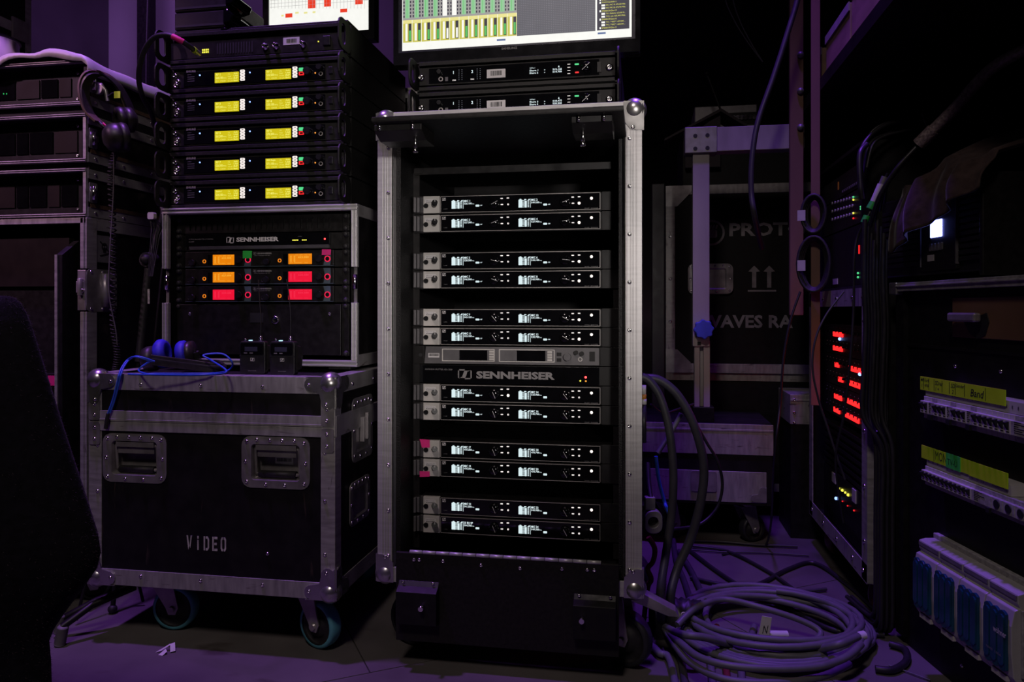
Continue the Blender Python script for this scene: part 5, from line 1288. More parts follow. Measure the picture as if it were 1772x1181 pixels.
# thick black lead with magenta tape plugged in the top combiner
tl = thing('antenna_lead', 'thick black lead with magenta tape arching out of the antenna combiner', 'cable', frH.w(UH(360), -.02, STACK_TOP - .06)); Ot = Vector(tl.location)
def QT(px, py, d): return atd(px, py, d) - Ot
pth = spl([QT(344, 93, 1.90), QT(330, 82, 1.86), QT(312, 70, 1.84), QT(290, 61, 1.84), QT(266, 66, 1.85), QT(248, 92, 1.87), QT(240, 130, 1.90), QT(246, 165, 1.94), QT(262, 196, 2.0), QT(272, 240, 2.06)], 8)
MB().tube(pth, .0065, 9).build('lead', K['rub'], tl)
MB().tube(pth[14:22], .0072, 9).build('magenta_tape', K['tapep'], tl)
MB().tube([pth[0], QT(336, 87, 1.875)], .0075, 10).build('plug', K['steel'], tl)
MB().tube([QT(339, 89.5, 1.885), QT(334, 85, 1.87)], .0078, 10).build('yellow_ring', K['tapey'], tl)
# black boxes on top of the stack
for k in range(3):
    xa, xb = frH.x(302, .10), frH.x(386 + 4 * k, .10)
    t = thing('charger_box', ['lowest', 'middle', 'topmost'][k] + ' of three flat black boxes on the low rack stack', 'box', frH.w(xa, .10, STACK_TOP + .0005 + k * .050), 0, 'black boxes on the stack')
    MB().box(0, xb - xa, 0, .20, 0, .048).build('shell', K['blk'], t, .003)
    MB().box(.004, xb - xa - .004, -.0025, 0, .006, .012).build('front_groove', K['ink'], t)
    MB().prism([(xb - xa - .002, .004), (xb - xa + .022, .010), (xb - xa + .030, .028), (xb - xa + .012, .046), (xb - xa - .002, .046)], -.01, .08).build('glossy_corner', K['gloss'], t, .004)
# flat tray on top
tr = thing('flat_tray', 'flat dark tray lying on the low rack stack under the white-screened monitor', 'tray', frH.w(frH.x(392, .02), .02, STACK_TOP + .0005))
MB().prism([(0, 0), (.40 - .062, 0), (.40 - .062, .014), (.012, .014), (0, .009)], .0, .40).mov((.0, 0, 0)).build('slab', K['blk2'], tr, .002)

# ------------------------------------------------------------------ dark drape at the left edge
K['wool'] = mat('dark_wool', (0.006, 0.005, 0.009), 0.95, 0, 0.4, 90, 0.6, sheen=0.06, spec=0.1)
K['fuzz'] = mat('wool_fuzz', (0.05, 0.03, 0.045), 0.9, 0, 0.3, 40)
dz = 1.02
prof = [(512, 14), (516, 26), (526, 36), (545, 46), (575, 56), (640, 76), (720, 101), (800, 127), (870, 150), (925, 167), (958, 172), (985, 166), (1020, 142), (1060, 112), (1092, 90), (1115, 81), (1150, 84), (1181, 85), (1300, 88), (1560, 92)]
dr = thing('dark_drape', 'dark fuzzy woollen cloth hanging to the floor at the edge beside the tall left case', 'drape', cam2w((20 - CX) / F * dz - .17, dz, 0), A)
rows = []
for py, px in prof:
    z = H + (HY - py) / F * dz; xr = (px - CX) / F * dz - ((20 - CX) / F * dz - .17)
    rows.append((z, xr))
N = 64; vs = []; fs = []
top_z = rows[0][0]
for ri, (z, xr) in enumerate(rows):
    f = min(1, (top_z - z) / .06 + .06) ** .5
    z = max(z, .003)
    xl = -.30 * f
    for k in range(N):
        a = 2 * math.pi * k / N; cxm = (xr + xl) / 2; rx = (xr - xl) / 2
        ry = .085 * f * (1 + .5 * (top_z - z))
        fold = 1 + .10 * math.sin(a * 7 + z * 3) * min(1, (top_z - z) * 2) * (1 - abs(math.cos(a)) ** 6)
        vs.append((cxm + rx * math.cos(a), ry * fold * math.sin(a) * (1 - .35 * math.cos(a)), z))
for ri in range(len(rows) - 1):
    for k in range(N): kk = (k + 1) % N; fs.append((ri * N + k, ri * N + kk, ri * N + N + kk, ri * N + N + k))
fs.append(tuple(range(N))); MB().add(vs, fs, True).build('cloth', K['wool'], dr)
b = MB(); rf = random.Random(21)
for i in range(5200):
    ri = rf.randrange(len(rows) - 3); k = int(rf.gauss(0, 7)) % N; s = rf.random(); q = rf.random()
    p = Vector(vs[ri * N + k]).lerp(Vector(vs[(ri + 1) * N + k]), s).lerp(Vector(vs[ri * N + (k + 1) % N]).lerp(Vector(vs[(ri + 1) * N + (k + 1) % N]), s), q)
    a = 2 * math.pi * k / N; nrm = Vector((math.cos(a) + rf.gauss(0, .4), math.sin(a) + rf.gauss(0, .4), rf.gauss(-.1, .5))).normalized()
    e = p + nrm * rf.uniform(.0015, .0045); w_ = Vector((rf.gauss(0, 1), rf.gauss(0, 1), rf.gauss(0, 1))).normalized() * .00022
    b.add([p - w_, p + w_, e], [(0, 1, 2)])
b.build('fuzz', K['fuzz'], dr, kind='stuff')
# ribbed rubber feet at the floor and a black leg
fp = onZ(100, 1118, 0)
st = thing('folding_stand', 'black folding stand leg with two ribbed rubber feet behind the dark drape', 'stand', fp)
K['ribr'] = mat('grey_ribbed_rubber', (0.15, 0.14, 0.145), 0.6, 0, 0.2, 40)
for dx, dy, sc in ((.005, 0, 1), (-.035, .04, .85)):
    pr = []
    for i in range(14): pr += [(.013 * sc, .004 + i * .0030), (.0115 * sc, .0055 + i * .0030)]
    MB().lathe([(0, 0), (.012 * sc, 0)] + pr + [(.010 * sc, .047), (0, .047)], (dx, dy, 0), 'z', 16).rot(R(12), 'Y').mov((0, 0, .003)).build('rubber_foot', K['ribr'], st)
MB().tube([(.012, 0, .046), (.05, .05, .08), (.10, .14, .095)], .009, 9).build('leg', K['blk2'], st)
MB().tube([(-.030, .04, .042), (.04, .08, .08), (.10, .14, .095)], .009, 9).build('leg', K['blk2'], st)
# scrap of paper
sp_ = onZ(284, 1132, 0)
K['paper'] = mat('white_paper', (0.60, 0.58, 0.58), 0.7, 0, 0.1, 40)
pt = thing('paper_scrap', 'torn curled paper scrap on the floor before the VIDEO case', 'paper', sp_)
for pl in ([(-.022, 0, .001), (-.012, .012, .006), (.0, .022, .013), (.006, .015, .014), (-.010, .004, .004)], [(.0, .022, .013), (.010, .026, .016), (.022, .010, .004), (.013, .004, .003), (.006, .014, .014)], [(-.008, -.010, .001), (.004, -.012, .001), (.009, -.002, .007), (.0, .006, .009)]):
    o = MB().quad(*pl).build('paper_strip', K['paper'], pt); so = o.modifiers.new('thickness', 'SOLIDIFY'); so.thickness = .0006

# ------------------------------------------------------------------ middle background: timber stand, cases
K['timber'] = mat('pale_painted_timber', (0.34, 0.315, 0.30), 0.7, 0, 0.18, 6, 0.2, (4, 1, 1))
K['timber_v'] = mat('pale_painted_post', (0.36, 0.33, 0.315), 0.7, 0, 0.2, 6, 0.2, (1, 1, .3))
K['bluek'] = mat('blue_knob', (0.04, 0.06, 0.45), 0.5, 0, 0.2, 30)
K['stencil2'] = mat('grey_stencil_paint', (0.26, 0.25, 0.25), 0.8, 0, 0.3, 30)
BY = 2.60
OB = Vector((onY(1112, 700, BY).x, BY, 0)); frB = Fr(OB)
zb1 = frB.z(1240, 733); zb0 = frB.z(1240, 873); BWd = frB.x(1337)
t = thing('flight_case', 'low black flight case with two lilac-grey metal bands under the timber stand', 'flight case', OB)
MB().box(.002, BWd, 0, .37, zb0, zb1).build('body', K['ply'], t, .002)
MB().box(0, BWd + .002, -.004, 0, frB.z(1240, 786), zb1 - .001).box(0, BWd + .002, -.006, -.004, zb1 - .025, zb1 - .018).build('upper_band', K['alu_h'], t, .001)
MB().box(.02, BWd - .02, -.004, 0, frB.z(1240, 868), frB.z(1240, 815)).build('lower_band', K['alu_h'], t, .001)
MB().prism(rrect(frB.x(1195), frB.x(1240), frB.z(1215, 850), frB.z(1215, 815), .008, 3), -.010, -.004).build('latch_dish', K['steel'], t)
MB().prism(corner_lobe(BWd - .02, frB.z(1240, 866), -1, 1, .05), -.008, -.004).build('corner_plate', K['steel'], t)
for x in (.08, BWd - .08):
    for y in (.08, .29): castor(t, x, y, zb0, .045, K['tyre_dark'], R(30))
t = thing('timber_stand', 'pale timber post and beam with a blue knob standing on the low case', 'stand', OB + Vector((0, .02, zb1)))
def bz_(px, py): return frB.z(px, py, .02) - zb1
bx_ = lambda px: frB.x(px, .02)
MB().box(bx_(1240), bx_(1392), 0, .06, bz_(1240, 262), bz_(1240, 220)).build('beam', K['timber'], t, .002)
e = MB().box(bx_(1185), bx_(1241), -.006, .066, bz_(1240, 264), bz_(1240, 219)).build('beam_end_plate', K['plate'], t, .002)
for px, py in ((1203, 236), (1224, 235), (1203, 258), (1224, 257)): MB().cyl((bx_(px), 0, bz_(px, py)), .007, -.0072, -.0055, 'y', 12).build('bolt_hole', K['ink'], e)
MB().box(bx_(1199), bx_(1228), .005, .055, bz_(1213, 600), bz_(1213, 264)).build('post', K['timber_v'], t, .002)
MB().box(bx_(1202), bx_(1211), .012, .05, bz_(1213, 707), bz_(1213, 590)).box(bx_(1218), bx_(1229), .012, .05, bz_(1213, 707), bz_(1213, 590)).box(bx_(1211), bx_(1218), .03, .05, bz_(1213, 707), bz_(1213, 590)).build('inner_post', K['timber_v'], t, .001)
MB().box(bx_(1199), bx_(1236), .0, .07, 0, bz_(1213, 705)).build('foot_block', K['blk2'], t, .002)
kp = [(a, b) for a, b in circ(bx_(1217), bz_(1217, 570), .031, 32)]
kp = [(bx_(1217) + (a - bx_(1217)) * (1 + (.08 if i % 4 < 2 else -.06)), bz_(1217, 570) + (b - bz_(1217, 570)) * (1 + (.08 if i % 4 < 2 else -.06))) for i, (a, b) in enumerate(kp)]
MB().prism(kp, -.03, .0, 'y', True).build('blue_knob', K['bluek'], t, .003)
MB().box(bx_(1207), bx_(1213), .003, .006, bz_(1210, 598), bz_(1210, 592)).build('bolt', K['ink'], t)
K['brownw'] = mat('brown_timber', (0.20, 0.11, 0.075), 0.75, 0, 0.25, 6, 0.25, (1, 1, .25))
MB().box(bx_(1365), bx_(1388), -.024, -.0005, bz_(1376, 546), bz_(1376, -160)).build('upright', K['brownw'], t, .002, label='brown flat timber upright')
for i in range(3): MB().sph((bx_(1382), -.030, bz_(1382, 100 + 62 * i)), .011, 12, 8).build('clamp_knob', K['plate'], t)
# stencilled case behind
WY = 3.0
OW = Vector((onY(1152, 500, WY).x, WY, 0)); frW = Fr(OW); WW = frW.x(1430)
wz0, wz1 = frW.z(1250, 646), frW.z(1250, 320)
t = thing('flight_case', 'black flight case behind the timber stand with two stencilled arrows and PROTO lettering', 'flight case', OW + Vector((0, 0, wz0)))
def wz(px, py): return frW.z(px, py) - wz0
wx = lambda px: frW.x(px)
hgt = wz1 - wz0
MB().box(.002, WW, 0, .55, 0, hgt).build('body', K['ply2'], t, .002)
MB().box(0, wx(1168), -.004, .03, 0, hgt).build('edge_profile', K['alu_v'], t, .001)
MB().box(0, WW, -.004, .03, hgt - .035, hgt + .001).build('edge_profile', K['alu_h'], t, .001)
MB().box(0, WW, -.004, .03, 0, .036).build('edge_profile', K['alu_h'], t, .001)
MB().prism([(0, hgt), (0, wz(1160, 358)), (wx(1172), wz(1160, 358)), (wx(1197), wz(1160, 333)), (wx(1197), hgt)], -.007, -.004).build('corner_plate', K['steel'], t)
MB().prism([(0, 0), (wx(1195), 0), (wx(1195), .04), (wx(1172), .09), (0, .09)], -.007, -.004).build('corner_plate', K['steel'], t)
rivets(t, [(wx(1160), wz(1160, y)) for y in (410, 483, 557)], -.004, None, (1.5, 1.5, 1.5))
pr, rv = dish_parts(wx(1190), wx(1268), wz(1230, 509), wz(1230, 457), .0)
for nm, b, m in pr[:3]: b.mov((0, -.012, 0)).build(nm, m, t)
rivets(t, rv, -.015)
text('PROTO', K['stencil2'], t, wx(1262), -.0008, wz(1300, 409), w=wx(1396) - wx(1262), h=.052, bold=.03)
text('WAVES RA', K['stencil2'], t, wx(1213), -.0008, wz(1300, 568), w=wx(1372) - wx(1213), h=.050, bold=.03)
for px in (1305, 1331):
    MB().prism([(wx(px - 3.6), wz(px, 498)), (wx(px + 3.6), wz(px, 498)), (wx(px + 3.6), wz(px, 471)), (wx(px + 10), wz(px, 470)), (wx(px), wz(px, 460)), (wx(px - 10), wz(px, 470)), (wx(px - 3.6), wz(px, 471))], -.001, -.0001).build('stencil_arrow', K['stencil2'], t)
MB().box(wx(1294), wx(1343), -.001, -.0001, wz(1310, 505), wz(1310, 502)).build('stencil_line', K['stencil2'], t)
lc = (wx(1231), wz(1231, 403)); r_ = .050
MB().ring(circ(*lc, r_, 28), circ(*lc, r_ * .84, 28), -.001, -.0001).build('stencil_emblem', K['stencil2'], t)
b = MB().prism(rrect(lc[0] - .02, lc[0] + .022, lc[1] - .02, lc[1] + .012, .008, 3), -.001, -.0001)
for i in range(4): b.prism([(lc[0] - .02 + i * .011, lc[1] + .014), (lc[0] - .012 + i * .011, lc[1] + .014), (lc[0] - .008 + i * .011, lc[1] + .03), (lc[0] - .015 + i * .011, lc[1] + .03)], -.001, -.0001)
b.build('stencil_emblem_mark', K['stencil2'], t, kind='stuff')
tb = thing('flight_case', 'plain black case underneath the arrow-stencilled case', 'flight case', OW + Vector((0, .01, 0)))
MB().box(0, WW, 0, .53, .10, wz0 - .001).build('body', K['ply2'], tb, .002)
MB().box(0, WW, -.003, 0, .10, .13).build('edge_band', K['alu_h'], tb); MB().box(0, WW, -.003, 0, wz0 - .03, wz0 - .002).build('edge_band', K['alu_h'], tb)
for x in (.08, WW - .08):
    for y in (.08, .45): castor(tb, x, y, .10, .042, K['tyre_dark'], R(30))
# case with open lid and amplifier on top of that
t = thing('flight_case', 'black case with peaked open lid on top of the arrow-stencilled case', 'flight case', OW + Vector((wx(1182), .03, wz1 + .002)))
hh = frW.z(1250, 216) - wz1 - .004
MB().box(0, wx(1385) - wx(1182), 0, .48, 0, hh).build('body', K['ply2'], t, .002)
def lp(px, py, y=-.06): x, z = frW.p(px, py, y + .03); return (x - wx(1182), z - wz1 - .002)
K['lidp'] = mat('dark_lid_board', (0.03, 0.022, 0.026), 0.7, 0, 0.2, 10)
a_, b_, c_ = lp(1150, 239), lp(1248, 186), lp(1294, 214)
MB().prism([a_, b_, (b_[0], b_[1] - .012), (a_[0], a_[1] - .008)], -.05, .12).build('lid_board', K['lidp'], t)
MB().prism([b_, c_, (c_[0], c_[1] - .012), (b_[0], b_[1] - .012)], -.05, .12).build('lid_board', K['lidp'], t)
MB().prism([(a_[0] + .08, a_[1] - .002), (b_[0], b_[1] - .014), (b_[0], hh * .3), (a_[0] + .08, hh * .3)], .0, -.03).build('lid_cheek', K['lidp'], t)
q0 = lp(1247, 186, -.02); q1 = lp(1224, 125, -.02)
MB().tube([(q0[0], 0, q0[1]), (q1[0], 0, q1[1])], .004, 7).sph((q1[0], 0, q1[1]), .010, 8, 6).build('antenna_rod', K['blk2'], t)
am = thing('connector_box', 'lilac-grey connector panel standing on the case with the peaked lid', 'panel', OW + Vector((wx(1208), .20, wz1 + hh + .003)))
ax0 = 0; axw = frW.x(1316, .2) - frW.x(1208, .2); ah = frW.z(1250, 183, .2) - (wz1 + hh + .003)
MB().box(0, axw, 0, .25, 0, ah).build('shell', K['plate'], am, .003)
for i in range(7): MB().cyl((axw * (.56 + .065 * i), 0, ah * .58), .010, -.010, 0, 'y', 10).build('connector', K['chrome'], am)
MB().box(axw * .50, axw * .99, -.003, 0, ah * .35, ah * .75).build('connector_plate', K['blk2'], am)
# slim case
RYp = 2.985
Or = Vector((onY(1128, 500, RYp).x, RYp, 0)); frr = Fr(Or)
t = thing('flight_case', 'slim dark grey case between the tall rack and the arrow-stencilled case', 'flight case', Or)
rw = frr.x(1150)
MB().box(0, rw, 0, .12, .0, frr.z(1140, 318)).build('body', mat('dark_grey_shell', (0.045, 0.04, 0.045), .5), t, .003)
# red-lit aluminium box
YB = 2.75
Ob = Vector((onY(1367, 700, YB).x, YB, 0)); frb = Fr(Ob)
t = thing('flight_case', 'small case with aluminium lid band and black tape beside the amplifier rack', 'flight case', Ob)
bw = frb.x(1425); z1 = frb.z(1395, 684); z0 = frb.z(1395, 735)
MB().box(.002, bw, .0, .23, .0, z1).build('body', K['ply2'], t, .002)
MB().box(0, bw + .002, -.004, .23, z0, z1 + .001).box(0, bw + .002, -.007, -.004, z1 - .022, z1 - .014).build('lid_band', K['alu_h'], t, .002)
rivets(t, [(frb.x(1374), frb.z(1374, y)) for y in (692, 714, 731)] + [(frb.x(1411), frb.z(1411, 731))], -.005, None, (1.2, 1.2, 1.2))
MB().prism([(frb.x(1398), frb.z(1398, 703)), (frb.x(1412), frb.z(1398, 704)), (frb.x(1408), frb.z(1398, 683)), (frb.x(1403), frb.z(1398, 683))], -.010, -.008).build('black_tape', K['blk'], t)

# ------------------------------------------------------------------ storage shelf over the amplifier rack
K['crate'] = mat('plywood_crate', (0.30, 0.19, 0.13), 0.75, 0, 0.25, 7, 0.2, (1, .4, 3))
SX = .56; syf, syn = 2.72, 1.15
frX = Fr(Vector((SX, syf, 0)), R(-90))
sz = 1.505
t = thing('storage_shelf', 'dark overhead shelf with a brown strap at its end above the amplifier rack', 'shelf', frX.O, R(-90))
MB().box(-.02, syf - syn, -.02, .80, sz - .035, sz).build('deck', K['ply2'], t, .002)
MB().box(-.02, syf - syn, -.03, -.02, sz - .036, sz + .002).build('front_edge', K['brown'], t)
p0 = frX.x(1411, -.043) - .002; p1 = p0 + .004
MB().box(p0, p1, -.056, -.0295, frX.z(1411, 702, -.043), RZ - .001).build('hanging_strap', K['brownw'], t, .001, label='brown strap hanging past the shelf edge')
MB().box(syf - syn - .06, syf - syn, .60, .66, 0, sz - .035).build('post', K['blk2'], t, .002)
MB().box(-.02, .0, .60, .66, 0, sz - .035).build('post', K['blk2'], t, .002)
K['film'] = mat('clear_plastic_film', (0.43, 0.42, 0.43), 0.25, 0, 0.2, 12, 0.5)
for i, (pa, pb, hh) in enumerate(((1413, 1429, .115), (1437, 1479, .125), (1482, 1560, .16))):
    xa = frX.x(pa); xb = frX.x(pb)
    c = thing('plywood_crate', ['narrow plywood crate at the far end of the overhead shelf', 'plywood crate in the middle of the overhead shelf', 'long plywood crate under plastic film on the overhead shelf'][i], 'crate', frX.w(xa, -.012, sz + .001), R(-90))
    MB().box(0, xb - xa, 0, .35, 0, hh).build('body', K['crate'], c, .002)
    MB().box(0, xb - xa, -.004, .0, hh - .022, hh + .002).build('top_batten', K['timber'], c)
    if i == 2:
        vs = []; fs = []
        for a in range(14):
            for b in range(10):
                u = a / 13; v = b / 9; vs.append((u * (xb - xa) + .03, -.012 + v * .28, hh + .012 + .05 * math.sin(v * 3) + .012 * math.sin(a * 1.7 + b)))
        for a in range(13):
            for b in range(9): q = a * 10 + b; fs.append((q, q + 1, q + 11, q + 10))
        MB().add(vs, fs, True).build('plastic_film', K['film'], c)

# ------------------------------------------------------------------ amplifier rack with red lights
GX = .555
frG = Fr(Vector((GX, 2.69, 0)), R(-90)); GL = .67; gz0 = .108; gz1 = .852
t = thing('amplifier_rack', 'open amplifier rack on castors with worn metal corners beneath the overhead shelf', 'flight case', frG.O, R(-90))
MB().box(0, .012, .004, .42, gz0, gz1).build('side_panel', K['ply2'], t)
MB().box(GL - .012, GL, .004, .42, gz0, gz1).build('side_panel', K['ply2'], t)
MB().box(.012, GL - .012, .004, .42, gz0, gz0 + .015).build('bottom_panel', K['ply2'], t)
MB().box(.012, GL - .012, .004, .42, gz1 - .012, gz1).build('top_panel', K['ply2'], t)
MB().box(.012, GL - .012, .41, .42, gz0 + .015, gz1 - .012).build('back_panel', K['ply2'], t)
for s in (0, 1):
    x0 = GL * s; Lbar(MB(), 'z', x0, 0, 1 - 2 * s, 1, gz0, gz1, .045, .003).build('edge_profile', K['alu_v'], t)
    Lbar(MB(), 'z', x0, .42, 1 - 2 * s, -1, gz0, gz1, .045, .003).build('edge_profile', K['alu_v'], t)
Lbar(MB(), 'x', 0, gz0, 1, 1, 0, GL, .045, .003).build('edge_profile', K['alu_h'], t); Lbar(MB(), 'x', 0, gz1, 1, -1, 0, GL, .045, .003).build('edge_profile', K['alu_h'], t)
rivets(t, [(GL * q, gz0 + .022) for q in (.06, .3, .55, .8, .95)] + [(GL * q, gz1 - .022) for q in (.06, .3, .55, .8, .95)] + [(GL - .022, gz0 + .1 + .14 * i) for i in range(5)], -.003, None, (1.4, 1.4, 1.4))
for i in range(5): inst(RIV, 'rivet', t, (GL + .003, .022, gz0 + .1 + .14 * i), (0, 0, R(90)), (1.6, 1.6, 1.6))
for x in (.09, GL - .10):
    castor(t, x, .10, gz0, .058, K['tyre_red'], R(-60)); castor(t, x, .33, gz0, .058, K['tyre_red'], R(40))
zA1, zA0 = frG.z(1468, 556, .03) - .0, frG.z(1468, 735, .03)
# amplifiers
ux = .06; uw = .55
za1 = frG.z(1468, 562, .03); za0 = frG.z(1468, 732, .03)
nU = 3; ph = (za1 - za0) / nU
bars = [((1443, 1460, 578), (1443, 1459, 602), None, None), ((1446, 1453, 631), (1452, 1460, 656), (1470, 1494, 637), (1469, 1494, 662)), ((1445, 1458, 685), (1444, 1455, 708), (1466, 1491, 693), (1463, 1488, 717))]
for k in range(nU):
    a = thing('power_amplifier', ['upper', 'middle', 'lower'][k] + ' of three amplifiers with red light bars behind the hanging cables', 'amplifier', frG.w(ux, .03, za1 - ph * (k + 1)), R(-90), 'amplifiers with red light bars')
    MB().box(0, uw, 0, .004, .001, ph - .001).build('face_plate', K['blk2'], a, .0006); MB().box(.02, uw - .02, .004, .36, .002, ph - .002).build('chassis', K['blk'], a)
    for br in bars[k]:
        if not br: continue
        xa, zz = frG.p(br[0], br[2], .03); xb, _ = frG.p(br[1], br[2], .03); n = max(2, int((br[1] - br[0]) / 4))
        zz -= za1 - ph * (k + 1)
        for i in range(n): MB().box(xa - ux + (xb - xa) * i / n, xa - ux + (xb - xa) * (i + .8) / n, -.003, 0, zz - .007, zz + .007).build('red_bar', K['ledbar'], a)
    for row in range(2):
        for i in range(12): MB().cyl((.05 + i * .04, 0, ph * (.28 + .46 * row)), .004, -.004, 0, 'y', 8).build('knob', K['blk2'], a)
        for i in range(12): MB().box(.048 + i * .04, .052 + i * .04, -.0012, 0, ph * (.40 + .46 * row), ph * (.42 + .46 * row)).build('channel_mark', K['dimwhite'], a)
    for px, py in ((1455, 587), (1490, 648)):
        if (k == 0 and py == 587) or (k == 1 and py == 648):
            xa, zz = frG.p(px, py, .03); MB().sph((xa - ux, -.003, zz - (za1 - ph * (k + 1))), .0048, 10, 8).build('white_light', K['ledb'], a)
v1 = frG.z(1462, 740, .03); v0 = frG.z(1462, 828, .03)
a = thing('vent_panel', 'black slatted vent panel below the amplifiers with red bars', 'rack unit', frG.w(ux, .03, v0), R(-90))
MB().box(0, uw, .01, .30, 0, v1 - v0).build('backing', K['blk'], a)
for i in range(7): MB().box(0, uw, 0, .01, (v1 - v0) * i / 7 + .002, (v1 - v0) * (i + .6) / 7).build('slat', K['blk2'], a)
v1 = v0 - .004; v0 = gz0 + .02
a = thing('power_distributor', 'black rack unit with yellow and blue lights at the foot of the amplifier rack', 'rack unit', frG.w(ux, .03, v0), R(-90))
MB().box(0, uw, 0, .30, 0, v1 - v0).build('face_plate', K['blk2'], a, .001)
for px, py, m, r_ in ((1453, 846, 'ledy', .0035), (1459, 849, 'ledy', .0045), (1464, 853, 'ledy', .0035), (1469, 857, 'ledy', .0045), (1448, 863, 'ledb', .0050), (1459, 868, 'ledr1', .0022), (1468, 876, 'ledr1', .0022), (1479, 884, 'ledr1', .0026)):
    x, z = frG.p(px, py, .03); MB().sph((x - ux, -.002, z - v0), r_, 8, 6).build('status_light', K[m], a)
for pa, pb, ya, yb in ((1441, 1447, 822, 833), (1476, 1482, 850, 867)):
    x, z = frG.p(pa, yb, .03); x2, z2 = frG.p(pb, ya, .03); MB().box(x - ux, x2 - ux, -.003, 0, z - v0, z2 - v0).build('label_sticker', K['grey'], a)
# upper rack on top of it
t = thing('amplifier_rack', 'black equipment rack with rows of white dots standing on the amplifier rack', 'flight case', frG.w(.02, .02, gz1 + .0031), R(-90))
uh = 1.25 - gz1
MB().box(0, .010, 0, .4, 0, uh).build('side_panel', K['ply2'], t); MB().box(.51, .52, 0, .4, 0, uh).build('side_panel', K['ply2'], t)
MB().box(.01, .51, 0, .4, 0, .01).build('bottom_panel', K['ply2'], t); MB().box(.01, .51, 0, .4, uh - .01, uh).build('top_panel', K['ply2'], t); MB().box(.01, .51, .39, .4, .01, uh - .01).build('back_panel', K['ply2'], t)
base = gz1 + .0031
def gp(px, py, y=.03): x, z = frG.p(px, py, y); return x - .02, z - base
def rk_unit(label, name, pya, pyb, col='blk2'):
    zt_ = gp(1465, pya)[1]; zb_ = max(gp(1465, pyb)[1], .011)
    a = thing(name, label, 'rack unit', frG.w(.035, .03, base + zb_), R(-90)); MB().box(0, .475, 0, .004, 0, zt_ - zb_ - .002).build('face_plate', K[col], a, .001); MB().box(.02, .455, .004, .33, .002, zt_ - zb_ - .003).build('chassis', K['blk'], a)
    def g(px, py): x, z = gp(px, py); return x - .015, z - zb_
    return a, g
a, g = rk_unit('rack unit with a beige plate of small holes and an orange mark', 'patch_unit', 296, 336, 'blk')
x0, z0 = g(1459, 330); x1, z1 = g(1489, 316)
hp_ = MB().box(x0, x1, -.003, 0, z0, z1).build('beige_plate', K['timber'], a)
for i in range(9):
    for j in range(3): MB().box(x0 + (x1 - x0) * (.08 + i * .1), x0 + (x1 - x0) * (.13 + i * .1), -.0036, -.003, z0 + (z1 - z0) * (.2 + .25 * j), z0 + (z1 - z0) * (.32 + .25 * j)).build('hole', K['ink'], hp_)
xo, zo = g(1451, 322); MB().box(xo - .004, xo + .006, -.002, 0, zo - .012, zo + .012).build('orange_mark', mat('orange_mark', (.6, .25, .02), .6), a)
a, g = rk_unit('rack unit dotted with rows of white sockets and green lights', 'patch_unit', 337, 395)
for row in range(3):
    for i in range(8):
        px = 1441 + i * 5; py = 352 + row * 14 - (px - 1441) * .28
        x, z = g(px, py); MB().cyl((x, 0, z), .0045, -.003, 0, 'y', 8).build('white_socket', K['grey'], a)
for px, py, m in ((1478, 341, 'ledg'), (1478, 346, 'ledy'), (1491, 362, 'ledg'), (1478, 369, 'ledy'), (1478, 378, 'ledr1'), (1491, 358, 'ledg')):
    x, z = g(px, py); MB().sph((x, -.002, z), .0028, 8, 6).build('status_light', K[m], a)
a, g = rk_unit('dark rack unit with one small white label under the dotted unit', 'patch_unit', 396, 498, 'blk')
x0, z0 = g(1442, 493); x1, z1 = g(1450, 482); MB().box(x0, x1, -.002, 0, z0, z1).build('label_sticker', K['grey'], a)
for px, py in ((1486, 473), (1486, 480)): x, z = g(px, py); MB().sph((x, -.002, z), .003, 8, 6).build('green_light', K['ledg'], a)
x, z = g(1487, 432); MB().box(x - .002, x + .004, -.002, 0, z - .012, z + .012).build('red_mark', K['ledr1'], a)
# cable reels hanging on the timber post
for k, (py, r1) in enumerate(((372, 26), (458, 40))):
    q_ = frX.w((p0 + p1) / 2, -.043, 0); P = Vector((q_.x, q_.y, onX(1412, py, q_.x).z))
    c = thing('cable_loop', ['upper', 'lower'][k] + ' black loop of cable with white tag hanging on the brown shelf strap', 'cable', P, R(-20), 'cable loops on the shelf strap')
    rr = r1 / F * 2.42
    for j in range(4): MB().tube([(math.cos(a_) * (rr * .45 + j * .004), -.02 - .006 * j, math.sin(a_) * (rr + j * .003)) for a_ in [2 * math.pi * q / 26 for q in range(26)]], .0055, 6, True).build('loop', K['rub'], c)
    MB().box(-.045, -.022, -.046, -.044, -.02, .012).build('white_tag', K['grey'], c)

# ------------------------------------------------------------------ power distribution cabinet on the right
XC = 0.930; dF = 1.82
thD = A - R(90)
frD = Fr(cam2w(XC, dF, 0), thD)
DL = 1.0; dz1 = frD.z(1580, 495)
t = thing('distribution_cabinet', 'black power distribution cabinet with brown handle panel and aluminium lid edge', 'cabinet', frD.O, thD)
MB().box(.0, DL, .012, .34, .0, dz1).build('body', K['ply2'], t, .002)
MB().box(.0, .035, 0, .012, .02, dz1).build('frame_post', K['ply2'], t)
MB().box(.0, DL, -.004, .34, dz1, dz1 + .008).box(.0, DL, -.012, -.004, dz1 - .012, dz1 + .008).box(.0, DL, -.016, -.012, dz1 - .002, dz1 + .002).build('lid_edge', K['alu_h'], t, .001)
MB().box(-.004, .03, -.016, .02, dz1 - .020, dz1 + .010).build('lid_corner', K['ball'], t, .003)
x0, z0 = frD.p(1645, 582); x1, z1 = frD.p(1640, 515)
K['bpan'] = mat('brown_metal_panel', (0.16, 0.085, 0.045), 0.55, 0.1, 0.2, 8, 0.1)
bp = MB().box(frD.x(1643), DL - .02, .006, .0125, frD.z(1643, 583), frD.z(1643, 516)).build('brown_panel', K['bpan'], t, .001)
hx0, hz0 = frD.p(1664, 560); hx1, _ = frD.p(1703, 555)
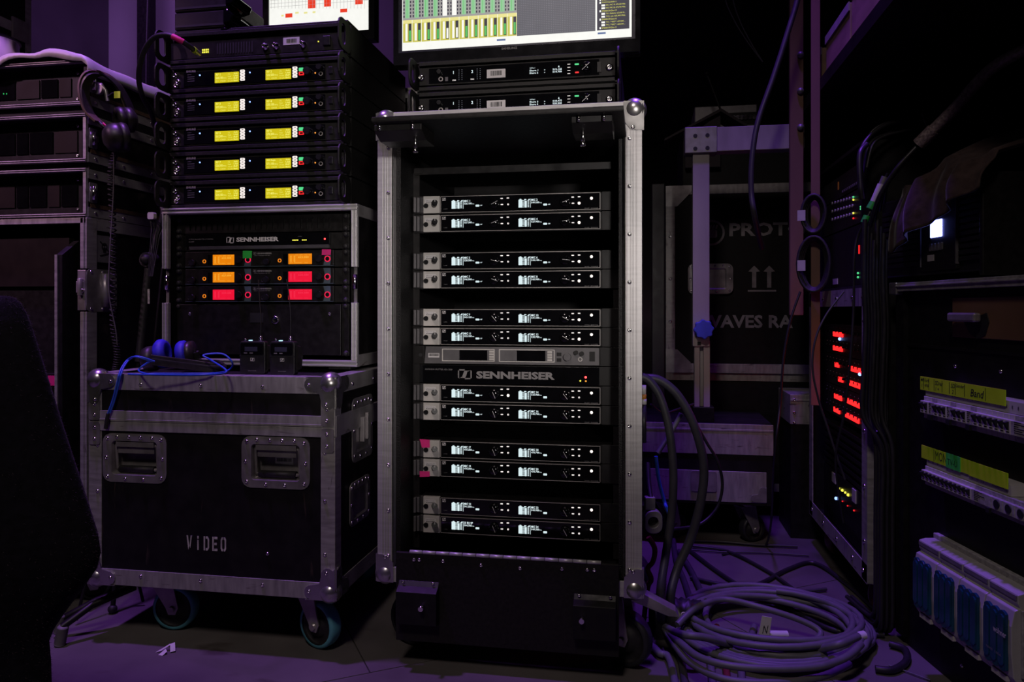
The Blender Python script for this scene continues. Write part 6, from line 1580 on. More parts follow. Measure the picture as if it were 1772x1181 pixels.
MB().box(hx0 - .02, hx1 - .002, -.020, -.004, hz0 + .004, hz0 + .022).build('handle_bar', K['steel'], bp, .004)
MB().prism([(hx0, hz0 + .004), (hx1, hz0 + .022), (hx1 + .008, hz0 + .004), (hx1 - .004, hz0 - .022), (hx1 - .03, hz0 - .030), (hx0 + .02, hz0 - .020)], .004, .006).build('handle_recess', K['ink'], bp)
rivets(t, [frD.p(1653, 634, .012), frD.p(1732, 643, .012), frD.p(1665, 1153, .012)], .012)
MB().box(0, DL, .008, .0125, frD.z(1700, 612), frD.z(1700, 606)).build('panel_seam', K['blk'], t)
K['brk'] = mat('white_breaker_plastic', (0.50, 0.485, 0.48), 0.45, 0, 0.08, 30)
K['brk2'] = mat('printed_grey_plastic', (0.33, 0.32, 0.32), 0.5, 0, 0.3, 120)
def px_at(x): # local x on the cabinet face -> picture column, used only to size rows from the photograph
    return x
def strip_row(pya_l, pyb_l, px0, mods, tape, tape_label, name_label, pw_, labh):
    """one row of breakers: white label strip above, breakers of one module each"""
    x0, zt = frD.p(px0, pya_l, -.030); _, zb = frD.p(px0, pyb_l, -.030); h = zt - zb
    x = x0; out = []
    for kind in mods:
        w = pw_ * {'b': 1, 'r': 1.25, 'R': 4.2, 's': .6, 'p': 2.2}[kind]
        br = thing('circuit_breaker' if kind in 'b' else 'residual_breaker' if kind in 'rR' else 'control_module', name_label[kind], 'breaker', frD.w(x, .012, zb), thD, tape_label + (' slim breakers' if kind == 'b' else ' wide breakers' if kind in 'rR' else ' modules'))
        MB().box(.0004, w - .0004, -.040, 0, h * .0, h).box(.0004, w - .0004, -.048, -.04, h * .25, h * .80).build('case', K['brk'] if kind in 'b' else K['brk2'], br, .0008)
        if kind == 'b':
            MB().prism([(-.048, h * .74), (-.055, h * .70), (-.054, h * .62), (-.048, h * .40)], w * .30, w * .72, 'x').build('toggle', K['ink'], br)
            MB().box(w * .25, w * .75, -.0485, -.048, h * .32, h * .36).build('print', K['ink'], br)
        elif kind in 'rR':
            MB().box(w * (.18 if kind == 'r' else .82), w * (.82 if kind == 'r' else .98), -.052, -.047, h * .02, h * .26).build('toggle', K['ink'], br)
            b = MB()
            for j in range(6): b.box(w * .15, w * .30 + w * .45 * random.random(), -.0485, -.048, h * (.36 + .08 * j), h * (.385 + .08 * j))
            b.build('print', K['ink'], br, kind='stuff')
        else:
            MB().cyl((w * .5, 0, h * .55), .008, -.050, -.047, 'y', 14).build('hole', K['ink'], br)
        x += w
    return x0, x, zb, zt
NL = {'b': 'slim white circuit breaker with black toggle in the row under BAND tape', 'r': 'printed residual breaker with black toggle in the row under BAND tape', 'R': 'wide printed residual breaker at the end of the row under BAND tape', 's': '', 'p': ''}
pw1 = .0159
xs, xe, zb, zt = strip_row(685.5, 723, 1597, 'bbrbbbrbbbrbbbbbbbR', None, 'upper row', NL, pw1, 0)
ls = thing('label_strip', 'white printed label strip above the upper breaker row', 'label strip', frD.w(xs, .006, zt + .001), thD)
MB().box(0, xe - xs + .12, -.030, .006, 0, .022).build('strip', K['brk'], ls)
for x, s in ((.004, '1'), (.020, '2'), (.034, 'RCD1+F1,2'), (.078, '3'), (.098, '4'), (.106, 'RCD2+F3,4'), (.150, '5'), (.166, '6'), (.176, 'RCD3+F5,6'), (.220, '7'), (.236, '7'), (.252, '7'), (.268, '8'), (.284, '8'), (.300, '8'), (.335, 'RCD4+F7,8')): text(s, K['ink'], ls, x, -.0305, .008, h=.0065)
K['tapeyg'] = K['tapey']
tp = thing('neon_tape', 'neon yellow tape with handwriting BAND above the upper breaker row', 'tape', frD.w(frD.x(1594, -.026), -.026, frD.z(1597, 675, -.026)), thD)
tw = frD.x(1741, -.026) - frD.x(1594, -.026)
MB().box(0, tw, -.002, .0, .0, .0295).build('tape_strip', K['tapey'], tp)
MB().box(.005, tw * .9, 0, .0014, .0, .010).build('tape_fold', K['tapey'], tp)
for x, z, h_, s in ((.003, .019, .007, 'MP'), (.006, .006, .008, '1'), (.017, .019, .007, 'FoH'), (.018, .007, .007, 'amp'), (.058, .016, .009, 'SD/er'), (.060, .004, .008, '1 +'), (.116, .016, .009, 'SD'), (.120, .004, .008, '2'), (.134, .019, .007, 'Sender'), (.182, .006, .015, 'Band')): text(s, K['ink'], tp, x, -.0024, z, h=h_, shear=.2, bold=.012)
for x in (.014, .034, .054, .084, .110, .131, .162, .228): MB().box(x, x + .0010, -.0026, -.002, .003, .027).build('pen_line', K['ink'], tp)
NL2 = {'b': 'slim white circuit breaker with black toggle in the lower row beside MON tape', 'r': '', 'R': 'wide printed residual breaker closing the lower breaker row', 's': '', 'p': 'grey module with round black hole at the end of the lower breaker row'}
xs, xe, zb, zt = strip_row(806, 838, 1599, 'bbbbbbbbbbbbRppp'.replace('R', 'R'), None, 'lower row', NL2, .0148, 0)
ls = thing('label_strip', 'white printed label strip above the lower breaker row', 'label strip', frD.w(xs, .006, zt + .001), thD)
MB().box(0, xe - xs - .06, -.030, .006, 0, .020).build('strip', K['brk'], ls)
for i in range(12): text('%d' % (9 + i // 3), K['ink'], ls, .006 + i * .017, -.0305, .007, h=.006)
text('RCD5+F9,12', K['ink'], ls, .225, -.0305, .006, h=.0065)
tp = thing('neon_tape', 'neon yellow and green tape with handwriting MON above the lower breaker row', 'tape', frD.w(frD.x(1596, -.026), -.026, frD.z(1597, 792.5, -.026)), thD)
tw = frD.x(1746, -.026) - frD.x(1596, -.026)
MB().box(0, tw * .66, -.002, .0, .0, .028).box(tw * .60, tw, -.003, -.001, -.001, .028).build('tape_strip', K['tapey'], tp)
MB().box(.005, tw * .9, 0, .0014, .0, .010).build('tape_fold', K['tapey'], tp)
MB().box(tw * .33, tw * .50, -.0034, -.002, -.001, .029).build('green_tape', mat('neon_green_tape', (0.05, .55, .08), .6), tp)
text('MON', K['ink'], tp, tw * .19, -.0024, .006, w=tw * .14, h=.019, bold=.0); text('TV-Ü', K['ink'], tp, tw * .35, -.0038, .006, w=tw * .12, h=.015)
MB().box(tw * .17, tw * .174, -.0026, -.002, .002, .027).build('pen_line', K['ink'], tp)
# end bracket of the lower row
eb = thing('mounting_bracket', 'white metal end bracket beside the lower breaker row', 'bracket', frD.w(xe + .002, .006, zb - .006), thD)
MB().box(0, .075, -.012, .006, 0, zt - zb + .01).build('plate', K['brk'], eb, .002)
MB().box(.055, .075, -.013, -.011, .055, .065).build('red_mark', K['tapep'], eb)
MB().cyl((.014, 0, .045), .004, -.014, -.010, 'y', 10).cyl((.014, 0, .020), .004, -.014, -.010, 'y', 10).build('bolt', K['chrome'], eb, kind='stuff')
# fuse switch block with four blue windows
K['fuse'] = mat('pale_fuse_plastic', (0.385, 0.375, 0.37), 0.45, 0, 0.1, 20)
K['bluew'] = mat('blue_translucent_cover', (0.008, 0.058, 0.11), 0.2, 0, 0.35, 14, 0.1)
x0, zt = frD.p(1581, 922, -.045); x1 = frD.x(1752, -.045); fwid = (x1 - x0) / 4
zt = frD.z(1581, 924, -.030); hf = .170
bk = thing('busbar_plate', 'grey busbar backing plate behind the four blue-windowed fuse switches', 'plate', frD.w(x0, .0, zt - hf), thD)
MB().box(-.004, fwid * 4 + .02, 0, .012, .0 - .01, hf + .01).build('plate', K['brk2'], bk, .002)
for k in range(4):
    fs_ = thing('fuse_switch', ['fuse switch with blue window, farthest from the bracketed end', 'second fuse switch with blue window, counting from the cable side', 'third fuse switch with blue window, counting from the cable side', 'fuse switch with blue window and white maker name'][k], 'fuse switch', frD.w(x0 + k * fwid, .0, zt - hf), thD, 'fuse switches')
    g_ = .0012
    prf = [(0, 0), (-.030, .0), (-.042, .018), (-.046, .06), (-.046, .11), (-.040, .138), (-.030, .142), (-.034, .150), (-.034, hf - .004), (-.020, hf), (0, hf)]
    MB().prism(prf, g_, fwid - g_, 'x').build('housing', K['fuse'], fs_, .0015)
    xa, xb = .010, fwid - .010; z0_, z1_ = .028, .128
    L_ = []
    for i in range(13): u = i / 12; L_.append((xb + (xa - xb) * u, z1_ + .005 * abs(math.sin(u * math.pi * 3))))
    for i in range(13): u = i / 12; L_.append((xa + (xb - xa) * u, z0_ - .005 * abs(math.sin(u * math.pi * 3))))
    wdw = MB().prism(L_, -.0505, -.045).build('blue_window', K['bluew'], fs_, .001)
    for i in range(3): MB().prism(rrect(xa + (xb - xa) * (i + .12) / 3, xa + (xb - xa) * (i + .88) / 3, z0_ + .006, z1_ - .002, .008, 3), -.0535, -.0503).build('window_rib', K['bluew'], fs_, .001)
    MB().box(.004, fwid - .004, -.036, -.033, hf - .014, hf - .006).build('print_band', K['plate'], fs_)
    MB().box(.020, fwid - .020, -.043, -.036, .004, .014).build('label_slot', K['grey'], fs_)
    if k == 3:
        text('wöhner', K['white'], fs_, fwid * .52, -.0542, .088, w=.036, h=.011, bold=.01)
        for q, s in ((.28, 'NH00'), (.58, '160A')): text(s, K['dimwhite'], fs_, fwid * q, -.0542, .050, w=.018, h=.005)
e_ = MB().box(fwid - .0008, fwid + .004, -.030, -.004, .02, hf - .03).build('end_cover', K['brk2'], fs_, .001)

# ------------------------------------------------------------------ amplifier with white screen on the cabinet
frA = Fr(cam2w(XC + .01, dF, 0), thD)
ax0, ax1 = frA.x(1522), frA.x(1703); az0 = dz1 + .012; az1 = az0 + .205
t = thing('touring_amplifier', 'large black amplifier with horizontal vents and a glowing white screen', 'amplifier', frA.w(ax0, 0, az0), thD)
def ap(px, py): x, z = frA.p(px, py); return x - ax0, z - az0
aw = ax1 - ax0; ahh = az1 - az0
MB().box(0, aw, .006, .40, .012, ahh).build('chassis', K['blk'], t, .004)
for x in (aw * .4, aw - .05):
    for y in (.05, .30): MB().cyl((x, y, 0), .015, .0, .014, 'z', 12).build('foot', K['rub'], t)
MB().box(aw - .008, aw + .004, -.006, .40, .002, ahh + .004).build('side_cheek', K['blk2'], t, .003)
sx0, szb = ap(1613, 412); sx1, szt = ap(1632, 379)
px0 = sx0 - .045; px1 = sx1 + .055
for i in range(11):
    zz = .035 + i * (ahh - .06) / 11
    MB().box(.012, px0, 0, .008, zz, zz + .009).build('vent_slat', K['blk2'], t, .001); MB().box(px1, aw - .012, 0, .008, zz, zz + .009).build('vent_slat', K['blk2'], t, .001)
MB().box(px0 + .004, px1 - .004, -.002, .008, .02, ahh - .02).build('control_panel', K['blk'], t, .001)
for x in (px0 + .002, px1 - .004): MB().box(x, x + .002, -.004, .004, .03, ahh - .03).build('panel_rib', K['mid'], t)
K['scrw'] = glow('amplifier_screen', (0.20, 0.24, 1.0), 18.0)
MB().box(sx0, sx1, -.004, -.001, szb, szt).build('white_screen', K['scrw'], t, label='glowing white screen')
for i in range(4): MB().prism(rrect(sx0 - .004 + i * .0135, sx0 + .006 + i * .0135, szb - .030, szb - .013, .002, 2), -.005, -.001).build('button', K['mid'], t)
MB().box(sx0 - .014, sx0 + .012, -.003, -.001, szb - .052, szb - .038).build('label_sticker', K['timber'], t)
x, z = ap(1537, 434); MB().sph((x, -.002, z), .0026, 10, 8).build('white_light', K['ledw'], t)

# ------------------------------------------------------------------ cloth, taped pole and cables at the upper right
K['cloth'] = mat('dark_brown_cloth', (0.050, 0.033, 0.030), 0.95, 0, 0.3, 60, 0.5, sheen=0.15, spec=0.1)
ctop = az1 + .006
ct = thing('dark_cloth', 'dark brown cloth thrown over the amplifier with the white screen', 'cloth', frA.w(ax0, 0, ctop), thD)
n1, n2 = 46, 40; vs = []; fs = []
for i in range(n1 + 1):
    for j in range(n2 + 1):
        u = i / n1; v = j / n2; x = .112 + u * (aw - .072); s = -.16 + v * .50
        f = .014 * math.sin(u * 13 + v * 2) + .008 * math.sin(u * 27 + 1.3) ; lump = .10 * math.exp(-((u - .55) / .28) ** 2) + .05 * math.exp(-((u - .95) / .15) ** 2)
        if s < 0: hang = -s * (1.1 - .82 * (x - .02) / (aw + .02)); y = -.012 - .03 * math.sin(min(1, -s * 9) * 1.5) + f * .9; z = -hang + .004 + lump * max(0, 1 + s * 7) * .35
        else: y = s; z = .006 + max(0, f) * .7 + lump * (.35 + .65 * math.sin(min(1, s / .2) * 1.57))
        vs.append((x, y, z))
for i in range(n1):
    for j in range(n2): a = i * (n2 + 1) + j; fs.append((a, a + 1, a + n2 + 2, a + n2 + 1))
o = MB().add(vs, fs, True).build('cloth_sheet', K['cloth'], ct); so = o.modifiers.new('thickness', 'SOLIDIFY'); so.thickness = .003
def path(pts): 
    out = []
    for p in pts:
        if p[0] == 'f': out.append(onZ(p[1], p[2], p[3]))
        elif p[0] == 'w': out.append(Vector(p[1:]))
        elif p[0] == 'c': out.append(cam2w(*p[1:]))
        else: out.append(atd(p[1], p[2], p[3]))
    return out
K['gcab'] = mat('grey_cable', (0.12, 0.116, 0.135), 0.5, 0, 0.12, 30, 0.05)
K['gcab2'] = mat('dark_grey_cable', (0.045, 0.043, 0.052), 0.48, 0, 0.15, 30, 0.05)
K['kcab'] = mat('black_cable', (0.018, 0.017, 0.020), 0.45, 0, 0.15, 30, 0.05)
K['rcab'] = mat('dark_red_cable', (0.16, 0.02, 0.025), 0.5, 0, 0.15, 30)
K['sleeve'] = mat('braided_silver_sleeve', (0.26, 0.20, 0.20), 0.5, 0.4, 0.5, 160, 0.8)
def cable(name, label, pts, r, m, n=8, sides=8, cat='cable', group=None):
    P = path(pts); O = Vector(P[0]); t = thing(name, label, cat, O, 0, group)
    S = spl([p - O for p in P], n)
    MB().tube(S, r, sides).build('cable', K[m], t)
    return t, S
t, S = cable('sleeved_cable', 'thick braided sleeve of cables running down past the dark cloth', [('w', 1.15, 1.35, 1.4585), ('d', 1850, 46, 1.52), ('d', 1790, 78, 1.55), ('d', 1715, 120, 1.62), ('d', 1650, 190, 1.68), ('d', 1590, 250, 1.74)], [.013] * 41, 'sleeve')
MB().tube(S[-5:], .0155, 12).build('sleeve_end', K['sleeve'], t)
for k in range(4):
    e = S[-1]; b = [e, path([('d', 1562 - 4 * k, 285 + 3 * k, 1.76)])[0] - Vector(t.location), path([('d', 1535 - 5 * k, 320 + 8 * k, 1.80)])[0] - Vector(t.location), path([('d', 1530 - 8 * k, 350 + 14 * k, 1.86)])[0] - Vector(t.location)]
    MB().tube(spl(b, 6), .005, 7).build('strand', K['kcab'], t)
t, S = cable('microphone_lead', 'pale lead with green-taped plug hanging beside the amplifier screen', [('d', 1536, 300, 1.86), ('d', 1527, 318, 1.87), ('d', 1508, 362, 1.88), ('d', 1498, 382, 1.88), ('d', 1484, 410, 1.90), ('d', 1478, 450, 1.90), ('d', 1477, 540, 1.90), ('d', 1470, 640, 1.90), ('d', 1460, 720, 1.92), ('d', 1446, 800, 1.96), ('d', 1460, 905, 2.0)], .0032, 'kcab')
O_ = Vector(t.location)
def seg(a, b): return [path([a])[0] - O_, path([b])[0] - O_]
MB().tube(seg(('d', 1526, 320, 1.868), ('d', 1513, 350, 1.876)), .0105, 12).build('plug_shell', K['grey'], t)
MB().tube(seg(('d', 1532, 306, 1.862), ('d', 1526, 320, 1.868)), .0085, 12).build('plug_collar', K['plate'], t)
MB().tube(seg(('d', 1513, 349, 1.876), ('d', 1505, 362, 1.880)), .0098, 12).build('green_tape', K['tapeg'], t)
MB().tube(seg(('d', 1500, 374, 1.881), ('d', 1495, 386, 1.882)), .0085, 12).build('green_tape', K['tapeg'], t)
t, S = cable('microphone_plug', 'black metal plug lying on the cloth edge near the white screen', [('d', 1558, 352, 1.88), ('d', 1566, 365, 1.87), ('d', 1580, 376, 1.86)], .0085, 'gcab2')
MB().tube([S[-1], S[-1] + (S[-1] - S[-4]) * .5], .0105, 12).build('plug_shell', K['steel'], t)
# cable bunches over the racks
hangs = [([(1500, 250, 1.95), (1488, 268, 1.93), (1489, 320, 1.92), (1492, 345, 1.92)], .007), ([(1640, 195, 1.95), (1580, 208, 1.95), (1530, 218, 1.94), (1498, 245, 1.93), (1488, 275, 1.92), (1490, 300, 1.92)], .006),
         ([(1645, 203, 1.97), (1590, 218, 1.96), (1535, 232, 1.95), (1505, 250, 1.94), (1494, 300, 1.93)], .004), ([(1620, 215, 1.93), (1560, 228, 1.93), (1530, 236, 1.93), (1510, 252, 1.93), (1500, 290, 1.93)], .004),
         ([(1660, 190, 1.90), (1610, 196, 1.92), (1560, 205, 1.93), (1515, 222, 1.94), (1490, 255, 1.95)], .003), ([(1597, 196, 1.93), (1602, 212, 1.92), (1608, 222, 1.9)], .003)]
hb_ = ['thick black cable curving over the dotted rack', 'black cable drooping from the overhead shelf side', 'thin cable running along the shelf toward the dotted rack', 'thin lower cable of the bunch over the dotted rack', 'thin upper cable of the bunch over the dotted rack', 'short thin loop under the sleeved cable']
for (pts, r), lb, od in zip(hangs, hb_, (-.034, .0, .034, -.018, .055, -.03)): cable('bunched_cable', lb, [('d', p[0], p[1], p[2] + od) for p in pts], r, 'kcab')
# bundle running down in front of the amplifier rack
rb = random.Random(4)
nb_ = ['braided', 'slim', 'plain', 'worn', 'stiff', 'loose', 'slack', 'matt']
for k in range(8):
    row = k % 3; d0 = 1.832 + .0145 * row; x0 = 1497 + 5.4 * k; xg = .893 + .013 * (k // 3); dg_ = 1.815 + .0145 * row; zl = .0075 + .0125 * row
    pts = [('d', x0, 380 + 12 * (k % 4), d0)] + [('d', x0 + c, y, d0) for y, c in ((480, -2), (560, 1), (640, -2), (720, -3))]
    pts += [('c', xg, dg_, z) for z in (.46, .30, .15)] + [('c', xg, dg_ + .001, zl + .045), ('c', xg, dg_ + .012, zl + .012), ('c', xg, dg_ + .045, zl), ('c', xg, dg_ + .16, zl)]
    cable('hanging_cable', 'black cable in the bundle hanging before the amplifier rack', pts, (.0058, .0048, .0054, .0044)[k % 4], 'kcab', 8, 7, 'cable', 'hanging bundle before the amplifier rack')
cable('looping_lead', 'thin grey lead bowing out in front of the amplifier rack lights', [('d', 1460, 505, 2.02), ('d', 1430, 545, 2.02), ('d', 1412, 585, 2.02), ('d', 1406, 635, 2.02), ('d', 1416, 690, 2.02), ('d', 1432, 740, 2.02), ('d', 1448, 790, 2.02), ('d', 1462, 830, 2.02)], .0030, 'gcab2')
cable('looping_lead', 'thin black lead dropping beside the red-lit case to the floor', [('d', 1385, 505, 2.2), ('d', 1368, 555, 2.2), ('d', 1356, 620, 2.2), ('d', 1350, 700, 2.2), ('d', 1340, 790, 2.2), ('f', 1325, 945, .006), ('f', 1250, 960, .006)], .0035, 'kcab')
cable('hanging_cable', 'thick blue-black cable hanging in front of the timber beam', [('w', .50, 2.37, 3.99), ('w', .50, 2.375, 3.2), ('w', .50, 2.385, 2.5), ('w', .49, 2.405, 2.0), ('d', 1384, -20, 2.3), ('d', 1362, 60, 2.3), ('d', 1338, 135, 2.3), ('d', 1312, 210, 2.3), ('d', 1302, 270, 2.3), ('d', 1300, 330, 2.3), ('d', 1306, 375, 2.3), ('d', 1318, 430, 2.4)], .0085, 'gcab2')
cable('hanging_wire', 'thin outer wire hanging from above over the timber stand', [('w', .27, 2.9, 3.99), ('w', .275, 2.9, 3.2), ('w', .28, 2.9, 2.5), ('w', .287, 2.9, 2.15), ('d', 1254, -10, 2.8), ('d', 1268, 30, 2.8), ('d', 1292, 70, 2.8), ('d', 1319, 106, 2.8)], .0022, 'gcab')
cable('hanging_wire', 'thin inner wire hanging from above, joining the outer one at its tip', [('w', .30, 2.9, 3.99), ('w', .303, 2.9, 3.2), ('w', .307, 2.9, 2.5), ('w', .314, 2.9, 2.15), ('d', 1267, -10, 2.8), ('d', 1280, 35, 2.8), ('d', 1300, 75, 2.8), ('d', 1320, 107, 2.8)], .0022, 'gcab')

# ------------------------------------------------------------------ cables on the floor right of the tall rack
big = [([('d', 1110, 652, 1.80), ('d', 1124, 660, 1.80), ('d', 1143, 690, 1.80), ('d', 1158, 745, 1.80), ('d', 1165, 820, 1.80), ('d', 1162, 890, 1.80), ('d', 1152, 960, 1.79), ('d', 1142, 1030, 1.765), ('f', 1146, 1082, .03)], .0100, 'gcab2', 'thick dark cable arching down close beside the tall rack'),
       ([('d', 1112, 655, 1.84), ('d', 1140, 658, 1.84), ('d', 1172, 684, 1.84), ('d', 1200, 735, 1.84), ('d', 1217, 800, 1.84), ('d', 1214, 860, 1.84), ('d', 1196, 930, 1.84), ('d', 1172, 985, 1.83), ('d', 1160, 1035, 1.81), ('f', 1166, 1074, .03)], .0110, 'gcab2', 'thick dark cable bowing widest right of the tall rack'),
       ([('d', 1196, 720, 2.0), ('d', 1222, 765, 2.0), ('d', 1242, 800, 2.0), ('d', 1250, 840, 2.0), ('d', 1240, 880, 2.0), ('d', 1210, 908, 1.98), ('d', 1165, 916, 1.95)], .0040, 'kcab', 'thin black cable looping behind the two thick arching ones'),
       ([('d', 1126, 700, 1.9), ('d', 1148, 715, 1.95), ('d', 1175, 708, 2.0), ('d', 1200, 700, 2.05)], .003, 'kcab', 'thin lead crossing behind the thick arching cables'),
       ([('d', 1135, 790, 1.86), ('d', 1140, 830, 1.86), ('d', 1150, 870, 1.86), ('d', 1160, 905, 1.86), ('f', 1150, 960, .01)], .0045, 'bcable', 'dull blue cable beside the hanging socket connector')]
for pts, r, m, lb in big: cable('arching_cable', lb, pts, r, m, 8, 9)
t, S = cable('white_cable_stub', 'short pale tube slanting behind the arching cables', [('d', 1179, 716, 1.9), ('d', 1165, 742, 1.9), ('d', 1138, 785, 1.88)], .0062, 'gcab')
# socket connector
P = atd(1129, 902, 1.72)
sk = thing('socket_connector', 'violet-grey round socket connector hanging on the side of the tall rack', 'connector', P, A)
MB().ring(rrect(-.019, .021, -.026, .026, .017, 6), circ(0, 0, .012, 28, R(0)), -.012, .014).build('socket_shell', K['plate'], sk, .002)
MB().cyl((0, 0, 0), .013, .004, .012, 'y', 16).build('socket_core', K['ink'], sk)
MB().box(-.017, .006, -.006, .012, .026, .055).build('socket_neck', K['plate'], sk, .002)
MB().tube(spl([(-.003, .003, .050), (-.003, .03, .08), (.0, .06, .12)], 5), .006, 8).build('socket_lead', K['kcab'], sk)
P = atd(1106, 700, 1.66)
for k, lb in ((0, 'black connector with orange ring plugged behind the tall rack edge'),):
    c = thing('plug_connector', lb, 'connector', P, A)
    MB().cyl((.010, 0, 0), .006, -.085, .0, 'z', 12).build('plug_body', K['kcab'], c); MB().cyl((.010, 0, 0), .0066, .0, .012, 'z', 12).build('white_ring', K['grey'], c); MB().cyl((.010, 0, 0), .0060, .012, .022, 'z', 12).build('orange_ring', mat('orange_plastic', (.5, .2, .02), .5), c)
    MB().cyl((.010, 0, 0), .0055, .022, .042, 'z', 12).build('white_tip', K['grey'], c)
rcb = [('d', 1122, 930, 1.86), ('d', 1133, 950, 1.86), ('d', 1130, 972, 1.86), ('d', 1121, 985, 1.86), ('d', 1127, 1003, 1.86), ('d', 1121, 1018, 1.88), ('f', 1114, 1074, .008)]
cable('red_cable', 'dark red cable curled beside the foot of the tall rack', rcb, .0065, 'rcab')
# cable coil
cc = onZ(1338, 1099, 0); CR = .208
co = thing('cable_coil', 'large coil of grey cable with a white tag lying on the floor', 'cable', cc, A)
rc = random.Random(9); P = []
turns = 7; N_ = 30
for i in range(turns * N_ + 1):
    a = 2 * math.pi * i / N_; k = i / N_
    r_ = CR * (.80 + .22 * (.5 + .5 * math.sin(k * 2.4 + 1))) + .010 * math.sin(a * 2 + k)
    P.append(Vector((r_ * 1.02 * math.cos(a + 2.6) + .010 * math.sin(k * 3), r_ * .94 * math.sin(a + 2.6) + .012 * math.cos(k * 2.2), .024 + .0065 * min(k, 5) * (.7 + .3 * math.sin(a * 1.0 + k)) )))
MB().tube(P, .0078, 9).build('coiled_cable', K['gcab'], co)
P2 = []
for i in range(4 * N_ + 1):
    a = 2 * math.pi * i / N_; k = i / N_
    r_ = CR * (1.02 + .05 * math.sin(k * 3.1)); P2.append(Vector((r_ * math.cos(a + 1.2) - .02, r_ * .90 * math.sin(a + 1.2) - .01 * k, .024 + .0085 * k * (.5 + .5 * math.sin(a + 2)))))
MB().tube(P2, .0078, 9).build('coiled_cable', K['gcab'], co)
# tag
frT = Fr(cc, A); tx, tz = frT.p(1318, 1132, -.10)
tg = MB().prism([(tx - .016, .045), (tx + .010, .045), (tx + .016, .092), (tx - .006, .096)], -.122, -.1205).build('white_tag', K['white'], co)
text('N', K['ink'], tg, tx - .006, -.1226, .056, w=.014, h=.018, shear=.3)
MB().tube([(tx + .012, -.115, .050), (tx + .055, -.112, .048)], .0092, 10).build('white_sleeve', K['white'], co)
MB().tube([(.150, -.125, .050), (.168, -.118, .050)], .010, 10).build('white_sleeve', K['white'], co)
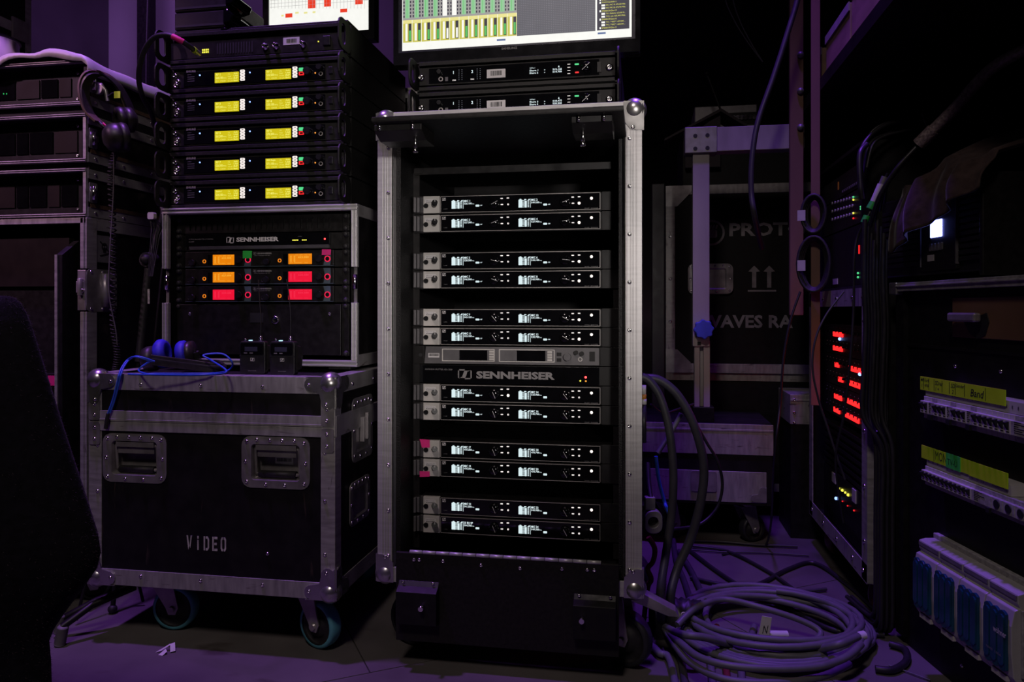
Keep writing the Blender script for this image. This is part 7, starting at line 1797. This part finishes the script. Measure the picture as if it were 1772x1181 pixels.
# strands between the wrap and the coil
strands = [([('f', 1172, 1082, .05), ('f', 1205, 1052, .074), ('f', 1250, 1038, .074), ('f', 1310, 1050, .072), ('f', 1385, 1074, .05), ('f', 1420, 1096, .03), ('f', 1395, 1116, .016), ('f', 1340, 1122, .010)], .0078, 'gcab', 'grey cable rising out of the wrap over the back of the coil'),
           ([('f', 1150, 1085, .03), ('f', 1180, 1098, .072), ('f', 1220, 1104, .070), ('f', 1265, 1116, .035), ('f', 1310, 1124, .030), ('f', 1400, 1126, .035), ('f', 1450, 1116, .072), ('f', 1485, 1102, .072)], .0085, 'gcab', 'grey cable with white sleeves crossing the front of the coil'),
           ([('f', 1150, 1088, .025), ('f', 1176, 1112, .060), ('f', 1215, 1140, .072), ('f', 1290, 1156, .073), ('f', 1400, 1156, .073), ('f', 1460, 1140, .073), ('f', 1490, 1116, .072)], .0080, 'gcab', 'grey cable bordering the front of the coil'),
           ([('f', 1148, 1086, .025), ('f', 1170, 1120, .045), ('f', 1198, 1150, .050), ('f', 1255, 1176, .050), ('f', 1340, 1182, .050), ('f', 1420, 1172, .045), ('f', 1470, 1150, .040)], .0075, 'gcab', 'grey cable lying second from the front of the coil'),
           ([('f', 1114, 1106, .012), ('f', 1140, 1130, .012), ('f', 1165, 1165, .012), ('f', 1215, 1600, .012)], .0085, 'gcab', 'grey cable leaving the wrap along the rack foot toward the photographer'),
           ([('f', 1160, 1112, .012), ('f', 1180, 1150, .012), ('f', 1240, 1600, .012)], .0085, 'gcab2', 'dark cable leaving the wrap toward the photographer'),
           ([('f', 1222, 1080, .008), ('f', 1225, 1130, .008), ('f', 1232, 1170, .012), ('f', 1264, 1600, .012)], .0085, 'gcab', 'grey cable end coming straight out below the coil'),
           ([('f', 1240, 1085, .008), ('f', 1250, 1130, .008), ('f', 1258, 1170, .012), ('f', 1300, 1600, .012)], .008, 'rcab', 'dark red cable end coming out below the coil'),
           ([('f', 1305, 1085, .008), ('f', 1290, 1140, .008), ('f', 1284, 1180, .012), ('f', 1335, 1600, .012)], .0085, 'gcab', 'grey cable end slanting out below the coil'),
           ([('f', 1175, 955, .01), ('f', 1194, 985, .009), ('f', 1211, 1020, .009), ('f', 1221, 1050, .009), ('f', 1224, 1072, .009)], .009, 'gcab2', 'thick dark cable running from behind the rack into the coil'),
           ([('f', 1165, 930, .01), ('f', 1170, 970, .0085), ('f', 1184, 1005, .0085), ('f', 1198, 1050, .0085)], .0085, 'gcab2', 'dark cable running beside the thick one into the coil'),
           ([('f', 1190, 950, .008), ('f', 1235, 985, .008), ('f', 1290, 1020, .008), ('f', 1360, 1050, .008), ('f', 1440, 1090, .008), ('f', 1530, 1100, .008)], .006, 'kcab', 'black cable crossing the violet floor behind the coil diagonally'),
           ([('f', 1195, 945, .008), ('f', 1260, 955, .008), ('f', 1330, 990, .008), ('f', 1390, 1030, .008), ('f', 1500, 1080, .008)], .005, 'kcab', 'second black cable crossing the violet floor behind the coil'),
           ([('f', 1195, 1000, .008), ('f', 1255, 1013, .008), ('f', 1310, 1012, .008), ('f', 1365, 985, .008), ('f', 1410, 975, .008), ('f', 1470, 1015, .008), ('f', 1540, 1080, .008)], .006, 'kcab', 'black cable swinging across the floor to the amplifier rack'),
           ([('f', 1190, 936, .008), ('f', 1250, 938, .008), ('f', 1310, 943, .008), ('f', 1380, 946, .008)], .0045, 'gcab2', 'thin cable straight across the far floor'),
           ([('f', 1198, 952, .006), ('f', 1255, 956, .006), ('f', 1320, 957, .006), ('f', 1400, 962, .006)], .003, 'gcab2', 'thinnest cable straight across the far floor'),
           ([('f', 1232, 1015, .008), ('f', 1290, 1017, .008), ('f', 1350, 1026, .008), ('f', 1430, 1020, .008)], .005, 'gcab2', 'cable lying flat on the violet floor behind the coil'),
           ([('f', 1540, 1115, .01), ('f', 1566, 1125, .01), ('f', 1568, 1145, .01), ('f', 1545, 1160, .01), ('f', 1515, 1158, .01)], .008, 'kcab', 'black cable hooking around beside the coil'),
           ([('f', 1538, 1152, .004), ('f', 1575, 1165, .004), ('f', 1610, 1178, .004)], .0018, 'gcab', 'thin pale wire on the floor before the fuse switches')]
for pts, r, m, lb in strands: cable('floor_cable', lb, pts, r, m, 8, 8)
# black wrap
wp = onZ(1165, 1092, 0)
w_ = thing('cable_wrap', 'black folded cloth wrap with a white ring around the cable bundle', 'wrap', wp, A)
vs = []; fs = []
for i in range(13):
    for j in range(9):
        u = i / 12; v = j / 8; vs.append((-.055 + .12 * u + .004 * math.sin(j * 2), -.05 + .10 * v, .035 + .055 * math.sin(v * math.pi) * (1 - .35 * u) + .006 * math.sin(i * 1.9 + j)))
for i in range(12):
    for j in range(8): a = i * 9 + j; fs.append((a, a + 1, a + 10, a + 9))
o = MB().add(vs, fs, True).build('wrap_cloth', K['kcab'], w_); so = o.modifiers.new('thickness', 'SOLIDIFY'); so.thickness = .003
MB().torus((.012, -.060, .064), .0055, .0015, 'y', 16, 6).build('white_ring', K['grey'], w_)
MB().box(.008, .016, -.061, -.059, .044, .058).build('white_tail', K['grey'], w_)
for y in (-.054, .048): MB().box(-.052, .062, y, y + .004, .001, .040).build('wrap_side', K['kcab'], w_)
